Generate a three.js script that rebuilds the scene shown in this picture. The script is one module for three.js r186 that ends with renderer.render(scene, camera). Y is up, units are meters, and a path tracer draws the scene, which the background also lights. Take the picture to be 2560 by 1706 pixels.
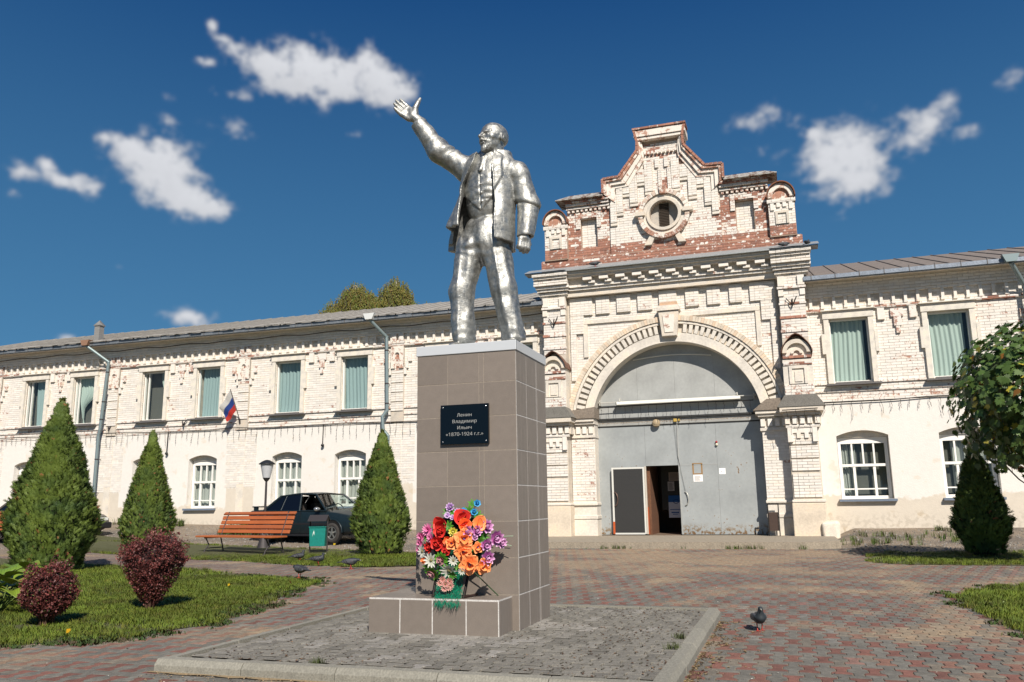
import * as THREE from 'three';
import { mergeGeometries, mergeVertices } from 'three/addons/utils/BufferGeometryUtils.js';
import { ImprovedNoise } from 'three/addons/math/ImprovedNoise.js';
import { RoundedBoxGeometry } from 'three/addons/geometries/RoundedBoxGeometry.js';

// ---------------------------------------------------------------- camera, sky, sun, exposure
const scene = new THREE.Scene();
const camera = new THREE.PerspectiveCamera(44.87, 1024 / 682, 0.1, 900);
camera.position.set(2.675, 1.105, 7.243);
camera.rotation.order = 'YXZ';
camera.rotation.set(0.19443, 0.3185, -0.01434);
const renderer = new THREE.WebGLRenderer({ antialias: true });
renderer.setSize(1024, 682);
renderer.toneMapping = THREE.LinearToneMapping;
renderer.toneMappingExposure = 1.3;
renderer.shadowMap.enabled = true;

const sunDir = new THREE.Vector3(2.59, 5.17, 4.3).normalize();
const sun = new THREE.DirectionalLight(0xfff5e9, 4.8);
sun.position.copy(sunDir).multiplyScalar(60);
sun.target.position.set(-4, 0, -8);
sun.castShadow = true;
sun.shadow.mapSize.set(4096, 4096);
Object.assign(sun.shadow.camera, { left: -40, right: 40, top: 40, bottom: -40, near: 1, far: 140 });
scene.add(sun, sun.target);

const noiseGen = new ImprovedNoise();
const n3 = (x, y, z) => noiseGen.noise(x, y, z);
const fbm = (x, y, z, o = 4) => { let s = 0, a = 0.5; for (let i = 0; i < o; i++) { s += a * n3(x, y, z); x = x * 2.03 + 3.1; y = y * 2.03 + 1.7; z = z * 2.03 + 5.3; a *= 0.5; } return s; };
const clamp = (v, a = 0, b = 1) => Math.min(b, Math.max(a, v));
const sstep = (a, b, v) => { const t = clamp((v - a) / (b - a)); return t * t * (3 - 2 * t); };
const lerp = (a, b, t) => a + (b - a) * t;
const DEG = Math.PI / 180;
function rng(seed) { let s = seed >>> 0 || 1; return () => { s = (s + 0x6D2B79F5) >>> 0; let t = s; t = Math.imul(t ^ (t >>> 15), t | 1); t ^= t + Math.imul(t ^ (t >>> 7), t | 61); return ((t ^ (t >>> 14)) >>> 0) / 4294967296; }; }

// fair weather cumulus: azimuth, elevation, half width, half height (degrees), thickness
const puffs = [[-39.8,30.4,.4,.5,.8],[-39.1,29.8,.5,.3,.6],[-38.2,29.3,.8,.7,.75],[-37.1,28.6,1.1,.7,.8],[-35.5,28.3,1.5,1.2,.95],[-34.2,28.7,1.7,1.5,1.1],[-32.5,28.5,1.8,1.7,1.15],[-30.8,28.1,1.8,1.3,1.1],[-28.7,29.3,1,1.5,1],[-27.8,28.2,1.8,1.4,1.15],[-26.5,27.7,1.3,1.1,1],[-36.4,29.3,.7,.5,.6],[-40,28.3,.7,.3,.5],[-38.3,26.6,1.5,.4,.42],[-37.8,24.4,1.4,1,.38],[-42.5,25.9,.8,.4,.26],[-42.1,24.5,1.5,.4,.28],[-29.4,24.9,.9,.2,.3],[-45.8,22.7,.7,.5,.75],[-43.8,22.2,1.8,1.2,1.1],[-42.2,21.9,1.9,1.6,1.2],[-42.4,20.7,2,1.3,1.15],[-40.7,19.7,1.9,1.1,1.1],[-39,19.3,1.2,.7,1],[-50.3,20,.9,.6,.8],[-49.1,20.5,.7,.6,.8],[-48,19.8,1.5,.6,.95],[-46.4,19.6,.7,.6,.85],[-50.7,18.6,.6,.4,.4],[-40.1,12.2,1.7,.6,.95],[-42.3,12.2,.9,.3,.4],[-44.4,14.9,.4,.5,.35],[-47,10.3,.6,.3,.6],[5,21.6,2.6,2.2,1.15],[5.9,19.9,1.9,1,1],[3.5,23.3,.9,.7,.6],[-.7,24.7,1.7,.7,.5],[.8,25.3,1,.6,.5],[2.3,24.2,.6,.7,.5],[0,22.8,1.4,.7,.32],[10.2,22.9,1.9,1.2,.7],[11.5,24,.7,.8,.65],[9.4,21.7,.8,.7,.6],[12.3,21.9,.9,.6,.5],[15.4,24.1,1.2,.8,.5],[.5,27.5,.3,.8,.22],[4.4,18.2,.6,.5,.3],[9,20.7,.4,.4,.4]];
{ // the same kind of small clouds over the rest of the sky
  const r = rng(77);
  for (let i = 0; i < 46; i++) {
    const az = 24 + r() * 276, el = 8 + Math.pow(r(), 1.3) * 45;
    const n = 3 + Math.floor(r() * 5), w = 0.4 + r() * 0.8;
    for (let k = 0; k < n; k++) puffs.push([((az + (k - n / 2) * 2.1 + r() + 180) % 360) - 180, el + (r() - 0.5) * 1.8, 0.9 + r() * 1.4, 0.6 + r() * 0.9, w]);
  }
}
{
  const W = 2048, H = 1024, data = new Float32Array(W * H * 4), S = 0.7;
  const den = new Float32Array(W * H), low = new Float32Array(W * H);
  for (const [a, e, rx, ry, w] of puffs) {
    const ce = Math.cos(e * DEG), R = 2.1;
    const y0 = Math.max(0, Math.floor((e - ry * R + 90) / 180 * H)), y1 = Math.min(H - 1, Math.ceil((e + ry * R + 90) / 180 * H));
    const u0 = (a - 90) / 360 + 0.5, du = rx * R / ce / 360;
    for (let y = y0; y <= y1; y++) for (let xi = Math.floor((u0 - du) * W); xi <= (u0 + du) * W; xi++) {
      const x = ((xi % W) + W) % W, el = (y + 0.5) / H * 180 - 90;
      const dx = ((xi + 0.5) / W - u0) * 360 * ce / rx, dy = (el - e) / ry;
      const d2 = dx * dx + dy * dy; if (d2 > R * R) continue;
      const g = w * Math.exp(-d2 * 1.25);
      den[y * W + x] = 1 - (1 - den[y * W + x]) * (1 - Math.min(0.999, g)); low[y * W + x] += g * dy;
    }
  }
  for (let y = 0; y < H; y++) {
    const el = (y + 0.5) / H * 180 - 90, se = Math.sin(el * DEG);
    for (let x = 0; x < W; x++) {
      const i = y * W + x, th = ((x + 0.5) / W - 0.5) * 2 * Math.PI, c = Math.cos(el * DEG);
      const dx = Math.cos(th) * c, dz = Math.sin(th) * c;
      const t = clamp(el / 34), q = Math.pow(t, 0.8);
      // clear air: pale near the horizon, deep blue above, a little brighter around the sun
      const mu = clamp(dx * sunDir.x + se * sunDir.y + dz * sunDir.z), glow = 0.16 * Math.pow(mu, 6) + 0.5 * Math.pow(mu, 60);
      let r = lerp(0.135, 0.0135, Math.pow(t, 0.62)) + glow * 0.5, g = lerp(0.36, 0.078, Math.pow(t, 0.72)) + glow * 0.55, b = lerp(0.585, 0.238, q) + glow * 0.6;
      if (el < 0) { const k = clamp(-el / 6); r = lerp(r, 0.10, k); g = lerp(g, 0.10, k); b = lerp(b, 0.085, k); }
      if (den[i] > 0.01) {
        const px = dx * 38, py = se * 38, pz = dz * 38;
        const f = fbm(px * 1.2 + 4, py * 1.7, pz * 1.2, 6), f2 = fbm(px * 0.45, py * 0.6, pz * 0.45 + 9, 3), f3 = fbm(px * 4 + 2, py * 5, pz * 4, 4);
        const D = den[i] * 1.18 + f * 0.95 + f2 * 0.3 + f3 * 0.4 - 0.3;
        const a = sstep(-0.08, 0.78, D) * sstep(0.02, 0.3, den[i]);
        const core = sstep(0.25, 1.0, D), under = clamp(0.5 - low[i] / (den[i] + 0.2) * 0.45 + f * 0.5);
        const L = lerp(0.62, 0.86, core) * lerp(1.06, 0.86, under * core);
        r = lerp(r, L * 0.97, a * 0.94); g = lerp(g, L * 0.985, a * 0.94); b = lerp(b, L * 1.03, a * 0.94);
      }
      data[i * 4] = r * S; data[i * 4 + 1] = g * S; data[i * 4 + 2] = b * S; data[i * 4 + 3] = 1;
    }
  }
  const sky = new THREE.DataTexture(data, W, H, THREE.RGBAFormat, THREE.FloatType);
  sky.mapping = THREE.EquirectangularReflectionMapping; sky.magFilter = sky.minFilter = THREE.LinearFilter; sky.needsUpdate = true;
  scene.background = sky; scene.environment = sky;
}

// ---------------------------------------------------------------- helpers
const taken = new Map();
function numbered(n) { const k = taken.get(n) || 0; taken.set(n, k + 1); return k ? n + '_' + String(k).padStart(3, '0') : n; }
function tag(o, label, category, group, kind) { if (label) o.userData.label = label; if (category) o.userData.category = category; if (group) o.userData.group = group; if (kind) o.userData.kind = kind; return o; }
function add(name, geo, mat, parent = scene) { const m = new THREE.Mesh(geo, mat); m.name = parent === scene ? numbered(name) : name; m.castShadow = m.receiveShadow = true; parent.add(m); return m; }
function thing(name, label, category, pos = [0, 0, 0], turn = 0, group) { const g = new THREE.Group(); g.name = numbered(name); g.position.set(...pos); g.rotation.y = turn; tag(g, label, category, group); scene.add(g); return g; }
function structure(name, geo, mat) { const m = add(name, geo, mat); m.userData.kind = 'structure'; return m; }
const prep = (g) => { const h = g.index ? g.toNonIndexed() : g; for (const k of Object.keys(h.attributes)) if (!['position', 'normal', 'uv', 'color'].includes(k)) h.deleteAttribute(k); return h; };
function merge(list) { const l = list.map(prep); const col = l.some((g) => g.attributes.color); if (col) l.forEach((g) => { if (!g.attributes.color) g.setAttribute('color', new THREE.BufferAttribute(new Float32Array(g.attributes.position.count * 3).fill(1), 3)); }); if (l.some((g) => !g.attributes.uv)) l.forEach((g) => { if (!g.attributes.uv) g.setAttribute('uv', new THREE.BufferAttribute(new Float32Array(g.attributes.position.count * 2), 2)); }); return mergeGeometries(l); }
// box between two corners, uv in metres
function boxUV(g, s = 1) { const p = g.attributes.position, n = g.attributes.normal, uv = new Float32Array(p.count * 2); for (let i = 0; i < p.count; i++) { const ax = Math.abs(n.getX(i)), ay = Math.abs(n.getY(i)), az = Math.abs(n.getZ(i)); const x = p.getX(i), y = p.getY(i), z = p.getZ(i); if (az >= ax && az >= ay) { uv[i * 2] = x * s; uv[i * 2 + 1] = y * s; } else if (ax >= ay) { uv[i * 2] = z * s; uv[i * 2 + 1] = y * s; } else { uv[i * 2] = x * s; uv[i * 2 + 1] = z * s; } } g.setAttribute('uv', new THREE.BufferAttribute(uv, 2)); return g; }
function bx(x0, x1, y0, y1, z0, z1) { const g = new THREE.BoxGeometry(Math.abs(x1 - x0), Math.abs(y1 - y0), Math.abs(z1 - z0)); g.translate((x0 + x1) / 2, (y0 + y1) / 2, (z0 + z1) / 2); return boxUV(g); }
function rbx(x0, x1, y0, y1, z0, z1, r = 0.01) { const g = new RoundedBoxGeometry(Math.abs(x1 - x0), Math.abs(y1 - y0), Math.abs(z1 - z0), 2, r); g.translate((x0 + x1) / 2, (y0 + y1) / 2, (z0 + z1) / 2); return boxUV(g.toNonIndexed ? (g.index ? g.toNonIndexed() : g) : g); }
const V = (x, y, z) => new THREE.Vector3(x, y, z);
function tube(pts, r, seg = 8, n, closed = false) { return new THREE.TubeGeometry(new THREE.CatmullRomCurve3(pts.map((p) => V(...p)), closed, 'catmullrom', 0.3), n || pts.length * 5, r, seg, closed); }
function rod(a, b, r0, r1 = r0, seg = 8) { const A = V(...a), B = V(...b), d = B.clone().sub(A), g = new THREE.CylinderGeometry(r1, r0, d.length(), seg); g.translate(0, d.length() / 2, 0); g.applyQuaternion(new THREE.Quaternion().setFromUnitVectors(V(0, 1, 0), d.normalize())); g.translate(...a); return g; }
function prism(pts, z0, z1, holes = [], seg = 12, bev = 0) { const s = new THREE.Shape(pts.map(([x, y]) => new THREE.Vector2(x, y))); for (const h of holes) s.holes.push(new THREE.Path(h.map(([x, y]) => new THREE.Vector2(x, y)))); const g = new THREE.ExtrudeGeometry(s, { depth: z1 - z0, bevelEnabled: bev > 0, bevelSize: bev, bevelThickness: bev, bevelSegments: 1, curveSegments: seg }); g.translate(0, 0, z0); return boxUV(g); }
function paint(g, r, gg, b) { const n = g.attributes.position.count, c = new Float32Array(n * 3); for (let i = 0; i < n; i++) { c[i * 3] = r; c[i * 3 + 1] = gg; c[i * 3 + 2] = b; } g.setAttribute('color', new THREE.BufferAttribute(c, 3)); return g; }
const lin = (hex) => { const c = new THREE.Color(hex); return [c.r, c.g, c.b]; };
function tex(w, h, fn, { srgb = true, repeat } = {}) { const d = new Uint8Array(w * h * 4); for (let y = 0; y < h; y++) for (let x = 0; x < w; x++) { const c = fn(x / w, y / h, x, y), i = (y * w + x) * 4; if (typeof c === 'number') { d[i] = d[i + 1] = d[i + 2] = clamp(c) * 255; } else { d[i] = clamp(c[0]) * 255; d[i + 1] = clamp(c[1]) * 255; d[i + 2] = clamp(c[2]) * 255; } d[i + 3] = 255; } const t = new THREE.DataTexture(d, w, h, THREE.RGBAFormat, THREE.UnsignedByteType); t.wrapS = t.wrapT = THREE.RepeatWrapping; t.magFilter = THREE.LinearFilter; t.minFilter = THREE.LinearMipmapLinearFilter; t.generateMipmaps = true; if (srgb) t.colorSpace = THREE.SRGBColorSpace; if (repeat) t.repeat.set(...repeat); t.needsUpdate = true; return t; }
// tileable noise on a torus-like lattice
function tnoise(u, v, f, s = 0) { // gradient noise that repeats after f cells
  const P = Math.max(1, Math.round(f)), x = u * P, y = v * P, x0 = Math.floor(x), y0 = Math.floor(y), fx = x - x0, fy = y - y0, si = Math.round(s * 13.7) | 0;
  const gr = (ix, iy, dx, dy) => { let h = Math.imul((((ix % P) + P) % P) + 374761, 668265263) ^ Math.imul((((iy % P) + P) % P) + 1013, 2246822519 | 0) ^ Math.imul(si + 7, 3266489917 | 0); h = Math.imul(h ^ (h >>> 15), 2246822519 | 0); h ^= h >>> 13; const a = (h & 1023) * 0.006135923; return Math.cos(a) * dx + Math.sin(a) * dy; };
  const sx = fx * fx * fx * (fx * (fx * 6 - 15) + 10), sy = fy * fy * fy * (fy * (fy * 6 - 15) + 10);
  return 1.15 * lerp(lerp(gr(x0, y0, fx, fy), gr(x0 + 1, y0, fx - 1, fy), sx), lerp(gr(x0, y0 + 1, fx, fy - 1), gr(x0 + 1, y0 + 1, fx - 1, fy - 1), sx), sy);
}
function tfbm(u, v, f, o = 4, s = 0) { let r = 0, a = 0.5; for (let i = 0; i < o; i++) { r += a * tnoise(u, v, f, s + i * 7.3); f *= 2.1; a *= 0.55; } return r; }
const std = (o) => new THREE.MeshStandardMaterial(o);
// shared grain
const grainTex = tex(256, 256, (u, v) => { const q = 0.86 + 0.22 * tfbm(u, v, 24, 4, 3) + 0.12 * tfbm(u, v, 6, 2, 11); return [q, q, q]; });
const grainBump = tex(256, 256, (u, v) => 0.5 + 0.5 * tfbm(u, v, 30, 4, 5), { srgb: false });
function grainMat(color, o = {}, rep = [1, 1], bump = 0.003) { const m = grainTex.clone(), b = grainBump.clone(); m.repeat.set(...rep); b.repeat.set(...rep); m.needsUpdate = b.needsUpdate = true; return std({ color, map: m, bumpMap: b, bumpScale: bump, roughness: 0.9, ...o }); }
// ---------------------------------------------------------------- ground
const wallBase = (x) => lerp(0.35 + Math.max(0, -8 - x) * 0.025, 0.09, sstep(-4.95, -4.6, x) * sstep(4.15, 3.75, x));
function groundY(x, z) { const t = clamp((-z - 10) / 7, 0, 1.2); return t * t * wallBase(x); }
const inPoly = (poly, x, z) => { let c = false; for (let i = 0, j = poly.length - 1; i < poly.length; j = i++) { const [xi, zi] = poly[i], [xj, zj] = poly[j]; if ((zi > z) !== (zj > z) && x < ((xj - xi) * (z - zi)) / (zj - zi) + xi) c = !c; } return c; };
const distPoly = (poly, x, z) => { let d = 1e9; for (let i = 0, j = poly.length - 1; i < poly.length; j = i++) { const [ax, az] = poly[j], [bx_, bz] = poly[i], dx = bx_ - ax, dz = bz - az, t = clamp(((x - ax) * dx + (z - az) * dz) / (dx * dx + dz * dz)); d = Math.min(d, Math.hypot(x - ax - t * dx, z - az - t * dz)); } return d; };
const lawnLeft = [[-22, -10.6], [-11.35, -6.64], [-10.42, -6.43], [-9.37, -6.04], [-7.77, -5.78], [-6.87, -5.29], [-5.07, -4.42], [-4.46, -4.29], [-3.95, -3.5], [-3.75, -2.6], [-3.2, -1.3], [-3.0, -0.53], [-2.78, 0.3], [-2.95, 1.1], [-3.5, 1.6], [-4.0, 2.2], [-4.4, 3.4], [-22, 3.4]];
const stripLeft = [[-24, -14.3], [-15.51, -10.73], [-9.8, -8.27], [-8.48, -8.0], [-6.41, -7.0], [-4.98, -6.85], [-4.0, -7.3], [-3.98, -10.2], [-5.84, -10.69], [-7.95, -11.45], [-10.19, -12.05], [-14.7, -13.2], [-24, -16]];
const stripRight = [[4.02, -8.9], [4.5, -8.5], [9, -8.5], [14, -8.6], [14, -12.2], [7, -11.95], [4.6, -11.6], [4.05, -11.2]];
const lawnRight = [[4.36, -3.7], [4.85, -4.46], [5.37, -5.05], [7, -5.3], [14, -5.5], [14, 3], [5.6, 2.4], [4.75, 0.6], [4.5, -0.83], [4.42, -1.8], [4.4, -2.92]];
const lawns = [lawnLeft, stripLeft, stripRight, lawnRight];
const PLAT = { x0: -1.6, x1: 1.94, z0: -1.3, z1: 2.3, y: 0.078 };
const inPlat = (x, z, m = 0) => x > PLAT.x0 - m && x < PLAT.x1 + m && z > PLAT.z0 - m && z < PLAT.z1 + m;
function paved(x, z) {
  if (z > 4.4 || z < -12.9) return false;
  if (x > -3.98 && x < 4.42 && !inPoly(lawnLeft, x, z) && !inPoly(lawnRight, x, z)) return true;
  if (x <= -3.98 && x > -17) return !inPoly(lawnLeft, x, z) && !inPoly(stripLeft, x, z) && z < -3.5 && z > -11.3 && distPoly(stripLeft, x, z) < 4.2 && z > -8.4 + (x + 9.8) * 0.43 - 0.3;
  if (x >= 4.42 && x < 10) return !inPoly(lawnRight, x, z) && z < -4 && z > -8.6;
  return false;
}
{ // terrain: gravel drive in front of the houses, sandy bedding under the paving, grassy land far off
  const gravel = tex(512, 512, (u, v) => { const a = tfbm(u, v, 60, 3, 2), b = tfbm(u, v, 9, 3, 8); const q = 0.82 + 0.4 * a + 0.14 * b, w = a > 0.24 ? 0.14 : 0; return [q + w, q * 0.96 + w, q * 0.9 + w]; });
  const gravelBump = tex(512, 512, (u, v) => 0.5 + 0.9 * tfbm(u, v, 60, 3, 2), { srgb: false });
  const mat = std({ map: gravel, bumpMap: gravelBump, bumpScale: 0.02, roughness: 1, vertexColors: true });
  const x0 = -60, x1 = 48, z0 = -46, z1 = 14, st = 0.6, nx = Math.round((x1 - x0) / st), nz = Math.round((z1 - z0) / st);
  const g = new THREE.PlaneGeometry(x1 - x0, z1 - z0, nx, nz); g.rotateX(-Math.PI / 2); g.translate((x0 + x1) / 2, 0, (z0 + z1) / 2);
  const p = g.attributes.position, uv = g.attributes.uv, c = new Float32Array(p.count * 3);
  for (let i = 0; i < p.count; i++) {
    const x = p.getX(i), z = p.getZ(i), pv = paved(x, z) || inPlat(x, z, 0.2);
    p.setY(i, groundY(x, z) - 0.014 + (pv || z > -9 ? 0 : 0.02 * fbm(x * 0.7, 0, z * 0.7, 3)));
    uv.setXY(i, x / 1.7, z / 1.7);
    const t = fbm(x * 0.35, 3, z * 0.9, 4); let col = [0.335 + t * 0.16, 0.295 + t * 0.14, 0.25 + t * 0.12];
    if (z < -12 && t < -0.06) col = [0.22, 0.205, 0.19];
    if (pv) col = [0.40, 0.325, 0.22];
    if (z < -17.5) col = [0.12, 0.14, 0.06];
    c.set(col, i * 3);
  }
  g.setAttribute('color', new THREE.BufferAttribute(c, 3)); g.computeVertexNormals();
  structure('ground', g, mat);
  const far = new THREE.RingGeometry(20, 700, 64, 6); far.rotateX(-Math.PI / 2); far.translate(0, -0.25, -10);
  structure('far_ground', far, grainMat(new THREE.Color().setRGB(0.09, 0.11, 0.045), {}, [200, 200], 0.02));
}
// ---- pavers: spool shaped blocks, columns pitch CP, length CL, neighbours shifted by half a length
const CP = 0.1, CL = 0.247, PT = 0.035;
function paverGeo(seed = 0, gap = 0.0026) {
  const r = rng(seed + 5), l = CL / 2 - gap, a = CP / 2 + 0.0165 - gap, b = CP / 2 - 0.0165 - gap, zs = [-l, -0.6 * l, -0.36 * l, 0.36 * l, 0.6 * l, l], ws = [a, a, b, b, a, a], ch = 0.0035;
  const pos = [], nor = [], uv = [], ou = r() * 3, ov = r() * 3;
  const quad = (A, B, C, D) => { const n = V(...B).sub(V(...A)).cross(V(...D).sub(V(...A))).normalize(); for (const q of [A, B, C, A, C, D]) { pos.push(...q); nor.push(n.x, n.y, n.z); uv.push(q[0] * 2 + ou, q[2] * 2 + ov); } };
  for (let i = 0; i < 5; i++) {
    const z0 = zs[i], z1 = zs[i + 1], w0 = ws[i], w1 = ws[i + 1], zz0 = i === 0 ? z0 + ch : z0, zz1 = i === 4 ? z1 - ch : z1;
    quad([-w0 + ch, 0, zz0], [-w1 + ch, 0, zz1], [w1 - ch, 0, zz1], [w0 - ch, 0, zz0]);
    quad([w0 - ch, 0, zz0], [w1 - ch, 0, zz1], [w1, -ch, z1], [w0, -ch, z0]); quad([-w1 + ch, 0, zz1], [-w0 + ch, 0, zz0], [-w0, -ch, z0], [-w1, -ch, z1]);
    quad([w0, -ch, z0], [w1, -ch, z1], [w1, -PT, z1], [w0, -PT, z0]); quad([-w1, -ch, z1], [-w0, -ch, z0], [-w0, -PT, z0], [-w1, -PT, z1]);
  }
  quad([-a + ch, 0, l - ch], [-a, -ch, l], [a, -ch, l], [a - ch, 0, l - ch]); quad([a - ch, 0, -l + ch], [a, -ch, -l], [-a, -ch, -l], [-a + ch, 0, -l + ch]);
  const g = new THREE.BufferGeometry(); g.setAttribute('position', new THREE.Float32BufferAttribute(pos, 3)); g.setAttribute('normal', new THREE.Float32BufferAttribute(nor, 3)); g.setAttribute('uv', new THREE.Float32BufferAttribute(uv, 2)); return g;
}
const concTex = tex(512, 512, (u, v) => { const a = tfbm(u, v, 90, 3, 1), b = tfbm(u, v, 8, 4, 4); const q = 0.84 + 0.42 * a + 0.26 * b; return [q, q, q]; });
const concBump = tex(512, 512, (u, v) => 0.5 + 0.6 * tfbm(u, v, 90, 3, 1), { srgb: false });
const paverMat = (c) => std({ color: new THREE.Color().setRGB(...c), map: concTex, bumpMap: concBump, bumpScale: 0.0012, roughness: 0.93 });
const paverStuffMat = std({ map: concTex, bumpMap: concBump, bumpScale: 0.0012, roughness: 0.93, vertexColors: true });
const paverSet = [0, 1, 2, 3].map((i) => paverGeo(i)), paverWide = [4, 5, 6, 7].map((i) => paverGeo(i, 0.0082));
const redC = [0.245, 0.108, 0.08], greyC = [0.195, 0.186, 0.158], sandC = [0.4, 0.3, 0.19];
function dust(x, z) { // blown sand lying on the paving
  let d = sstep(0.04, 0.42, fbm(x * 0.9, 7, z * 0.9, 4) + 0.05) * 0.9;
  d = Math.max(d, sstep(1.1, 0.1, distPoly(lawnRight, x, z)) * sstep(-0.15, 0.25, fbm(x * 1.3, 1, z * 1.3, 3)) * 0.95);
  d = Math.max(d, sstep(0.55, 0.05, distPoly(lawnLeft, x, z)) * sstep(-0.1, 0.3, fbm(x * 1.6, 2, z * 1.6, 3)) * 0.8);
  d = Math.max(d, sstep(-0.22, 0.3, fbm(x * 0.8, 4, z * 0.8, 4) + 0.3 - 0.45 * Math.hypot(x / 6, (z + 9.5) / 5)) * 0.75);
  
  return clamp(d, 0, 0.93);
}
function layPavers(parent, test, colourOf, yOf, x0, x1, z0, z1, seed, jitter, paverVars = paverSet) {
  const r = rng(seed), list = [];
  for (let ci = Math.floor(x0 / CP); ci <= x1 / CP; ci++) for (let k = Math.floor(z0 / CL) - 1; k <= z1 / CL + 1; k++) {
    const x = ci * CP, odd = ((ci % 2) + 2) % 2, z = k * CL + odd * CL / 2; if (!test(x, z)) continue;
    list.push({ x, z, c: colourOf(x, z, ci, k, odd, r), v: Math.floor(r() * 4), dy: (r() - 0.5) * jitter, tx: (r() - 0.5) * jitter * 4, tz: (r() - 0.5) * jitter * 6 });
  }
  list.sort((a, b) => Math.hypot(a.x - 2.67, a.z - 7.24) - Math.hypot(b.x - 2.67, b.z - 7.24));
  const seen = (q) => { const v = V(q.x, 0, q.z).project(camera); return Math.abs(v.x) < 1.03 && Math.abs(v.y) < 1.03 && v.z < 1; };
  camera.updateMatrixWorld(); camera.updateProjectionMatrix();
  const near = list.filter(seen).slice(0, 290), set = new Set(near), mats = new Map(), pos = [], nor = [], uv = [], col = [], m = new THREE.Matrix4(), e = new THREE.Euler();
  for (const q of near) { const key = q.c.map((v) => Math.round(v * 40) / 40).join(); if (!mats.has(key)) mats.set(key, paverMat(q.c)); const o = add('paver', paverVars[q.v], mats.get(key), parent); o.position.set(q.x, yOf(q.x, q.z) + q.dy, q.z); o.rotation.set(q.tx, 0, q.tz); }
  for (const q of list) { if (set.has(q)) continue; const g = paverVars[q.v], P = g.attributes.position.array, N = g.attributes.normal.array, U = g.attributes.uv.array; m.makeRotationFromEuler(e.set(q.tx, 0, q.tz)).setPosition(q.x, yOf(q.x, q.z) + q.dy, q.z); const el = m.elements, far = q.z < -5, o1 = q.v * 0.37 + q.x * 2;
    for (let i = 0; i < P.length; i += 3) { const a = P[i], b = P[i + 1], c = P[i + 2]; pos.push(el[0] * a + el[4] * b + el[8] * c + el[12], el[1] * a + el[5] * b + el[9] * c + el[13], el[2] * a + el[6] * b + el[10] * c + el[14]); nor.push(N[i], N[i + 1], N[i + 2]); uv.push(U[i / 3 * 2] + o1, U[i / 3 * 2 + 1] + q.z * 2); col.push(...q.c); } }
  const g = new THREE.BufferGeometry(); g.setAttribute('position', new THREE.Float32BufferAttribute(pos, 3)); g.setAttribute('normal', new THREE.Float32BufferAttribute(nor, 3)); g.setAttribute('uv', new THREE.Float32BufferAttribute(uv, 2)); g.setAttribute('color', new THREE.Float32BufferAttribute(col, 3));
  add('paver_field', g, paverStuffMat, parent).userData.kind = 'stuff';
  return list.length;
}
{
  const bed = new THREE.PlaneGeometry(1, 1, 1, 1); // sandy joint bed, just under the paver tops
  const shp = new THREE.Shape([[-3.98, 4.4], [4.42, 4.4], [4.42, -10.2], [-3.98, -10.2]].map(([x, z]) => new THREE.Vector2(x, -z)));
  const g = new THREE.ShapeGeometry(shp); g.rotateX(-Math.PI / 2); g.translate(0, -0.0065, 0); boxUV(g);
  const plaza = structure('plaza_pavement', g, grainMat(new THREE.Color().setRGB(0.34, 0.27, 0.18), {}, [2, 2], 0.004));
  layPavers(plaza, (x, z) => paved(x, z) && !inPlat(x, z, -0.04), (x, z, ci, k, odd, r) => {
    const kk = odd ? k + 2 : k, red = ((kk % 3) + 3) % 3 === 0, t = 0.86 + r() * 0.3, b = red ? redC : greyC; const d = dust(x, z) * (0.75 + r() * 0.35);
    const w = r() < 0.05 ? 0.05 : 0; return b.map((v, i) => lerp(v * t + w, sandC[i] * (0.9 + 0.2 * t), clamp(d)));
  }, (x, z) => groundY(x, z), -16, 10, -12.9, 4.4, 4, 0.0022);
}
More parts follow.
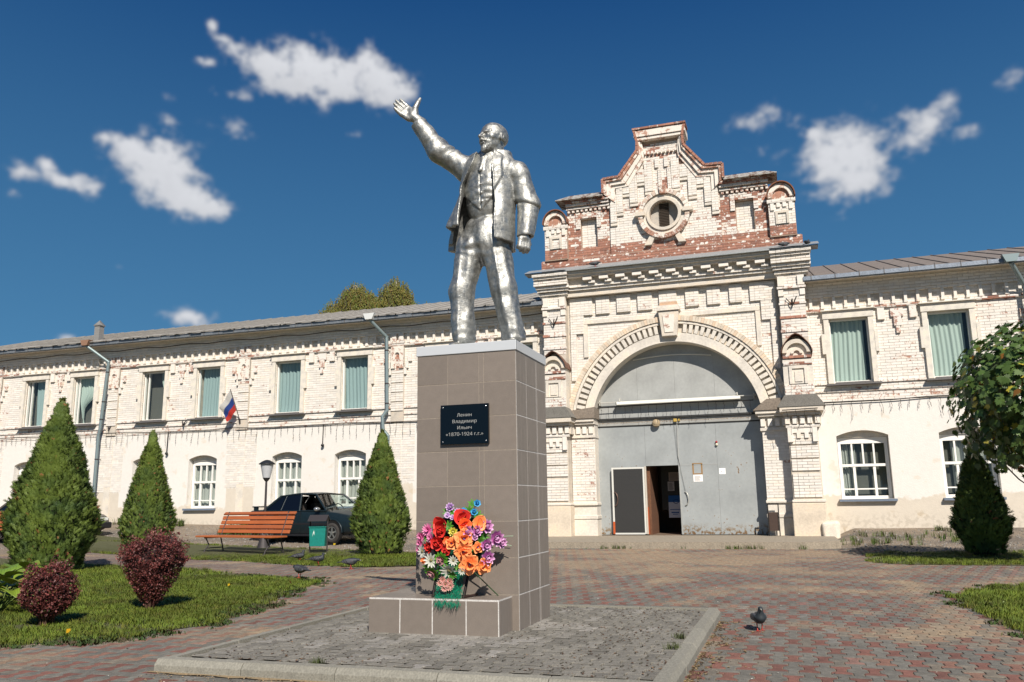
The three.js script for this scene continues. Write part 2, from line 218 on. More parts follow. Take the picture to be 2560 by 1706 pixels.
{ // raised square the monument stands on
  const g = bx(PLAT.x0 + 0.08, PLAT.x1 - 0.08, -0.01, PLAT.y - 0.018, PLAT.z0 + 0.08, PLAT.z1 - 0.08);
  const plat = structure('monument_platform', g, grainMat(new THREE.Color().setRGB(0.06, 0.045, 0.028), {}, [3, 3], 0.004));
  layPavers(plat, (x, z) => inPlat(x, z, -0.135) && !(x > -0.4 && x < 0.4 && z > -0.4 && z < 0.4), (x, z, ci, k, odd, r) => {
    const t = 0.8 + r() * 0.42, lime = sstep(0.05, 0.4, fbm(x * 2.6, 5, z * 2.6, 4) + 0.26 - 0.34 * Math.max(Math.abs(x + 0.1) - 0.3, Math.abs(z - 0.45) - 0.5) + (r() - 0.5) * 0.3) * 0.8;
    const c = [0.235 * t, 0.223 * t, 0.19 * t]; return c.map((v, i) => lerp(v, [0.47, 0.45, 0.41][i], lime * 0.75));
  }, () => PLAT.y, PLAT.x0, PLAT.x1, PLAT.z0, PLAT.z1, 9, 0.0032, paverWide);
  const km = [0.37, 0.35, 0.39].map((v) => grainMat(new THREE.Color().setRGB(v * 0.86, v * 0.83, v * 0.69), { roughness: 0.95 }, [3, 3], 0.004));
  // kerb stone profile, outer side towards +x of the profile
  const kerb = (len, i) => { const s = new THREE.Shape([[0, -0.06], [0.1, -0.06], [0.097, 0.05], [0.068, 0.086], [0, 0.088]].map(([a, b]) => new THREE.Vector2(a, b))); const q = new THREE.ExtrudeGeometry(s, { depth: len - 0.012, bevelEnabled: true, bevelSize: 0.004, bevelThickness: 0.004, bevelSegments: 1 }); q.translate(0, 0, 0.006); return boxUV(q); };
  const r = rng(31); let i = 0;
  const side = (ax, az, bx_, bz, turn) => { const L = Math.hypot(bx_ - ax, bz - az), n = Math.round(L / 0.72), l = L / n; const q = kerb(l, 0); for (let k = 0; k < n; k++) { const o = add('kerb_stone', q, km[i++ % 3], plat); o.position.set(lerp(ax, bx_, k / n), -0.004 + (r() - 0.5) * 0.006, lerp(az, bz, k / n)); o.rotation.y = turn + (r() - 0.5) * 0.008; } };
  side(PLAT.x1 - 0.1, PLAT.z0, PLAT.x1 - 0.1, PLAT.z1 - 0.103, 0);
  side(PLAT.x0 + 0.1, PLAT.z1 - 0.103, PLAT.x0 + 0.1, PLAT.z0, Math.PI);
  side(PLAT.x1, PLAT.z1 - 0.1, PLAT.x0, PLAT.z1 - 0.1, -Math.PI / 2);
  side(PLAT.x0 + 0.103, PLAT.z0 + 0.1, PLAT.x1 - 0.103, PLAT.z0 + 0.1, Math.PI / 2);
}
// ---------------------------------------------------------------- pedestal
{
  const ped = thing('pedestal', 'tall brown tiled square pedestal with light metal cap and low front step', 'pedestal', [0, 0.085, 0]);
  const grout = grainMat(new THREE.Color().setRGB(0.78, 0.76, 0.72), {}, [4, 4], 0.002);
  const speck = tex(512, 512, (u, v, x, y) => { const a = tfbm(u, v, 140, 2, 6), b = tfbm(u, v, 7, 4, 2); const q = 0.92 + 0.34 * a + 0.05 * b; return [q, q * 0.995, q * 0.985]; });
  const speckB = tex(256, 256, (u, v) => 0.5 + 0.6 * tfbm(u, v, 80, 2, 6), { srgb: false });
  const tileMats = [0, 1, 2, 3].map((i) => { const k = 0.94 + i * 0.045; const m = speck.clone(); m.offset.set(i * 0.27, i * 0.41); m.repeat.set(2.2, 2.2); m.needsUpdate = true; return std({ color: new THREE.Color().setRGB(0.232 * k, 0.2 * k, 0.172 * k), map: m, bumpMap: speckB, bumpScale: 0.0006, roughness: 0.42 }); });
  // the washed-out side: mineral streaks running down the tiles
  const streakTex = tex(256, 512, (u, v) => { const s = tnoise(u, v * 0.02, 40, 4) * 0.6 + tnoise(u, v * 0.02, 90, 9) * 0.4, w = clamp(0.35 + tfbm(u, v, 5, 2, 3)) * clamp(s * 2.2) * 0.55; const q = 0.9 + 0.06 * tfbm(u, v, 80, 2, 6); return [q + w * 0.6, q + w * 0.62, q + w * 0.62]; });
  const sideMats = [0, 1, 2].map((i) => { const m = streakTex.clone(); m.offset.set(i * 0.31, i * 0.17); m.repeat.set(2.6, 1.2); m.needsUpdate = true; return std({ color: new THREE.Color().setRGB(0.238, 0.206, 0.178), map: m, roughness: 0.45 }); });
  add('core', merge([bx(-0.4688, 0.4688, -0.02, 2.345, -0.4618, 0.4618), bx(-0.7385, -0.4692, -0.02, 0.2685, -0.246, 0.7985), bx(-0.4692, 0.4085, -0.02, 0.2685, 0.4622, 0.7985)]), grout, ped);
  add('front_grout', merge([bx(-0.4686, 0.4686, 0.001, 2.344, 0.4619, 0.4624)]), grainMat(new THREE.Color().setRGB(0.36, 0.31, 0.25), {}, [4, 4], 0.001), ped);
  const ys = [-0.012, 0.2765, 0.5765, 0.8765, 1.1765, 1.4765, 1.7765, 2.0765, 2.344], r = rng(8);
  const xs = [-0.47, -0.172, 0.126, 0.171, 0.47], zs = [0.4625, 0.1625, -0.1375, -0.1675, -0.4625], g = 0.003;
  const tile = (a, mats, gr) => add('tile', rbx(...a, 0.0025), mats[Math.floor(r() * mats.length)], ped);
  for (let j = 0; j < 8; j++) for (let i = 0; i < 4; i++) {
    const y0 = ys[j] + g, y1 = ys[j + 1] - g, o = (r() - 0.5) * 0.0014;
    tile([xs[i] + (i ? 0.0016 : 0), xs[i + 1] - (i < 3 ? 0.0016 : 0.004), y0 + 0.001 - g + 0.0016, y1 + g - 0.0026, 0.455, 0.4635 + o], tileMats);
    tile([0.462, 0.4705 + o, y0 + 0.001, y1 - 0.001, zs[i + 1] + g * 1.4, zs[i] - (i ? g * 1.4 : 0.012)], sideMats);
    tile([-0.4705 + o, -0.462, y0, y1, zs[i + 1] + g, zs[i] - (i ? g : 0.012)], tileMats);
    tile([xs[i] + g, xs[i + 1] - g, y0, y1, -0.4635 + o, -0.455], tileMats);
  }
  const sx = [-0.74, -0.455, -0.165, 0.13, 0.41];
  for (let i = 0; i < 4; i++) { tile([sx[i] + (i ? 0.0045 : 0), sx[i + 1] - (i < 3 ? 0.0045 : 0.009), -0.012, 0.256, 0.792, 0.8005], tileMats); tile([sx[i] + 0.003, sx[i + 1] - 0.003, 0.262, 0.2705, 0.4665, 0.793], tileMats); }
  tile([0.402, 0.4105, -0.012, 0.258, 0.4665, 0.793], sideMats);
  tile([-0.737, -0.4725, 0.262, 0.2705, 0.16, 0.464], tileMats); tile([-0.737, -0.4725, 0.262, 0.2705, -0.24, 0.157], tileMats);
  tile([-0.7405, -0.732, -0.012, 0.258, 0.3, 0.79], tileMats); tile([-0.7405, -0.732, -0.012, 0.258, -0.24, 0.296], tileMats); tile([-0.737, -0.4725, -0.012, 0.258, -0.2485, -0.24], tileMats);
  const capM = std({ color: new THREE.Color().setRGB(0.55, 0.58, 0.6), roughness: 0.42, metalness: 0.15 });
  const cap = add('cap', rbx(-0.479, 0.479, 2.346, 2.435, -0.4735, 0.4735, 0.006), capM, ped);
  add('seam', bx(0.4785, 0.4805, 2.347, 2.434, 0.462, 0.466), std({ color: 0x555a5c, roughness: 0.6 }), cap);
  // engraved stone plaque
  const cv = document.createElement('canvas'); cv.width = 900; cv.height = 700; const c = cv.getContext('2d');
  c.fillStyle = '#060606'; c.fillRect(0, 0, 900, 700); const rr = rng(3);
  for (let i = 0; i < 2600; i++) { const v = 8 + rr() * 34; c.fillStyle = `rgb(${v},${v},${v - 2})`; c.fillRect(rr() * 900, rr() * 700, 1.5, 1.5); }
  c.fillStyle = '#9c9d99'; c.textAlign = 'center'; c.textBaseline = 'alphabetic';
  const line = (t, y, w) => { c.font = '84px sans-serif'; const k = w / c.measureText(t).width; c.save(); c.translate(452, y); c.scale(k, 1); c.fillText(t, 0, 0); c.restore(); };
  line('Ленин', 212, 290); line('Владимир', 326, 478); line('Ильич', 440, 290); line('«1870-1924 г.г.»', 556, 718);
  const ct = new THREE.CanvasTexture(cv); ct.colorSpace = THREE.SRGBColorSpace;
  const stone = std({ color: 0x0a0a0a, roughness: 0.12 }), face = std({ map: ct, roughness: 0.1 });
  const pl = add('plaque', bx(-0.227, 0.223, 1.538, 1.885, 0.4645, 0.492), stone, ped); tag(pl, 'black stone plaque with four engraved lines');
  const f = new THREE.PlaneGeometry(0.444, 0.341); f.translate(-0.002, 1.7115, 0.4935); add('engraved_face', f, face, pl);
  for (const [x, y] of [[-0.205, 1.56], [0.2, 1.56], [-0.205, 1.862], [0.2, 1.862]]) { const s = new THREE.SphereGeometry(0.0065, 10, 8); s.scale(1, 1, 0.6); s.translate(x, y, 0.4945); add('screw', s, std({ color: 0xd8d8d8, metalness: 0.9, roughness: 0.2 }), pl); }
}
// ---------------------------------------------------------------- distance fields and surface nets
const SD = {
  len: (x, y, z) => Math.sqrt(x * x + y * y + z * z),
  cap(p, a, b, r0, r1) { const bx_ = b[0] - a[0], by = b[1] - a[1], bz = b[2] - a[2], px = p[0] - a[0], py = p[1] - a[1], pz = p[2] - a[2]; const t = clamp((px * bx_ + py * by + pz * bz) / (bx_ * bx_ + by * by + bz * bz)); return SD.len(px - bx_ * t, py - by * t, pz - bz * t) - (r0 + (r1 - r0) * t); },
  ell(p, c, r) { const x = (p[0] - c[0]) / r[0], y = (p[1] - c[1]) / r[1], z = (p[2] - c[2]) / r[2], k = SD.len(x, y, z), k1 = SD.len(x / r[0], y / r[1], z / r[2]); return k < 1e-6 ? -Math.min(...r) : (k * (k - 1)) / k1; },
  box(p, c, h, r) { const x = Math.abs(p[0] - c[0]) - h[0] + r, y = Math.abs(p[1] - c[1]) - h[1] + r, z = Math.abs(p[2] - c[2]) - h[2] + r; return SD.len(Math.max(x, 0), Math.max(y, 0), Math.max(z, 0)) + Math.min(Math.max(x, y, z), 0) - r; },
  su(a, b, k) { const h = clamp(0.5 + 0.5 * (b - a) / k); return b + (a - b) * h - k * h * (1 - h); },
  ss(a, b, k) { return -SD.su(-a, b, k); },
};
function surfaceNets(f, min, max, h) {
  const nx = Math.ceil((max[0] - min[0]) / h) + 1, ny = Math.ceil((max[1] - min[1]) / h) + 1, nz = Math.ceil((max[2] - min[2]) / h) + 1;
  const S = new Float32Array(nx * ny * nz), B = 6, p = [0, 0, 0], id = (i, j, k) => (k * ny + j) * nx + i;
  for (let k = 0; k < nz; k += B) for (let j = 0; j < ny; j += B) for (let i = 0; i < nx; i += B) {
    p[0] = min[0] + (i + B / 2) * h; p[1] = min[1] + (j + B / 2) * h; p[2] = min[2] + (k + B / 2) * h; const d = f(p), skip = Math.abs(d) > B * h * 1.6 + 0.03;
    for (let c = k; c < Math.min(nz, k + B); c++) for (let b = j; b < Math.min(ny, j + B); b++) for (let a = i; a < Math.min(nx, i + B); a++) { if (skip) S[id(a, b, c)] = d; else { p[0] = min[0] + a * h; p[1] = min[1] + b * h; p[2] = min[2] + c * h; S[id(a, b, c)] = f(p); } }
  }
  const vid = new Int32Array(nx * ny * nz).fill(-1), pos = [], idx = [];
  const E = [[0, 0, 0, 1, 0, 0], [0, 1, 0, 1, 1, 0], [0, 0, 1, 1, 0, 1], [0, 1, 1, 1, 1, 1], [0, 0, 0, 0, 1, 0], [1, 0, 0, 1, 1, 0], [0, 0, 1, 0, 1, 1], [1, 0, 1, 1, 1, 1], [0, 0, 0, 0, 0, 1], [1, 0, 0, 1, 0, 1], [0, 1, 0, 0, 1, 1], [1, 1, 0, 1, 1, 1]];
  for (let k = 0; k < nz - 1; k++) for (let j = 0; j < ny - 1; j++) for (let i = 0; i < nx - 1; i++) {
    let x = 0, y = 0, z = 0, n = 0;
    for (const e of E) { const a = S[id(i + e[0], j + e[1], k + e[2])], b = S[id(i + e[3], j + e[4], k + e[5])]; if ((a < 0) === (b < 0)) continue; const t = a / (a - b); x += e[0] + (e[3] - e[0]) * t; y += e[1] + (e[4] - e[1]) * t; z += e[2] + (e[5] - e[2]) * t; n++; }
    if (n) { vid[id(i, j, k)] = pos.length / 3; pos.push(min[0] + (i + x / n) * h, min[1] + (j + y / n) * h, min[2] + (k + z / n) * h); }
  }
  const quad = (a, b, c, d, flip) => { if (a < 0 || b < 0 || c < 0 || d < 0) return; if (flip) idx.push(a, c, b, a, d, c); else idx.push(a, b, c, a, c, d); };
  for (let k = 1; k < nz - 1; k++) for (let j = 1; j < ny - 1; j++) for (let i = 1; i < nx - 1; i++) {
    const s = S[id(i, j, k)] < 0;
    if (s !== S[id(i + 1, j, k)] < 0) quad(vid[id(i, j - 1, k - 1)], vid[id(i, j, k - 1)], vid[id(i, j, k)], vid[id(i, j - 1, k)], !s);
    if (s !== S[id(i, j + 1, k)] < 0) quad(vid[id(i - 1, j, k - 1)], vid[id(i - 1, j, k)], vid[id(i, j, k)], vid[id(i, j, k - 1)], !s);
    if (s !== S[id(i, j, k + 1)] < 0) quad(vid[id(i - 1, j - 1, k)], vid[id(i, j - 1, k)], vid[id(i, j, k)], vid[id(i - 1, j, k)], !s);
  }
  const g = new THREE.BufferGeometry(); g.setAttribute('position', new THREE.Float32BufferAttribute(pos, 3)); g.setIndex(idx); g.computeVertexNormals(); g.setAttribute('uv', new THREE.Float32BufferAttribute(new Float32Array(pos.length / 3 * 2), 2)); return boxUV(g);
}
// ---------------------------------------------------------------- statue (y = 0 on the pedestal cap)
{
  const st = thing('statue', 'silver painted statue of a man in open coat, one arm raised, on the pedestal', 'statue', [0, 2.52, 0]);
  const fold = (p, s, a) => a * (n3(p[0] * s, p[1] * s * 0.45, p[2] * s + 3) + 0.5 * n3(p[0] * s * 2.3, p[1] * s * 1.1, p[2] * s * 2.3));
  const rip = (p, y, w, a, f) => a * Math.exp(-((p[1] - y) ** 2) / (w * w)) * Math.sin(p[1] * f + 6 * n3(p[0] * 5, p[1] * 4, p[2] * 5));
  // trousers, shoes, waistcoat, neck
  const lowBody = (p) => {
    let L = SD.su(SD.cap(p, [-0.12, 1.02, 0.0], [-0.195, 0.6, 0.06], 0.148, 0.112), SD.cap(p, [-0.195, 0.6, 0.06], [-0.185, 0.13, 0.04], 0.112, 0.118), 0.05);
    let R = SD.su(SD.cap(p, [0.13, 1.0, -0.01], [0.225, 0.6, 0.02], 0.148, 0.114), SD.cap(p, [0.225, 0.6, 0.02], [0.305, 0.12, 0.0], 0.114, 0.112), 0.05);
    L = SD.ss(L, SD.box(p, [-0.2, -0.02, 0.04], [0.3, 0.1, 0.3], 0.01), 0.03); R = SD.ss(R, SD.box(p, [0.3, -0.02, 0], [0.3, 0.1, 0.3], 0.01), 0.03);
    // crease down the front of each leg
    L -= 0.012 * Math.exp(-(((p[0] + 0.19) / 0.02) ** 2)) * (p[2] > 0.05 ? 1 : 0); R -= 0.012 * Math.exp(-(((p[0] - 0.22 - (0.6 - p[1]) * 0.17) / 0.02) ** 2)) * (p[2] > 0.02 ? 1 : 0);
    let d = SD.su(L, R, 0.03);
    d = SD.su(d, SD.ell(p, [0.02, 1.15, 0], [0.215, 0.24, 0.15]), 0.1);
    d += fold(p, 6, 0.02) + 0.007 * Math.sin(p[0] * 26 + p[2] * 31 + 3 * n3(p[0] * 3, p[1] * 2.5, p[2] * 3)) + rip(p, 0.14, 0.09, 0.004, 62) + rip(p, 0.98, 0.08, 0.003, 70);
    const f1 = SD.su(SD.cap(p, [-0.185, 0.045, -0.03], [-0.215, 0.03, 0.2], 0.055, 0.045), SD.ell(p, [-0.215, 0.02, 0.2], [0.06, 0.05, 0.09]), 0.03), f2 = SD.su(SD.cap(p, [0.305, 0.045, -0.07], [0.33, 0.03, 0.15], 0.055, 0.045), SD.ell(p, [0.33, 0.02, 0.15], [0.06, 0.05, 0.09]), 0.03);
    d = Math.min(d, SD.su(f1, f2, 0.01));
    return d;
  };
  const torso = (p) => {
    const tx = lerp(0.02, 0.075, sstep(1.1, 1.9, p[1]));
    let d = SD.ell([p[0], p[1], p[2]], [tx, 1.62, -0.005], [0.215 + 0.02 * sstep(1.4, 1.8, p[1]), 0.42, 0.165]);
    d = SD.su(d, SD.cap(p, [-0.1, 1.83, -0.02], [0.29, 1.78, -0.02], 0.095, 0.1), 0.08);
    // waistcoat points
    const edge = 1.365 + 0.12 * Math.abs(p[0] - 0.03) / 0.12 * (Math.abs(p[0] - 0.03) < 0.2 ? 1 : 1);
    if (p[2] > 0) { d -= 0.012 * sstep(edge - 0.004, edge + 0.004, p[1]); d += 0.010 * Math.exp(-(((p[0] - 0.035) / 0.006) ** 2)) * sstep(edge, edge + 0.03, p[1]) * sstep(1.95, 1.8, p[1]); const pk = Math.exp(-(((p[1] - 1.475) / 0.007) ** 2)) * sstep(0.0, 0.03, Math.abs(p[0] - 0.035)) * sstep(0.16, 0.13, Math.abs(p[0] - 0.035)); d += 0.008 * pk; }
    d += fold(p, 8, 0.008) + rip(p, 1.55, 0.12, 0.004, 80);
    for (let i = 0; i < 5; i++) d = Math.min(d, SD.ell(p, [0.048, 1.45 + i * 0.085, 0.178 - Math.abs(i - 2) * 0.006], [0.011, 0.011, 0.008]));
    d = SD.su(d, SD.cap(p, [0.085, 1.86, 0], [0.1, 2.06, 0.035], 0.088, 0.078), 0.04);
    // shirt collar and tie
    const cr = Math.hypot(p[0] - 0.092, (p[2] - 0.02)); d = Math.min(d, Math.max(Math.abs(cr - 0.094) - 0.011, Math.abs(p[1] - 1.945 - 0.12 * (0.02 - p[2]) * 0.6) - 0.034));
    d = SD.su(d, SD.ell(p, [0.06, 1.9, 0.128], [0.026, 0.028, 0.022]), 0.012); d = SD.su(d, SD.cap(p, [0.06, 1.88, 0.13], [0.045, 1.77, 0.165], 0.017, 0.026), 0.012);
    return d;
  };
  const sleeves = (p) => {
    // raised arm
    let a = SD.su(SD.cap(p, [-0.14, 1.845, -0.01], [-0.43, 2.065, 0.1], 0.118, 0.106), SD.cap(p, [-0.43, 2.065, 0.1], [-0.605, 2.345, 0.19], 0.106, 0.082), 0.05);
    a = SD.su(a, SD.ell(p, [-0.13, 1.84, -0.01], [0.12, 0.13, 0.12]), 0.06);
    a += 0.011 * Math.sin((p[0] * -0.8 + p[1] * 0.6) * 62 + 5 * n3(p[0] * 6, p[1] * 6, p[2] * 6)) * Math.exp(-(((p[0] + 0.3) / 0.1) ** 2)) * sstep(-0.1, 0.12, (p[1] - 1.9) + p[0] * 0.3);
    const cut = (p[0] + 0.615) * -0.54 + (p[1] - 2.36) * 0.8 + (p[2] - 0.19) * 0.27; a = SD.ss(a, -cut, 0.006);
    a = SD.ss(a, SD.cap(p, [-0.585, 2.31, 0.18], [-0.66, 2.43, 0.22], 0.062, 0.066), 0.008);
    // lowered arm
    let b = SD.su(SD.cap(p, [0.35, 1.76, -0.03], [0.462, 1.43, -0.05], 0.115, 0.102), SD.cap(p, [0.462, 1.43, -0.05], [0.445, 1.1, 0.02], 0.102, 0.084), 0.045);
    b = SD.su(b, SD.ell(p, [0.35, 1.755, -0.03], [0.115, 0.12, 0.125]), 0.05);
    b -= 0.007 * Math.exp(-(((p[1] - 1.455 + (p[0] - 0.44) * 0.25) / 0.03) ** 2)); b += 0.014 * Math.exp(-(((p[1] - 1.418 + (p[0] - 0.44) * 0.3) / 0.013) ** 2)) * (p[2] > -0.08 ? 1 : 0);
    b = SD.ss(b, p[1] - 1.085, 0.006); b = SD.ss(b, SD.cap(p, [0.445, 1.16, 0.02], [0.442, 1.0, 0.04], 0.05, 0.052), 0.008);
    return Math.min(a, b) + fold(p, 9, 0.008);
  };
  const coatShell = (p) => {
    const y = p[1], c = lerp(-0.035, 0.085, sstep(1.1, 1.85, y)), a = lerp(0.335, 0.262, sstep(1.15, 1.75, y)) * lerp(1, 0.8, sstep(1.82, 1.98, y)), bz = lerp(0.24, 0.185, sstep(1.2, 1.7, y)) * lerp(1, 0.72, sstep(1.8, 1.98, y));
    const x = p[0] - c, z = p[2] + 0.01, k = Math.hypot(x / a, z / bz), k1 = Math.hypot(x / (a * a), z / (bz * bz)) || 1e-5, e = (k * (k - 1)) / k1;
    const flare = 0.02 * Math.sin(p[0] * 30 + p[2] * 22) * sstep(1.6, 1.15, y);
    const xl = y > 1.9 ? lerp(-0.0, -0.02, sstep(2.0, 1.9, y)) : lerp(-0.02, -0.165, sstep(1.9, 1.6, y)), xr = lerp(0.175, 0.19, sstep(1.9, 1.3, y));
    const nearEdge = z > 0 ? Math.min(Math.abs(p[0] - xl), Math.abs(p[0] - xr)) : 1, lw = 0.085 * sstep(1.5, 1.72, y) * sstep(1.99, 1.9, y);
    const lap = z > 0 && lw > 0.005 ? 0.016 * sstep(lw + 0.006, lw - 0.006, nearEdge) : 0, hemLip = 0.006 * sstep(0.02, 0.01, nearEdge);
    let d = Math.abs(e + fold(p, 6, 0.012) + flare) - 0.019 - lap - hemLip;
    const hem = z > -0.02 ? (p[0] < 0.02 ? lerp(1.25, 1.2, sstep(-0.38, -0.1, p[0])) : lerp(1.06, 1.04, sstep(0.1, 0.35, p[0]))) : lerp(1.06, 1.0, sstep(-0.4, 0.35, p[0]));
    d = Math.max(d, hem - y, y - 1.985 + 0.25 * Math.max(0, z) * 0);
    if (z > -0.03) d = Math.max(d, -Math.max(xl - p[0], p[0] - xr, -0.03 - z));
    return d;
  };
  const coatF = (p) => { let d = SD.su(coatShell(p), sleeves(p), 0.022); return d; };
  const bodyG = [surfaceNets((p) => Math.min(lowBody(p), torso(p)), [-0.5, -0.03, -0.32], [0.56, 2.14, 0.4], 0.0105)];
  const coatG = surfaceNets(coatF, [-0.8, 0.95, -0.34], [0.62, 2.52, 0.36], 0.0095);
  // head: local frame faces +z, then turned
  const HR = 0.168;
  const headF = (q) => {
    const p = [q[0] / HR, q[1] / HR, q[2] / HR], m = Math.abs(p[0]), pm = [m, p[1], p[2]];
    let d = SD.ell(p, [0, 0.3, -0.14], [0.72, 0.76, 0.9]);
    d = SD.su(d, SD.ell(p, [0, -0.28, 0.18], [0.55, 0.72, 0.62]), 0.25);
    d = SD.su(d, SD.ell(p, [0, -0.74, 0.42], [0.3, 0.24, 0.28]), 0.16);                       // chin
    d = SD.su(d, SD.ell(pm, [0.4, -0.1, 0.42], [0.2, 0.18, 0.2]), 0.15);                       // cheekbones
    d = SD.su(d, SD.cap(pm, [0.12, 0.16, 0.76], [0.44, 0.2, 0.56], 0.085, 0.07), 0.08);         // brow
    d = SD.ss(d, SD.ell(pm, [0.27, 0.02, 0.83], [0.18, 0.1, 0.17]), 0.07);                      // sockets
    d = SD.su(d, SD.ell(pm, [0.27, 0.0, 0.63], [0.13, 0.085, 0.11]), 0.02);                     // eyes
    d = SD.su(d, SD.cap(p, [0, 0.14, 0.78], [0, -0.18, 1.0], 0.07, 0.095), 0.07);               // nose
    d = SD.su(d, SD.ell(pm, [0.1, -0.2, 0.88], [0.08, 0.06, 0.09]), 0.04);
    d = SD.su(d, SD.cap(pm, [0.03, -0.33, 0.86], [0.27, -0.42, 0.7], 0.085, 0.05), 0.04);       // moustache
    d = SD.ss(d, SD.cap(pm, [0, -0.465, 0.85], [0.2, -0.47, 0.72], 0.03, 0.02), 0.03);
    d = SD.su(d, SD.ell(p, [0, -0.53, 0.76], [0.17, 0.06, 0.1]), 0.04);                         // lip
    d = SD.su(d, SD.su(SD.ell(p, [0, -0.82, 0.62], [0.22, 0.22, 0.17]), SD.cap(p, [0, -0.85, 0.64], [0, -1.0, 0.7], 0.12, 0.05), 0.06), 0.06); // beard
    const ea = SD.ss(SD.ell(pm, [0.7, 0.0, -0.12], [0.1, 0.24, 0.16]), SD.ell(pm, [0.82, 0.02, -0.08], [0.07, 0.15, 0.1]), 0.04); d = SD.su(d, ea, 0.05);
    d = SD.su(d, SD.cap(p, [0, -0.4, -0.25], [0, -1.3, -0.3], 0.5, 0.52), 0.12);
    d += 0.012 * n3(p[0] * 6, p[1] * 6, p[2] * 6) + (p[1] < -0.25 && p[2] > 0.4 ? 0.02 * n3(p[0] * 16, p[1] * 5, p[2] * 10) : 0);
    return d * HR;
  };
  const hd = surfaceNets(headF, [-0.16, -0.24, -0.195], [0.16, 0.195, 0.195], 0.0042); hd.rotateX(-0.1); hd.rotateY(-0.5); hd.translate(0.13, 2.12, 0.045); bodyG.push(hd);
  // hands: a palm with five fingers; x across the palm (thumb at +x), y along the fingers, palm faces +z
  const hand = (curl, thumbOut, k = 1) => {
    const chains = [];
    [[0.042, 0.09, 0.072], [0.015, 0.098, 0.08], [-0.013, 0.094, 0.075], [-0.038, 0.082, 0.06]].forEach(([x, y, L], i) => { let a = [x, y * 0.95, 0], ang = 0.12; const pts = [[x * 0.8, 0.02, -0.002], a]; for (let s = 0; s < 3; s++) { ang += curl * (0.8 + 0.1 * i); const l = L * [0.46, 0.3, 0.26][s]; a = [a[0] + (curl < 0.5 ? x * 0.015 : -x * 0.02), a[1] + Math.cos(ang) * l, a[2] + Math.sin(ang) * l]; pts.push(a); } chains.push({ pts, r: [0.02, 0.0155, 0.0135, 0.012, 0.0095] }); });
    chains.push({ pts: thumbOut ? [[0.022, 0.0, 0.006], [0.056, 0.026, 0.022], [0.1, 0.04, 0.03], [0.135, 0.05, 0.03]] : [[0.022, 0.0, 0.006], [0.05, 0.035, 0.025], [0.045, 0.075, 0.05], [0.02, 0.085, 0.058]], r: [0.026, 0.021, 0.0165, 0.011] });
    return (q) => { const p = [q[0] / k, q[1] / k, q[2] / k]; let d = SD.box(p, [0.0, 0.045, -0.002], [0.05, 0.052, 0.019], 0.018); d = SD.su(d, SD.ell(p, [0.03, 0.025, 0.012], [0.026, 0.036, 0.02]), 0.015); d = SD.su(d, SD.cap(p, [0, 0.0, -0.002], [0.002, -0.09, -0.004], 0.034, 0.036), 0.02);
      for (const c of chains) { let f = 9; for (let i = 0; i < c.pts.length - 1; i++) f = SD.su(f, SD.cap(p, c.pts[i], c.pts[i + 1], c.r[i], c.r[i + 1]), 0.004); d = SD.su(d, f, 0.007); } return d * k; };
  };
  const place = (g, x, y, z, pos) => { const m = new THREE.Matrix4().makeBasis(V(...x).normalize(), V(...y).normalize(), V(...z).normalize()); m.setPosition(...pos); g.applyMatrix4(m); return g; };
  const frame = (yd, zd) => { const y = V(...yd).normalize(), z = V(...zd); z.addScaledVector(y, -z.dot(y)).normalize(); const x = y.clone().cross(z); return [x.toArray(), y.toArray(), z.toArray()]; };
  // open hand: fingers point up-left, palm towards the viewer, thumb up
  { const h = surfaceNets(hand(0.13, true, 1.42), [-0.1, -0.14, -0.07], [0.21, 0.28, 0.15], 0.0045); const [x, y, z] = frame([-0.74, 0.6, 0.12], [0.32, 0.25, 0.9]); place(h, x, y, z, [-0.662, 2.425, 0.205]); bodyG.push(h); }
  // closed fist hanging down
  { const h = surfaceNets(hand(1.25, false, 1.22), [-0.09, -0.12, -0.06], [0.12, 0.2, 0.14], 0.0042); const [x, y, z] = frame([-0.05, -1, 0.12], [-0.6, 0, -0.75]); place(h, x, y, z, [0.44, 1.07, 0.045]); bodyG.push(h); }
  const paintBump = tex(512, 512, (u, v) => 0.5 + 0.55 * tfbm(u, v, 11, 4, 2) + 0.25 * tfbm(u, v, 44, 3, 7), { srgb: false });
  const paintRough = tex(512, 512, (u, v) => { const q = 0.62 + 0.5 * tfbm(u, v, 9, 4, 5); return [q, q, q]; }, { srgb: false });
  const paintMap = tex(512, 512, (u, v) => { const q = 0.9 + 0.3 * tfbm(u, v, 12, 4, 13); return [q, q, q * 0.985]; });
  for (const t of [paintBump, paintRough, paintMap]) t.repeat.set(2.2, 2.2);
  const silver = std({ color: new THREE.Color().setRGB(0.44, 0.445, 0.435), metalness: 0.88, roughness: 0.86, roughnessMap: paintRough, map: paintMap, bumpMap: paintBump, bumpScale: 0.0035 });
  const body = merge(bodyG.map((g) => g)); add('figure', mergeVertices(body, 1e-5), silver, st);
  add('open_coat', coatG, silver, st);
}
